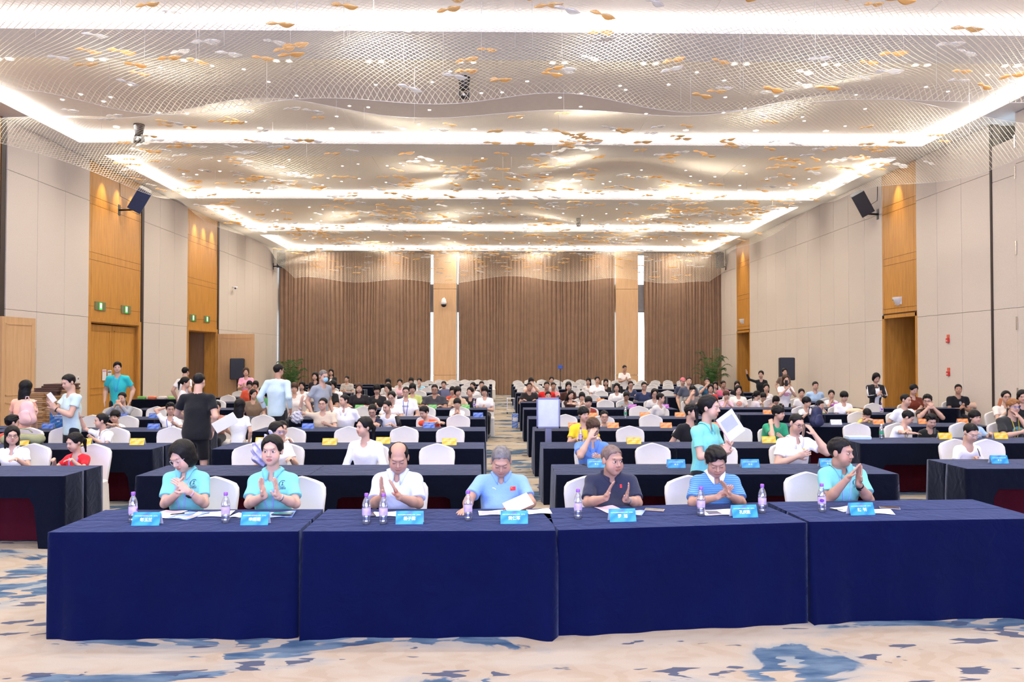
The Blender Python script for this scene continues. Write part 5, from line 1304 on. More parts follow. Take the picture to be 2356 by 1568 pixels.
CL = [(1372, 1064, 9.0, 'blue', 'behind the shaven-headed man'), (1555, 1069, 8.95, 'blue', 'between the shaven-headed man and the striped polo'), (1725, 1067, 8.95, 'blue', 'right of the striped polo'), (1905, 1062, 9.0, 'blue', 'just behind the man with pressed palms'), (2297, 1058, 9.25, 'blue', 'before the young man in the V-neck'),
  (317, 1018, 11.4, 'yellow', 'left of the man in black'), (195, 1014, 11.4, 'yellow', 'behind the girl in red'), (52, 1016, 11.4, 'yellow', 'behind the girl at the left edge'), (759, 1019, 11.35, 'yellow', 'left of the young woman in white'), (882, 1013, 11.5, 'yellow', 'right of the young woman in white'), (1034, 1020, 11.3, 'yellow', 'near the aisle, left block'), (605, 1013, 11.5, 'yellow', 'left of the girl with blue glasses'),
  (1458, 1016, 11.4, 'yellow', 'in front of the touching pair of chairs'), (1768, 1009, 11.5, 'yellow', 'before the boy in green'), (2173, 1002, 12.0, 'yellow', 'before the boy playing on a phone'), (2301, 1001, 12.0, 'yellow', 'before the ginger-haired young man'),
  (354, 983, 13.9, 'royal', 'before the boy with a hand behind his head'), (111, 981, 14.0, 'royal', 'left of the man in mint'), (709, 983, 13.9, 'royal', 'before the boy in beige stripes'), (987, 978, 14.0, 'royal', 'before the boy in orange-red'), (497, 978, 14.0, 'royal', 'beside the shorts of the man in black'),
  (1321, 977, 13.95, 'orange', 'beside the sign board'), (1410, 976, 13.95, 'orange', 'before the small boy with round glasses'), (1532, 976, 13.95, 'orange', 'right of the touching pair of chairs'), (1648, 975, 14.0, 'orange', 'behind the walking woman'), (1923, 971, 14.55, 'white', 'beside the navy backpack'), (2020, 971, 14.6, 'orange', 'before the boy with his head down'), (2124, 966, 14.7, 'orange', 'before the boy in black with the phone'), (2214, 966, 14.7, 'orange', 'before the boy in pale blue'),
  (355, 957, 16.4, 'royal', 'left of the boy with glasses'), (283, 957, 16.4, 'royal', 'before the person in the grey hoodie'), (1100, 954, 16.5, 'royal', 'at the aisle end'), (1483, 951, 16.5, 'orange', 'left of the boy in light grey'), (1564, 951, 16.5, 'orange', 'right of the boy in light grey'), (1363, 952, 16.4, 'orange', 'below the boy in rust red'), (1981, 944, 17.5, 'orange', 'left of the woman in the track jacket'),
  (827, 934, 19.2, 'green', 'before the woman in black'), (995, 935, 19.2, 'green', 'before the heavy man'), (1071, 934, 19.2, 'green', 'before the woman in a black shirt'), (1455, 931, 19.3, 'pink', 'before the bent girl in grey'), (1529, 930, 19.3, 'pink', 'right of the boy in light grey'), (1382, 920, 21.9, 'orange', 'in the seventh row'), (1766, 944, 17.25, 'orange', 'before the boy in yellow T-shirt')]
cn = dict(blue='sky-blue', royal='royal-blue')
for (px, py, Y, c, l_) in CL:
    card(px, py, Y, c, '%s folded name card %s' % (cn.get(c, {'pink': 'purple'}.get(c, c)), l_), None, grp='%s name cards on the audience tables' % cn.get(c, c), mid={'blue': '第 台', 'yellow': '第 台'}.get(c))
# ---- bottles
def clear_mat(name, tint, mixf=.16, rough=.05, dens=None):
    m = bpy.data.materials.new(name); m.use_nodes = True; nt = m.node_tree; nt.nodes.clear()
    o = nt.nodes.new('ShaderNodeOutputMaterial'); t_ = nt.nodes.new('ShaderNodeBsdfTransparent'); g = nt.nodes.new('ShaderNodeBsdfGlossy'); x = nt.nodes.new('ShaderNodeMixShader')
    lw = nt.nodes.new('ShaderNodeLayerWeight'); lw.inputs[0].default_value = .35; mr = nt.nodes.new('ShaderNodeMapRange'); mr.inputs[3].default_value = mixf; mr.inputs[4].default_value = .85
    nt.links.new(lw.outputs['Facing'], mr.inputs[0]); nt.links.new(mr.outputs[0], x.inputs[0])
    t_.inputs[0].default_value = (*tint, 1); g.inputs['Roughness'].default_value = rough; g.inputs[0].default_value = (.95, .97, 1, 1)
    nt.links.new(t_.outputs[0], x.inputs[1]); nt.links.new(g.outputs[0], x.inputs[2]); nt.links.new(x.outputs[0], o.inputs[0]); return m
M_pet = clear_mat('clear_pet_plastic', (.98, .98, 1), .30, .15); M_water = clear_mat('still_water', (.93, .95, 1), .34, .3)
M_cap = mat('purple_cap', (.30, .10, .52), .4); M_lab = mat('lilac_label', (.56, .42, .86), .4, noise=.2, scale=30); M_labd = mat('dark_purple_label_mark', (.16, .03, .34), .4)
M_labg = mat('green_label', (.05, .32, .16), .4); M_capw = mat('white_cap', (.8, .8, .8), .4)
pb = [(.026, 0), (.031, .006), (.0315, .03), (.0295, .034), (.0315, .038), (.0295, .046), (.0315, .052), (.0315, .066), (.030, .068), (.030, .120), (.0315, .123), (.0318, .138), (.029, .158), (.021, .182), (.0135, .196), (.0125, .206)]
me_b = MB().lathe(pb, 20).mesh('bottle_body', M_pet)
me_w = MB().lathe([(.024, .002), (.0285, .008), (.0285, .12), (.0285, .1201)], 16).mesh('water', M_water)
me_l = MB().lathe([(.0318, .070), (.0320, .072), (.0320, .119), (.0318, .121)], 20, cap=False).mesh('label', M_lab)
me_lg = MB().lathe([(.0318, .070), (.0320, .072), (.0320, .119), (.0318, .121)], 20, cap=False).mesh('label', M_labg)
me_c = MB().lathe([(.0150, .204), (.0155, .207), (.0155, .224), (.0140, .228)], 20).mesh('cap', M_cap); me_cg = MB().lathe([(.0150, .204), (.0155, .207), (.0155, .224), (.0140, .228)], 16).mesh('cap', M_capw)
me_mk = MB().grid(lambda u, v: ((.0323)*math.sin((u-.5)*1.1*math.sqrt(max(0, 1-(2*v-1)**2))+.0), -.0323*math.cos((u-.5)*1.1*math.sqrt(max(0, 1-(2*v-1)**2))), .080+.03*v), 8, 8).mesh('label_mark', M_labd)
def bottle(px, py, Y, lab, green=False, rz=0, z=TZ):
    q = at(px, py, Y); t = thing('water_bottle', lab, 'bottle', (q.x, Y, z), rz, 'water bottles')
    ob('bottle_body', me_b, t); ob('water', me_w, t); ob('label', me_lg if green else me_l, t); ob('cap', me_cg if green else me_c, t)
    if not green: ob('label_mark', me_mk, t)
for px, py, Y, l_, rz in ((306, 1195, 6.07, 'behind the leftmost name card', 1.8), (519, 1195, 6.05, 'right of the bobbed woman papers', 2.2), (843, 1199, 5.98, 'left one of the close pair before the balding man', 2.6), (882, 1199, 5.98, 'right one of the close pair before the balding man', 2.3),
     (1077, 1192, 6.10, 'by the hand of the man in light blue', 2.2), (1330, 1191, 6.15, 'left of the shaven-headed man', 2.6), (1613, 1186, 6.24, 'left of the striped polo', 2.0), (1754, 1181, 6.35, 'right of the striped polo', 2.4), (1891, 1180, 6.38, 'left of the man with pressed palms', -.35)):
    bottle(px, py, Y, 'purple-capped water bottle, '+l_, rz=rz)
bottle(2028, 1008, 12.0, 'clear bottle with a green label before the bending boy in white polo', True); bottle(1439, 958, 16.1, 'clear bottle with a green label in the fifth row, right block', True)
bottle(2028, 948, 17.3, 'clear bottle with a lilac label before the woman in the track jacket'); bottle(1091, 936, 19.2, 'clear bottle with a lilac label near the aisle in the sixth row'); bottle(1336, 1000, 12.3-.8, 'clear bottle with a lilac label before the boy in yellow', rz=1)
# ---- papers, phones, pens
def sheet(px, py, wd, dp, rz, lab, m=None, curl=.006, z=TZ+.002, nm='paper_sheet', cat='paper', prints=None):
    q = atz(px, py, z); o = thing(nm, lab, cat, (q.x, q.y, z), rz)
    def f(u, v, dz=0): return ((u-.5)*wd, (v-.5)*dp, curl*(math.sin(u*3.1+v*2)**2)+curl*.8*(u*v)+dz)
    b_ = MB(); b_.grid(lambda u, v: f(u, v, .0012), 8, 8); b_.grid(lambda u, v: f(1-u, v), 8, 8); b_.build('page', m or M_paper, o)
    for (x0, y0, x1, y1, c) in prints or ():
        p_ = MB(); p_.grid(lambda u, v: f(x0+(x1-x0)*u, y0+(y1-y0)*v, .0018), 6, 4); p_.build('print', c, o)
    return o
M_flyer = card_mat('flyer_blue', (.10, .22, .62), (.35, .48, .80)); M_pinkp = mat('pink_print', (.72, .35, .42), .6); M_greyp = mat('grey_photo_print', (.12, .13, .18), .5); M_navyp = mat('navy_print', (.04, .06, .2), .5)
M_orp = mat('peach_print', (.75, .35, .25), .6)
sheet(383, 1183, .20, .26, -.25, 'white paper under the leftmost name card', prints=[(.1, .7, .9, .95, M_pinkp)])
sheet(433, 1186, .21, .27, -.35, 'blue printed flyer with a pen on it before the bobbed woman', M_flyer, prints=[(.25, .1, .85, .16, M_white_txt), (.2, .22, .8, .27, M_white_txt), (.6, .3, .9, .6, M_orp)])
sheet(490, 1183, .29, .20, .05, 'white sheet between the bobbed woman and her bottle'); sheet(551, 1185, .10, .16, -.2, 'white sheet left of the second name card')
sheet(645, 1184, .21, .22, .1, 'blue printed flyer under the phone with a teal screen', M_flyer, prints=[(.1, .75, .8, .85, M_white_txt)])
sheet(892, 1183, .24, .17, .0, 'white sheet under the close pair of bottles'); sheet(1133, 1180, .22, .16, .08, 'white sheet with pink lettering before the man in light blue', prints=[(.1, .25, .7, .6, M_pinkp)])
sheet(1240, 1177, .19, .17, .1, 'white sheet right of the fourth name card')
sheet(1404, 1172, .17, .24, .35, 'pink-edged sheets behind the fifth name card', mat('pale_pink_paper', (.75, .52, .62), .6)); sheet(1452, 1179, .20, .17, -.35, 'blue flyer beside the fifth name card', M_flyer, prints=[(.6, .2, .9, .3, M_white_txt)])
sheet(1655, 1179, .28, .21, .03, 'white sheet with a grey picture before the man in the striped polo', prints=[(.12, .15, .50, .80, M_greyp), (.10, .06, .5, .13, M_pinkp)])
sheet(1950, 1171, .22, .16, .3, 'white sheet left of the last name card'); sheet(2017, 1177, .24, .18, -.25, 'white sheets right of the last name card')
def phone(px, py, rz, lab, scr=(.02, .02, .025), body=(.03, .03, .035), z=TZ+.003, lift=0):
    q = atz(px, py, z); t = thing('mobile_phone', lab, 'phone', (q.x, q.y, z+lift), rz)
    MB().box((-.038, -.078, 0), (.038, .078, .008), bev=.002).build('phone_body', mat('phone_body_%d' % int(body[0]*1000), body, .3), t)
    MB().box((-.0345, -.072, .0079), (.0345, .072, .0088)).build('screen', mat('phone_screen_%d' % int(scr[1]*1000), scr, .1, noise=.02), t); return t
phone(1506, 1173, 1.25, 'black phone with a gold edge lying right of the fifth name card', body=(.45, .32, .22)); phone(2047, 1169, 1.2, 'dark phone lying right of the last name card', body=(.25, .25, .3))
phone(650, 1182, 1.5, 'phone with a teal screen lying on the blue flyer', scr=(.03, .22, .20), z=TZ+.014); phone(851, 1184, .3, 'phone mostly hidden behind the left bottle of the close pair', body=(.02, .02, .02)); phone(1355, 1069, .9, 'dark phone before the man in the blue polo')
def pen(px, py, rz, lab, z=TZ+.006):
    q = atz(px, py, z); t = thing('pen', lab, 'pen', (q.x, q.y, z), rz)
    MB().tube([(-.065, 0, 0), (-.055, 0, 0), (.04, 0, 0)], [.002, .0048, .0048]).build('barrel', M_black, t); MB().tube([(.04, 0, 0), (.068, 0, 0)], .0053).build('pen_cap', M_white, t)
pen(412, 1181, .5, 'pen lying on the blue flyer', TZ+.018); pen(1928, 1172, -.35, 'black pen left of the last name card')
# held phones and sheets
def held(px, py, Y, rot, lab, sz=(.072, .15, .009), m=None, nm='mobile_phone', cat='phone'):
    q = at(px, py, Y); t = thing(nm, lab, cat, q); t.rotation_euler = rot
    a, b_, c = sz; MB().box((-a/2, -c/2, -b_/2), (a/2, c/2, b_/2), bev=min(.003, c*.4)).build('phone_body' if cat == 'phone' else 'sheet', m or M_black, t); 
    if cat == 'phone': MB().box((-a/2+.006, c/2-.0005, -b_/2+.01), (a/2-.006, c/2+.001, b_/2-.01)).build('screen', M_white, t)
    return t
held(1849, 990, 9.45, (0, .5, .9), 'brown-cased phone held by the young man in the white polo', m=mat('brown_phone_case', (.20, .12, .09), .4))
held(2252, 1040, 9.80, (-1.1, 1.3, 0), 'phone in the hands of the young man in the V-neck'); held(2150, 991, 12.2, (-.9, 1.57, 0), 'black phone held sideways by the boy in black', sz=(.09, .2, .01))
held(119, 914, 12.0, (0, -.6, .7), 'white phone held up by the man in mint', m=M_white); held(1809, 881, 19.7, (0, 0, 0), 'dark phone raised by the woman with wavy dark hair')
held(2301, 925, 15.2, (0, .3, 0), 'orange phone raised by the woman in cream', m=mat('orange_case', (.6, .2, .08), .5)); held(2016, 889, 19.7, (-1, 1.4, 0), 'phone held by the woman in the track jacket')
M_ws = card_mat('pink_white_sheet', (.80, .62, .78), (.85, .85, .92)); 
sh1 = held(1681, 978, 7.72, (.15, -.62, .1), 'pink-edged white sheet carried by the walking woman', (.20, .27, .0015), mat('pale_sheet', (.78, .76, .86), .6), 'paper_sheet', 'paper')
_e = MB(); _e.box((-.07, -.0025, -.04), (.07, -.0018, .09)); _e.build('print', mat('lilac_print', (.50, .52, .74), .6), sh1); MB().box((-.1, -.0026, -.135), (-.093, -.0019, .135)).build('edge_stripe', M_pinkp, sh1)
held(518, 972, 11.2, (.2, -.5, 0), 'framed paper board held out by the man in black', (.34, .16, .012), M_paper, 'paper_board', 'board')
q4 = held(1192, 1158, 6.40, (-.9, -.35, .3), 'pink sheet held by the man in light blue', (.22, .13, .0012), mat('pale_pink_sheet', (.78, .66, .76), .6), 'paper_sheet', 'paper')
# watches, logo and flag on the front seven
def on_wrist(r, side, lab_col, strap, face=True):
    e, wv = r['e'][side], r['w'][side]; d = (wv-e).normalized(); c = wv-d*.035; m = Matrix.Translation(c) @ d.to_track_quat('Z', 'Y').to_matrix().to_4x4()
    g = MB(); g.lathe([(.030, -.009), (.0315, -.008), (.0315, .008), (.030, .009)], 20, M=m, cap=False); o = g.build('watch_strap' if face else 'bracelet', strap, r['t'])
    if face: MB().box((-.016, -.038, -.018), (.016, -.029, .018), m).build('watch_face', M_black, r['t'])
M_pinkst = mat('pink_strap', (.62, .40, .45), .5); M_steel = mat('steel_strap', (.5, .5, .52), .3, metal=.8)
on_wrist(j1, 1, 0, M_pinkst); on_wrist(j2, 1, 0, M_steel, False); on_wrist(j5, 1, 0, M_steel); on_wrist(j7, 1, 0, M_black); on_wrist(mint, 1, 0, M_black); on_wrist(walk, 1, 0, M_white, False)
def wrap(r, name, mb, m, d=.003):
    fr = r['front']; me = mb.mesh(name, m)
    for v in me.vertices:
        p = fr(v.co.x, v.co.z, d); v.co = (p.x, p.y+v.co.y, p.z)
    return ob(name, me, r['t'])
M_logo = mat('logo_dark_teal', (.02, .08, .14), .6, noise=0)
def font_mesh(s_, size):
    c = bpy.data.curves.new('t', 'FONT'); c.body = s_; c.size = size; c.align_x = 'CENTER'; c.align_y = 'CENTER'; c.offset = .0006
    o = bpy.data.objects.new('t', c); COL.objects.link(o); bpy.context.view_layer.update()
    me = o.to_mesh(); v = [(p.co.x, 0, p.co.y) for p in me.vertices]; f = [tuple(p.vertices) for p in me.polygons]
    o.to_mesh_clear(); bpy.data.objects.remove(o); return v, f
def chess_logo(r, dx, dz, k=1.0):
    cx_, cz_ = r['Nb'].x+dx, r['Nb'].z+dz; g = MB()
    for ring, (r0, r1) in enumerate(((.0205, .026), (.027, .030))):
        for i in range(34):
            a = math.radians(45+i*8); 
            if ring == 1 and i < 14: continue
            if ring == 0 and i > 20 and i % 2: continue
            b_ = a+math.radians(8 if ring == 0 and i <= 20 else 7)
            g.add([(cx_+k*r0*math.cos(a), 0, cz_+k*r0*math.sin(a)), (cx_+k*r1*math.cos(a), 0, cz_+k*r1*math.sin(a)), (cx_+k*r1*math.cos(b_), 0, cz_+k*r1*math.sin(b_)), (cx_+k*r0*math.cos(b_), 0, cz_+k*r0*math.sin(b_))], [(0, 1, 2, 3)])
    for (x0, z0, x1, z1) in ((-.009, -.014, .009, -.010), (-.006, -.010, .006, -.007), (-.003, -.007, .003, .006), (-.006, .005, .006, .008), (-.004, .008, .004, .014)):
        g.add([(cx_+k*x0, 0, cz_+k*z0), (cx_+k*x1, 0, cz_+k*z0), (cx_+k*x1, 0, cz_+k*z1), (cx_+k*x0, 0, cz_+k*z1)], [(0, 1, 2, 3)])
    v, f = font_mesh('CHESS', .020*k); g.add([(a+cx_+.002, 0, c+cz_-.038*k) for a, b_, c in v], f)
    wrap(r, 'chest_logo', g, M_logo)
chess_logo(j2, .105, -.085); chess_logo(j1, .095, -.085); chess_logo(j7, .09, -.125)
g = MB(); fx, fz = j4['Nb'].x+.10, j4['Nb'].z-.10; g.grid(lambda u, v: (fx-.023+.046*u, 0, fz-.016+.032*v), 6, 4); wrap(j4, 'flag_badge', g, mat('flag_red', (.75, .02, .03), .6))
M_star = mat('flag_yellow', (.8, .6, .02), .6)
g = MB()
def star(cx_, cz_, r_): 
    vs = [(cx_, 0, cz_)]+[(cx_+(r_ if i % 2 == 0 else r_*.4)*math.sin(i*PI/5), 0, cz_+(r_ if i % 2 == 0 else r_*.4)*math.cos(i*PI/5)) for i in range(10)]
    g.add(vs, [(0, i+1, (i+1) % 10+1) for i in range(10)])
star(fx-.014, fz+.007, .006)
for a_, b_ in ((-.006, .012), (-.003, .008), (-.003, .003), (-.006, -.001)): star(fx+a_, fz+b_, .002)
wrap(j4, 'flag_stars', g, M_star, .0045)
g = MB(); g.grid(lambda u, v: (j4['Nb'].x-.075+.03*u, 0, j4['Nb'].z-.095-.012*u+.005*v+.006*math.sin(u*3)), 5, 1); wrap(j4, 'chest_mark', g, M_white_txt)
g = MB(); g.grid(lambda u, v: (j5['Nb'].x+.062+.018*u, 0, j5['Nb'].z-.10+.03*v), 3, 3); wrap(j5, 'red_badge', g, mat('flag_red', (.75, .02, .03), .6))
def pr(start): return next(v for k, v in PR.items() if k.startswith(start))
def disc(r, dx, dz, rx, rz_, name, m, d=.005):
    g = MB(); c_ = (r['Nb'].x+dx, r['Nb'].z+dz); g.add([(c_[0], 0, c_[1])]+[(c_[0]+rx*math.cos(i*PI/8), 0, c_[1]+rz_*math.sin(i*PI/8)) for i in range(16)], [(0, i+1, (i+1) % 16+1) for i in range(16)]); return wrap(r, name, g, m, d)
def panel(r, x0, x1, z0, z1, name, m, d=.004):
    g = MB(); g.grid(lambda u, v: (r['Nb'].x+x0+(x1-x0)*u, 0, r['Nb'].z+z0+(z1-z0)*v), 6, 8); return wrap(r, name, g, m, d)
def words(r, s_, size, dx, dz, m, d=.005):
    v, f_ = font_mesh(s_, size); g = MB(); g.add([(a+r['Nb'].x+dx, 0, c+r['Nb'].z+dz) for a, b_, c in v], f_); return wrap(r, 'shirt_lettering', g, m, d)
disc(pr('woman in a white T-shirt with an orange'), 0, -.16, .075, .075, 'shirt_print', M_orp); disc(pr('woman with wavy dark hair in a white'), .0, -.18, .08, .05, 'shirt_print', M_pinkp)
words(pr('boy standing in a white printed'), 'PARIS', .055, 0, -.15, M_navyp); disc(pr('man in a black printed'), .01, -.15, .03, .045, 'shirt_print', mat('grey_print', (.35, .35, .38), .6))
disc(pr('ginger-haired young man'), .02, -.20, .09, .07, 'shirt_print', mat('teal_print', (.10, .28, .30), .6)); disc(pr('ginger-haired young man'), .05, -.18, .03, .03, 'shirt_print', mat('yellow_print', (.5, .42, .08), .6), .007)
rj = pr('woman in a black track jacket'); panel(rj, -.055, .055, -.50, -.02, 'white_undershirt', M_white_txt, .006)
def sleeve_stripes(r, m, rad=.009, offs=(-.016, .016), off=.055):
    for i in (0, 1):
        sh, e, w_ = r['sh'][i], r['e'][i], r['w'][i]; s_ = -1 if i == 0 else 1
        for o_ in offs: 
            out = Vector((s_*.8, -.45, .35)).normalized()*off*r['s']; t_ = Vector((0, o_, -o_*s_*.0))
            MB().tube([sh+out*.9+t_, sh.lerp(e, .5)+out+t_, e+out*.95+t_, e.lerp(w_, .6)+out*.8+t_], [rad*.5, rad, rad, rad*.6], 6).build('sleeve_stripe', m, r['t'])
sleeve_stripes(rj, M_white_txt); 
for st in ('boy in a black-and-white raglan', ):
    r_ = pr(st); MB().tube([r_['sh'][1]+Vector((.03, -.03, .03)), r_['sh'][1].lerp(r_['e'][1], .7)+Vector((.035, -.035, .02))], .045).build('black_sleeve', M_black, r_['t']); MB().tube([r_['sh'][0]+Vector((-.03, -.03, .03)), r_['sh'][0].lerp(r_['e'][0], .7)+Vector((-.035, -.035, .02))], .045).build('black_sleeve', M_black, r_['t'])
for (a_, b_) in (('young man in a white polo with thin', .06),): disc(pr(a_), b_, -.12, .012, .012, 'chest_badge', mat('flag_yellow', (.8, .6, .02), .6))
for st in ('woman with a long ponytail', 'young man in the teal'): pass
r_ = pr('woman in a black jacket'); panel(r_, -.04, .04, -.45, -.02, 'white_undershirt', M_white_txt, .006)
# mask on the man in grey, bags
# (mask follows his face)
for nm_, o_ in [(o['label'], o) for o in bpy.data.objects if o.get('label', '').startswith('man in a grey shirt and blue')]:
    q = at(744, 865, 15.5); f_ = Vector((math.sin(math.radians(48)), -math.cos(math.radians(48)), 0))
    g = MB(); g.ell((0, 0, 0), (.055, .03, .048), n=14, m=8); m_ = g.build('face_mask', mat('mask_blue', (.30, .60, .80), .8), o_)
    m_.matrix_local = (Matrix.Translation(o_.location) @ Matrix.Rotation(o_.rotation_euler.z, 4, 'Z')).inverted() @ Matrix.Translation(q+f_*.072+Vector((0, 0, -.06))) @ Matrix.Rotation(math.radians(48), 4, 'Z')
def rounded(name, c, r, m, rot=(0, 0, 0), ys=1):
    S = SDF(min(r)*.18); S.cap((0, 0, -r[2]*.45), (0, 0, r[2]*.35), r[0]*.95, r[0]*.78, .02, r[1]/r[0]); S.cap((-r[0]*.5, 0, -r[2]*.55), (r[0]*.5, 0, -r[2]*.55), r[0]*.5, r[0]*.5, .04, r[1]/r[0]); P_, Q_ = S.mesh(.004, 24); me = mesh_np(name, P_, Q_); me.materials.append(m); return me
def backpack(lab, loc, rz, m, k=1.0, strap=None):
    t = thing('backpack', lab, 'backpack', loc, rz); ob('bag_body', rounded('bag_body', 0, (.15*k, .10*k, .22*k), m), t, (0, 0, .2*k))
    pk = rounded('front_pocket', 0, (.10*k, .05*k, .10*k), m); ob('front_pocket', pk, t, (0, -.09*k, .13*k))
    MB().tube([(-.03*k, 0, .40*k), (-.02*k, 0, .46*k), (.02*k, 0, .46*k), (.03*k, 0, .40*k)], .008).build('handle', m, t)
    for s in (-1, 1): MB().tube([(s*.07*k, .06*k, .36*k), (s*.09*k, .13*k, .38*k), (s*.10*k, .17*k, .2*k), (s*.08*k, .09*k, .04*k)], .014).build('strap', m, t)
q = at(69, 915, 12.8); backpack('pink backpack on the back of the woman in peach', (q.x-.02, 12.76, q.z-.40), 0.15, mat('pink_nylon', (.80, .52, .50), .6), .92)
q = atz(1867, 979, TZ); backpack('dark navy backpack standing on the fourth-row table', (q.x, 14.05, TZ+.03), .1, mat('navy_nylon', (.012, .018, .07), .5), .85)
S = SDF(.02); S.cap((-.28, 0, .08), (.26, .02, .09), .09, .10, .03, .8); S.ell((0, 0, .12), (.2, .1, .07), .05); P_, Q_ = S.mesh(.008, 16, lambda X_, Y_, Z_: -Z_); me = mesh_np('bag', P_, Q_)
t = thing('handbag', 'soft olive-green bag lying between the two chairs at the left', 'bag', (at(80, 1012, 11.75).x, 11.45, TZ)); me.materials.append(mat('olive_canvas', (.30, .31, .16), .8)); ob('bag_body', me, t).scale = (.85, .85, .78); MB().tube([(-.1, 0, .17), (-.03, -.02, .23), (.08, 0, .22), (.14, 0, .17)], .01).build('handle', mat('olive_canvas', (.3, .31, .16)), t)
S = SDF(.014); S.ell((0, 0, .16), (.13, .09, .17), .05); S.cap((0, 0, .25), (.08, 0, .40), .05, .02, .04); P_, Q_ = S.mesh(.020, 44, lambda X_, Y_, Z_: -Z_)
M_bagp = mat('lilac_plastic_bag', (.55, .54, .82), .3, noise=.3, scale=18); me = mesh_np('bag', P_, Q_); me.materials.append(M_bagp)
t = thing('carrier_bag', 'crumpled lilac plastic bag behind the woman in aqua with tied-back hair', 'bag', (at(603, 1060, 9.05).x, 9.12, TZ)); ob('bag_body', me, t)
M_bagc = mat('clear_plastic_bag', (.5, .5, .55), .25, noise=.3, scale=20); me2 = me.copy(); me2.materials.clear(); me2.materials.append(M_bagc)
t = thing('carrier_bag', 'crumpled clear plastic bag held by the boy in beige stripes', 'bag', (at(684, 960, 14.3).x, 14.3, TZ+.05)); o = ob('bag_body', me2, t); o.scale = (.8, .8, .7)
# ---- sign stand by the aisle
q = at(1262, 949, 12.15); t = thing('sign_stand', 'grey floor stand holding a framed white sign board beside the aisle', 'sign stand', (q.x, 12.2, 0), 0)
M_gmet = mat('grey_powder_coat', (.17, .17, .23), .4, metal=.5)
MB().lathe([(.17, 0), (.17, .012), (.03, .02), (.028, .03)], 24).build('base', M_gmet, t); fz0, fz1 = at(1262, 984, 12.2).z, at(1262, 914, 12.2).z; hw = .18
MB().box((-.05, -.02, .02), (.05, .02, fz0), bev=.004).build('post', M_gmet, t)
fr = MB(); fr.box((-hw, -.03, fz0), (hw, -.0, fz0+.022)); fr.box((-hw, -.03, fz1-.022), (hw, 0, fz1)); fr.box((-hw, -.03, fz0), (-hw+.022, 0, fz1)); fr.box((hw-.022, -.03, fz0), (hw, 0, fz1)); fr.build('frame', M_gmet, t)
MB().box((-hw+.02, -.02, fz0+.02), (hw-.02, -.006, fz1-.02)).build('sign_board', mat('sign_white', (.62, .68, .80), .12, spec=.6), t)
MB().box((-hw+.03, -.0215, fz1-.03), (hw-.05, -.0205, fz1-.024)).build('header_print', M_orp, t)
# ---- stacked boards by the left wall
M_board = [mat('pale_board_wood', (.50, .32, .16), .6), mat('board_wood', (.40, .22, .09), .6), mat('brown_board_wood', (.28, .15, .06), .6), mat('dark_board_wood', (.07, .03, .02), .5)]
me_bd = [MB().box((-.23, -.24, 0), (.23, .24, .033), bev=.003).mesh('board', m) for m in M_board]
for si, (px, ptop, dark, dy) in enumerate(((103, 898, 0, 0), (122, 894, 3, .0), (142, 884, 2, .1), (88, 905, 0, -.1))):
    x = at(px, 900, 15.6+dy).x; ztop = at(px, ptop, 15.6+dy).z
    z = 0; n = 0
    st = ['first', 'second', 'third', 'fourth'][si]
    while z < ztop:
        last = z > ztop-.034*(dark+1)
        o = ob('chess_board', me_bd[3 if last and dark else R.choice((0, 0, 1, 1, 2))], None, (x+R.uniform(-.02, .02), 15.6+dy+R.uniform(-.02, .02), z), (0, 0, R.uniform(-.06, .06)))
        tag(o, 'flat wooden folding board in the %s pile by the left wall' % st, 'game board', 'wooden boards in the %s pile' % st); z += .036; n += 1
q = at(69, 884, 15.9); tag(MB().box((-.14, -.10, 0), (.14, .10, .20)).build('cardboard_box', mat('cardboard', (.45, .27, .12), .8), None, (q.x, 16.1, 1.22)), 'small brown cardboard box behind the woman in peach', 'box') if False else None
# banner in front of them
q = at(137, 964, 14.2); t = thing('poster_board', 'blue poster with white lettering standing left of the man in mint', 'poster', (q.x, 14.15, TZ), .05)
bw_, bh = .27, .34; MB().box((-bw_/2, -.01, 0), (bw_/2, .01, bh)).build('panel', card_mat('poster_blue', (.02, .07, .36), (.03, .20, .40)), t)
for (sx, dz, s_) in ((.03, -.03, '国际象棋'), (.032, -.10, '全国国际象棋'), (.026, -.14, '棋协大师赛'), (.026, -.2, '吉安')): text('lettering', s_, sx, M_white_txt, t, Matrix.Translation((.01, -.011, bh-.03+dz)) @ Matrix.Rotation(PI/2, 4, 'X'))
# snack table goods
for i, (dx, c, l_) in enumerate(((-.5, (.2, .5, .12), 'green snack packet'), (-.2, (.75, .2, .1), 'red snack packet'), (.1, (.8, .75, .7), 'white snack box'), (.38, (.35, .6, .2), 'pale green snack packet'))):
    t = MB().box((-.11, -.08, 0), (.11, .08, .09), bev=.02).build('snack_packet', mat('packet_%d' % i, c, .5), None, (-9.9+dx, 23.5, TZ)); tag(t, l_+' on the table near the left wall', 'packet')
# far-right table clutter
for i, (px, py, Y, c, l_) in enumerate(((1967, 932, 17.2, (.75, .62, .4), 'cream paper bag beside the boy with the packet'), (2240, 934, 19.3, (.72, .50, .36), 'peach paper bag on the wall-side table'), (1930, 925, 19.3, (.35, .08, .4), 'purple packet behind the boy with the packet'))):
    q = at(px, py, Y); S = SDF(.02); S.ell((0, 0, .05), (.20, .09, .08), .03); P_, Q_ = S.mesh(.006, 22, lambda X_, Y_, Z_: -Z_); me = mesh_np('bag', P_, Q_); me.materials.append(mat('clutter_%d' % i, c, .6)); tag(ob('snack_bag', me, None, (q.x, Y, TZ)), l_, 'bag')
t = tag(MB().box((-.17, -.09, 0), (.17, .09, .05), bev=.008).build('tissue_pack', mat('pale_blue_pack', (.5, .66, .78), .5), None, (at(1974, 1010, 11.95).x, 11.95, TZ)), 'pale blue tissue pack left of the green-labelled bottle', 'tissue pack')
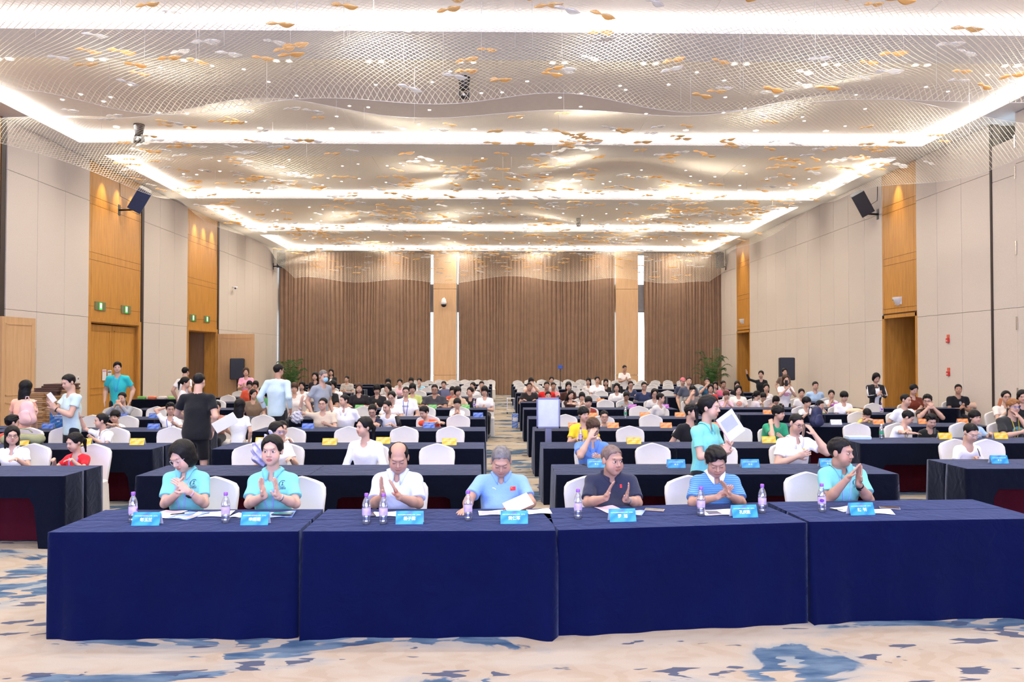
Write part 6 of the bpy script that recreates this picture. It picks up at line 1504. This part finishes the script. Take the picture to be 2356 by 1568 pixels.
t = thing('laptop', 'grey laptop open before the man in the eighth row', 'laptop', (at(1030, 905, 25).x, 24.75, TZ)); MB().box((-.18, -.12, 0), (.18, .12, .015)).build('keyboard_base', M_gmet, t); MB().box((-.18, -.12, .01), (.18, -.11, .24)).build('screen_lid', M_gmet, t)
# cart, carton, bag by aisle
q = atz(1175, 951, 0); t = thing('clear_cart', 'small white wheeled stand by the aisle near the curtains', 'cart', (q.x, q.y, 0))
c_ = MB(); 
for sx in (-.12, .12):
    for sy in (-.1, .1): c_.box((sx-.01, sy-.01, .05), (sx+.01, sy+.01, .55))
c_.build('frame', M_rim, t); MB().box((-.14, -.12, .53), (.14, .12, .55)).build('shelf', M_white, t); MB().box((-.14, -.12, .12), (.14, .12, .14)).build('shelf', M_white, t)
for sx in (-.12, .12):
    for sy in (-.1, .1): MB().lathe([(.025, -.01), (.025, .01)], 12, M=Matrix.Translation((sx, sy, .026)) @ Matrix.Rotation(PI/2, 4, 'X')).build('wheel', M_black, t)
q = atz(1185, 984, 0); t = thing('carton', 'tall blue carton on the carpet at the aisle end of a table', 'carton', (q.x, q.y, 0)); MB().box((-.09, -.08, 0), (.09, .08, .40), bev=.003).build('carton_body', M_flyer, t); MB().box((-.07, -.081, .2), (.07, -.0805, .3)).build('print', M_white_txt, t)
# ================================================================== WALL FITTINGS
M_spk = mat('speaker_cabinet', (.012, .013, .017), .5); M_grl = mat('speaker_grille_navy', (.012, .022, .07), .55); M_grey = mat('speaker_side_grey', (.20, .18, .17), .5)
def wall_speaker(px, py, Y, wallx, lab, rz, rx, side=M_spk, gr=M_spk, k=1.0, ry=0):
    q = at(px, py, Y); t = thing('wall_speaker', lab, 'speaker', q)
    R_ = Matrix.Rotation(rz, 4, 'Z') @ Matrix.Rotation(ry, 4, 'Y') @ Matrix.Rotation(rx, 4, 'X')
    o = MB().add([(x*k*f, y*k, z*k) for (x, y, z, f) in [(-.2, -.2, -.36, 1), (.2, -.2, -.36, 1), (.2, .2, -.36, .7), (-.2, .2, -.36, .7), (-.2, -.2, .36, 1), (.2, -.2, .36, 1), (.2, .2, .36, .7), (-.2, .2, .36, .7)]], [(3, 2, 1, 0), (4, 5, 6, 7), (0, 1, 5, 4), (1, 2, 6, 5), (2, 3, 7, 6), (3, 0, 4, 7)]).build('cabinet', side, t); o.matrix_local = R_
    MB().box((-.19*k, -.215*k, -.35*k), (.19*k, -.2*k, .35*k), R_).build('grille', gr, t)
    wx = wallx-q.x; s = 1 if wx > 0 else -1
    b_ = MB(); b_.tube([(s*.1, .05, -.3*k), (wx-s*.03, .05, -.32*k)], .03, 8); b_.build('bracket_arm', M_black, t)
    MB().box((min(wx, wx-s*.04), -.02, -.48*k), (max(wx, wx-s*.04), .12, -.16*k)).build('wall_plate', M_black, t)
    MB().tube([(wx-s*.04, .05, .55), (wx-s*.06, .04, .1), (wx*.5, .1, -.05), (s*.1, .12, .1)], .008, 6).build('cable', M_black, t)
wall_speaker(322, 458, 24.0, XL, 'grey and navy loudspeaker on a bracket over the left wooden bay', .55, .45, M_grey, M_grl, ry=.45)
wall_speaker(1982, 468, 24.1, XR, 'black loudspeaker tilted on a bracket on the right wall panels', -.35, .35, k=1.0, ry=-.5)
wall_speaker(646, 597, 40.4, XL, 'black loudspeaker high in the back left corner', .35, .25, k=1.05); wall_speaker(1657, 598, 40.4, XR, 'black loudspeaker high in the back right corner', -.35, .25, k=1.05)
def floor_speaker(px, py, x, lab, rz):
    q = atx(px, py, x); t = thing('stand_speaker', lab, 'speaker', (q.x, q.y, 0), rz)
    zc = q.z; MB().box((-.27, -.25, zc-.42), (.27, .25, zc+.42), bev=.03).build('cabinet', M_spk, t); MB().box((-.25, -.265, zc-.40), (.25, -.25, zc+.40)).build('grille', M_black, t)
    MB().tube([(0, 0, .02), (0, 0, zc-.4)], .02).build('pole', M_black, t)
    for a in (0, 2.1, 4.2): MB().tube([(0, 0, .5), (.45*math.cos(a), .45*math.sin(a), .015)], .012).build('leg', M_black, t)
floor_speaker(546, 848, XL+1.0, 'black loudspeaker on a stand near the left wall panels', .25); floor_speaker(1810, 848, XR-1.0, 'black loudspeaker on a stand near the right wall panels', -.25)
M_exit = mat('exit_green', (.02, .30, .06), .4, emit=(.05, .8, .12), es=.7, noise=0); M_exw = mat('exit_white_symbol', (.8, 1, .8), .4, emit=(.75, 1, .65), es=1.6, noise=0); M_exp = mat('exit_plate', (.16, .20, .09), .4)
def exit_sign(px, py, lab):
    q = atx(px, py, XL+.06); t = thing('exit_sign', lab, 'exit sign', (XL+.045, q.y, q.z))
    MB().box((-.012, -.30, -.12), (.012, .30, .12)).build('plate', M_exp, t); MB().box((.012, -.075, -.105), (.018, .075, .105)).build('lit_panel', M_exit, t)
    g = MB(); X_ = .020
    for (a, b_, c, d) in ((-.05, -.07, -.035, .08), (.035, -.07, .05, .08), (-.05, .065, .05, .08), (-.012, .02, .014, .05), (-.02, -.02, .016, .018), (-.03, -.06, -.014, -.02), (.006, -.055, .022, -.02), (-.032, .0, -.02, .014)): g.box((.018, a, b_), (X_, c, d))
    g.build('running_figure', M_exw, t)
for (px, py, l_) in ((232, 704, 'green running-figure exit sign over the closed wooden doors, nearer one'), (291, 712, 'green running-figure exit sign over the closed wooden doors, farther one'), (445, 731, 'green running-figure exit sign over the open wooden doors, nearer one'), (477, 734, 'green running-figure exit sign over the open wooden doors, farther one')): exit_sign(px, py, l_)
def sconce(px, py, lab):
    q = atx(px, py, XR-.02); t = thing('wall_sconce', lab, 'sconce', (XR-.03, q.y, q.z))
    def f(u, v): a = u*PI; r = .20*math.cos(v*1.35); return (-.16*math.sin(a)*math.cos(v*1.3), -r*math.cos(a), .11-.24*v)
    MB().grid(f, 16, 8).build('bowl', M_white, t); MB().box((-.012, -.19, -.1), (0, .19, .115)).build('mounting_plate', M_white, t)
    MB().ell((-.155, .02, .03), (.012, .012, .012)).build('sensor_eye', M_black, t)
sconce(2068, 692, 'white half-bowl wall sconce over the nearer right doorway'); sconce(1709, 739, 'white half-bowl wall sconce over the farther right doorway')
def alarm(px, py, lab):
    q = atx(px, py, XR-.04); m = mat('alarm_red', (.62, .03, .02), .4); t = thing('fire_alarm', lab, 'fire alarm', (XR-.035, q.y, q.z))
    MB().box((-.05, -.055, -.08), (0, .055, .04), bev=.01).build('housing', m, t); MB().box((-.02, -.05, .05), (0, .05, .13)).build('notice_plate', mat('notice_orange', (.7, .12, .05), .5), t); MB().box((-.056, -.02, -.045), (-.05, .02, -.01)).build('call_button', M_white, t)
alarm(2182, 781, 'red fire alarm sounder on the right wall, upper one'); alarm(2183, 857, 'red fire call point on the right wall, lower one')
def dome(px, py, Y, lab, x=None, k=1.0):
    q = at(px, py, Y) if x is None else atx(px, py, x); t = thing('security_camera', lab, 'camera', q)
    MB().lathe([(.03*k, .16*k), (.06*k, .13*k), (.09*k, .02*k), (.09*k, -.04*k)], 16).build('housing', M_white, t); MB().ell((0, 0, -.05*k), (.085*k, .085*k, .08*k)).build('lens_dome', M_black, t); MB().tube([(0, 0, .14*k), (0, .2*k, .18*k)], .02*k).build('arm', M_white, t)
dome(1021, 697, YB-.78, 'white dome security camera on the column between the curtains', k=1.6); 
q = atx(543, 662, XL+.2); t = thing('security_camera', 'white bullet security camera on the left wall panels', 'camera', q); MB().tube([(-.16, 0, .04), (0, 0, .03)], .025).build('arm', M_white, t); MB().tube([(0, .1, .03), (.03, -.18, -.03)], .05).build('housing', M_white, t); MB().ell((.03, -.185, -.03), (.035, .01, .035)).build('lens', M_black, t)
def ptz(px, py, Y, lab, k=1.0):
    q = at(px, py, Y); t = thing('ceiling_camera', lab, 'camera', (q.x, Y, HC-.01))
    MB().lathe([(.05*k, -.22*k), (.07*k, -.2*k), (.10*k, -.04*k), (.10*k, 0)], 20).build('base', M_black, t); MB().box((-.085*k, -.05*k, -.36*k), (-.06*k, .05*k, -.2*k)).build('yoke', M_black, t); MB().box((.06*k, -.05*k, -.36*k), (.085*k, .05*k, -.2*k)).build('yoke', M_black, t)
    MB().ell((0, 0, -.31*k), (.06*k, .08*k, .06*k)).build('camera_head', M_black, t); MB().ell((0, -.07*k, -.31*k), (.03*k, .02*k, .03*k)).build('lens', M_steel, t)
ptz(1068, 185, 16.3, 'black swivelling camera hanging from the first ceiling coffer', 1.25); ptz(320, 300, 19.8, 'dark camera hanging near the left end of the first coffer', 1.3); ptz(1331, 507, 33.0, 'small dark camera hanging from the fourth ceiling coffer')
q = atx(62, 850, XL+.04); t = thing('access_panel', 'panel hatch with a small red label on the left wall', 'hatch', (XL+.036, q.y, q.z)); 
hb = MB(); hb.box((0, -.33, -.5), (.006, .33, .5)); hb.build('hatch_door', M_wall, t); MB().box((.006, -.13, -.02), (.009, .13, .07)).build('label_plate', mat('label_maroon', (.2, .03, .02), .5), t)
hb = MB()
for r_ in ((-.345, -.51, -.33, .51), (.33, -.51, .345, .51), (-.345, .5, .345, .515)): hb.box((0, r_[0], r_[1]), (.004, r_[2], r_[3]))
hb.build('hatch_joint', M_gap, t)
for (px, l_, c) in ((240, 'pink-headed paper notice taped to the closed wooden doors', M_pinkp), (252, 'plain white paper notice taped to the closed wooden doors', M_greyp)):
    q = atx(px, 862 if c is M_pinkp else 864, XL-.07); t = thing('paper_notice', l_, 'notice', (XL-.07, q.y, q.z)); MB().box((-.001, -.12, -.16), (.001, .12, .16)).build('sheet', M_paper, t); MB().box((.001, -.1, .09), (.0015, .1, .13)).build('print', c, t)
q = atx(180, 871, XL+.05); t = thing('wall_socket', 'small white switch plate on the left wall beside the wooden bay', 'switch', (XL+.036, q.y, q.z)); MB().box((0, -.05, -.08), (.012, .05, .08)).build('plate', M_white, t); MB().box((.012, -.02, -.02), (.016, .02, .03)).build('rocker', M_black, t)
# tripod camera in the aisle beyond
q = at(1289, 848, 30.2); t = thing('camera_tripod', 'thin black tripod with a small blue camera before the middle curtain', 'tripod', (q.x, 30.2, 0))
MB().tube([(0, 0, .5), (0, 0, q.z)], .014).build('column', M_black, t); MB().box((-.09, -.05, q.z), (.09, .05, q.z+.14), bev=.01).build('camera_body', mat('blue_device', (.02, .08, .4), .4), t)
for a in (.5, 2.6, 4.7): MB().tube([(0, 0, .7), (.4*math.cos(a), .4*math.sin(a), .012)], .012).build('leg', M_black, t)
# ---- palms
M_leaf = mat('palm_leaf_green', (.035, .13, .022), .45, noise=.35, scale=4); M_pot = mat('dark_planter', (.05, .035, .03), .4)
def palm(x, y, ht, lab, seed, n=20, spread=1.0):
    rr = random.Random(seed); t = thing('potted_palm', lab, 'plant', (x, y, 0)); MB().lathe([(.17, 0), (.2, .02), (.25, .42), (.27, .45), (.24, .45), (.23, .40)], 20).build('pot', M_pot, t)
    MB().lathe([(.23, .39), (.001, .40)], 16, cap=False).build('soil', mat('soil', (.03, .02, .015), .9), t)
    for i in range(n):
        a = rr.uniform(0, 2*PI); L_ = rr.uniform(.6, 1.05)*spread; up = rr.uniform(.3, 1.0); g = MB(); pts = []
        for k in range(9):
            f = k/8; r_ = L_*f*(1.15-.35*up); z = .45+(ht-.5)*up*math.sin(f*PI*.62)/math.sin(PI*.5)-.30*f*f*(1.2-up); pts.append(Vector((r_*math.cos(a), r_*math.sin(a), z)))
        g.tube(pts, [.012-.001*k for k in range(9)], 5)
        side = Vector((-math.sin(a), math.cos(a), 0))
        for k in range(2, 17):
            f = k/17; i0 = f*8; p_ = pts[int(i0)].lerp(pts[min(8, int(i0)+1)], i0-int(i0)); d = (pts[min(8, int(i0)+1)]-pts[int(i0)]).normalized()
            ll = .30*math.sin(PI*(.12+.85*f))*spread
            for s in (-1, 1):
                tip = p_+(d*.6+side*s*.9+Vector((0, 0, -.25))).normalized()*ll; w_ = d*.017
                mid_ = p_.lerp(tip, .45)+Vector((0, 0, .015)); g.add([p_, mid_-w_, tip, mid_+w_], [(0, 1, 2, 3)], True); g.add([p_-Vector((0, 0, .002)), mid_+w_-Vector((0, 0, .002)), tip, mid_-w_-Vector((0, 0, .002))], [(0, 1, 2, 3)], True)
        g.build('frond', M_leaf, t)
q = at(668, 870, 39.6); palm(q.x, 39.6, 2.0, 'potted palm in the back left corner before the curtain', 3); q = at(1637, 860, 38.8); palm(q.x, 38.8, 2.5, 'taller potted palm in the back right corner before the curtain', 8, 26, 1.1)
# ================================================================== HANGING NET SCULPTURE
def net_mat():
    m = bpy.data.materials.new('woven_wire_net'); m.use_nodes = True; nt = m.node_tree; nt.nodes.clear(); N = nt.nodes; L = nt.links
    o = N.new('ShaderNodeOutputMaterial'); uv = N.new('ShaderNodeUVMap'); sp = N.new('ShaderNodeSeparateXYZ'); L.new(uv.outputs[0], sp.inputs[0])
    def mth(op, a, b_=None):
        x = N.new('ShaderNodeMath'); x.operation = op
        for i, q in enumerate((a, b_)):
            if q is None: continue
            if isinstance(q, (int, float)): x.inputs[i].default_value = q
            else: L.new(q, x.inputs[i])
        return x.outputs[0]
    s1 = mth('ADD', sp.outputs[0], sp.outputs[1]); s2 = mth('SUBTRACT', sp.outputs[0], sp.outputs[1])
    c = None
    for s in (s1, s2):
        f = mth('FRACT', mth('MULTIPLY', s, 9.5)); l_ = mth('LESS_THAN', mth('ABSOLUTE', mth('SUBTRACT', f, .5)), .055); c = l_ if c is None else mth('MAXIMUM', c, l_)
    tr = N.new('ShaderNodeBsdfTransparent'); df = N.new('ShaderNodeBsdfDiffuse'); df.inputs[0].default_value = (.9, .84, .72, 1); tl = N.new('ShaderNodeBsdfTranslucent'); tl.inputs[0].default_value = (1, .95, .8, 1)
    gl = N.new('ShaderNodeBsdfGlossy'); gl.inputs['Roughness'].default_value = .35; gl.inputs[0].default_value = (1, .97, .88, 1)
    a1 = N.new('ShaderNodeMixShader'); a1.inputs[0].default_value = .6; L.new(df.outputs[0], a1.inputs[1]); L.new(tl.outputs[0], a1.inputs[2])
    a2 = N.new('ShaderNodeMixShader'); a2.inputs[0].default_value = .35; L.new(a1.outputs[0], a2.inputs[1]); L.new(gl.outputs[0], a2.inputs[2])
    mx = N.new('ShaderNodeMixShader'); L.new(c, mx.inputs[0]); L.new(tr.outputs[0], mx.inputs[1]); L.new(a2.outputs[0], mx.inputs[2]); L.new(mx.outputs[0], o.inputs[0]); return m
M_net = net_mat()
M_amber = mat('amber_glass', (.80, .38, .07), .12, spec=.8, noise=.12, scale=6, coat=.5, emit=None); M_clear = clear_mat('clear_blown_glass', (.93, .95, .97), .22, .12)
_b = M_amber.node_tree.nodes['Principled BSDF']; _b.inputs['Transmission Weight'].default_value = .0; _b.inputs['Subsurface Weight'].default_value = 0
def amber():
    m = bpy.data.materials.new('amber_blown_glass'); m.use_nodes = True; nt = m.node_tree; nt.nodes.clear(); N = nt.nodes; L = nt.links; o = N.new('ShaderNodeOutputMaterial')
    d = N.new('ShaderNodeBsdfDiffuse'); d.inputs[0].default_value = (.86, .43, .08, 1); t_ = N.new('ShaderNodeBsdfTranslucent'); t_.inputs[0].default_value = (.95, .50, .10, 1); g = N.new('ShaderNodeBsdfGlossy'); g.inputs['Roughness'].default_value = .12; g.inputs[0].default_value = (1, .9, .75, 1)
    tc = N.new('ShaderNodeTexCoord'); n = N.new('ShaderNodeTexNoise'); n.inputs['Scale'].default_value = 14; L.new(tc.outputs['Object'], n.inputs[0]); cr = N.new('ShaderNodeValToRGB'); cr.color_ramp.elements[0].color = (1, .54, .12, 1); cr.color_ramp.elements[1].color = (1, .80, .38, 1); L.new(n.outputs['Fac'], cr.inputs[0]); L.new(cr.outputs[0], d.inputs[0]); L.new(cr.outputs[0], t_.inputs[0])
    a = N.new('ShaderNodeMixShader'); a.inputs[0].default_value = .45; L.new(d.outputs[0], a.inputs[1]); L.new(t_.outputs[0], a.inputs[2]); b_ = N.new('ShaderNodeMixShader'); b_.inputs[0].default_value = .14; L.new(a.outputs[0], b_.inputs[1]); L.new(g.outputs[0], b_.inputs[2]); L.new(b_.outputs[0], o.inputs[0]); return m
M_amber = amber()
def milk():
    m = bpy.data.materials.new('frosted_clear_glass'); m.use_nodes = True; nt = m.node_tree; nt.nodes.clear(); N = nt.nodes; L = nt.links; o = N.new('ShaderNodeOutputMaterial')
    d = N.new('ShaderNodeBsdfTranslucent'); d.inputs[0].default_value = (.9, .9, .9, 1); d2 = N.new('ShaderNodeBsdfDiffuse'); d2.inputs[0].default_value = (.85, .85, .85, 1); t_ = N.new('ShaderNodeBsdfTransparent'); g = N.new('ShaderNodeBsdfGlossy'); g.inputs['Roughness'].default_value = .1
    a = N.new('ShaderNodeMixShader'); a.inputs[0].default_value = .5; L.new(d.outputs[0], a.inputs[1]); L.new(d2.outputs[0], a.inputs[2])
    b_ = N.new('ShaderNodeMixShader'); b_.inputs[0].default_value = .50; L.new(a.outputs[0], b_.inputs[1]); L.new(t_.outputs[0], b_.inputs[2]); c = N.new('ShaderNodeMixShader'); c.inputs[0].default_value = .22; L.new(b_.outputs[0], c.inputs[1]); L.new(g.outputs[0], c.inputs[2]); L.new(c.outputs[0], o.inputs[0]); return m
M_clear = milk()
def netz(x, y, which):
    if which == 0: return 6.72+.14*math.sin(x*.62+1.0)+.12*math.sin(x*1.3+y*.9)+.10*math.sin(y*1.7+.4*x)
    z = 6.80+.16*math.sin(x*.55+y*.32)+.13*math.sin(x*1.15-y*.47+1)+.10*math.sin(y*.9+x*.2)
    if y > 36: z -= .70*((y-36)/4.6)**1.3
    return z
def net(which, x0, x1, y0, y1, nu, nv, lab):
    t = thing('net_sculpture', lab, 'ceiling sculpture', ((x0+x1)/2, (y0+y1)/2, 0)); cx_, cy__ = (x0+x1)/2, (y0+y1)/2
    def edge(u, v):   # wavy outline, pulled up corners like hung cloth
        x = x0+(x1-x0)*u; y = y0+(y1-y0)*v
        x += .45*math.sin(v*(y1-y0)*.55+1)*(2*u-1)*abs(2*u-1); y += .35*math.sin(u*(x1-x0)*.6)*(abs(2*v-1)**3)
        z = netz(x, y, which)-.30*(abs(2*u-1)**10)*(1+math.sin(v*9))*.7-.22*(abs(2*v-1)**12)
        return (x-cx_, y-cy__, z)
    m = MB(); m.grid(edge, nu, nv); me = m.mesh('woven_net', M_net); uvl = me.uv_layers.new(name='UVMap')
    co = [me.vertices[l.vertex_index].co for l in me.loops]; uvl.data.foreach_set('uv', [c for p in co for c in (p.x, p.y)])
    ob('woven_net', me, t)
    # hem cords around the edge
    hem = [edge(u/60, 0) for u in range(61)]+[edge(1, v/60) for v in range(1, 61)]+[edge(1-u/60, 1) for u in range(1, 61)]+[edge(0, 1-v/60) for v in range(1, 60)]
    MB().tube(hem+[hem[0]], .0035, 4).build('hem_cord', M_white, t)
    cords = MB()
    for i in range(46):
        u, v = R.random(), R.random(); e = edge(u, v); cords.tube([e, (e[0], e[1], H+.02 if False else 7.74)], .0025, 4)
    cords.build('hanging_wire', M_white, t)['kind'] = 'stuff'
    return t, cx_, cy__, edge
netA = net(0, -9.6, 10.2, 9.2, 14.0, 90, 26, 'nearer hung net of fine wire with glass fish under the ceiling')
netB = net(1, -9.9, 10.4, 14.9, 40.2, 110, 120, 'long hung net of fine wire with glass fish over the audience')
def fish_mesh(seed, m):
    rr = random.Random(seed); L_ = .185; n = 14; g = MB(); tw = rr.uniform(.5, 1.1); vs = []; wv = rr.uniform(.004, .012)
    for i in range(n+1):
        f = i/n; x = (f-.5)*2*L_; wd = .010+.030*abs(math.sin(PI*min(1, f/.42)))*(1 if f < .42 else 0)+(.052*math.sin(PI*(f-.42)/.58) if f >= .42 else 0)
        a = -.75+tw*(f-.5)*1.4; z = wv*math.sin(f*2*PI); c, s = math.cos(a), math.sin(a)
        for (p, q) in ((-1, 0), (-.5, .22), (.5, .22), (1, 0), (.5, -.22), (-.5, -.22)):
            yy = p*wd; zz = q*wd; vs.append((x, yy*c-zz*s, z+yy*s*.6+zz*c))
    fs = []
    for i in range(n):
        for k in range(6): j = (k+1) % 6; fs.append((i*6+k, i*6+j, i*6+6+j, i*6+6+k))
    fs.append(tuple(range(5, -1, -1))); fs.append(tuple(n*6+k for k in range(6)))
    g.add(vs, fs, True); return g.mesh('glass_fish', m), vs, fs
FM = [(fish_mesh(i, M_amber), fish_mesh(i, M_clear)) for i in range(4)]
def place_fish(tn, which, nparts, ntotal, yfun, seed):
    t, cx_, cy__, edge = tn; rr = random.Random(seed); lst = []
    while len(lst) < ntotal:
        x, y = rr.uniform(-9.5, 10.0), yfun(rr)
        if which == 1 and math.sin(x*.7+y*.35)+math.sin(y*.9-x*.2) < rr.uniform(-2.2, .8): continue
        z = netz(x, y, which)+rr.uniform(-.12, .22); lst.append((y, x, z, rr.uniform(-.45, .45)+(PI if rr.random() < .0 else 0), rr.uniform(-.2, .2), rr.random() < .58, rr.randrange(4), rr.uniform(.85, 1.2)))
    lst.sort(); bulk = {0: MB(), 1: MB()}
    for i, (y, x, z, rz, ry, am, k, sc) in enumerate(lst):
        (me, vs, fs) = FM[k][0 if am else 1]; M_ = Matrix.Translation((x-cx_, y-cy__, z)) @ Euler((0, ry, rz)).to_matrix().to_4x4() @ Matrix.Diagonal((sc, sc, sc, 1))
        if i < nparts: ob('glass_fish', me, t, M=M_)
        else: bulk[0 if am else 1].add(vs, fs, True, M_)
    for a, b_ in bulk.items():
        if b_.v: b_.build('glass_fish', M_amber if a == 0 else M_clear, t)['kind'] = 'stuff'
place_fish(netA, 0, 150, 105, lambda r: 9.6+4.0*(1-r.random()**1.3), 3)
place_fish(netB, 1, 300, 1150, lambda r: (17.6+r.random()*22.4) if r.random() < .96 else 16.2+r.random()*1.5, 5)
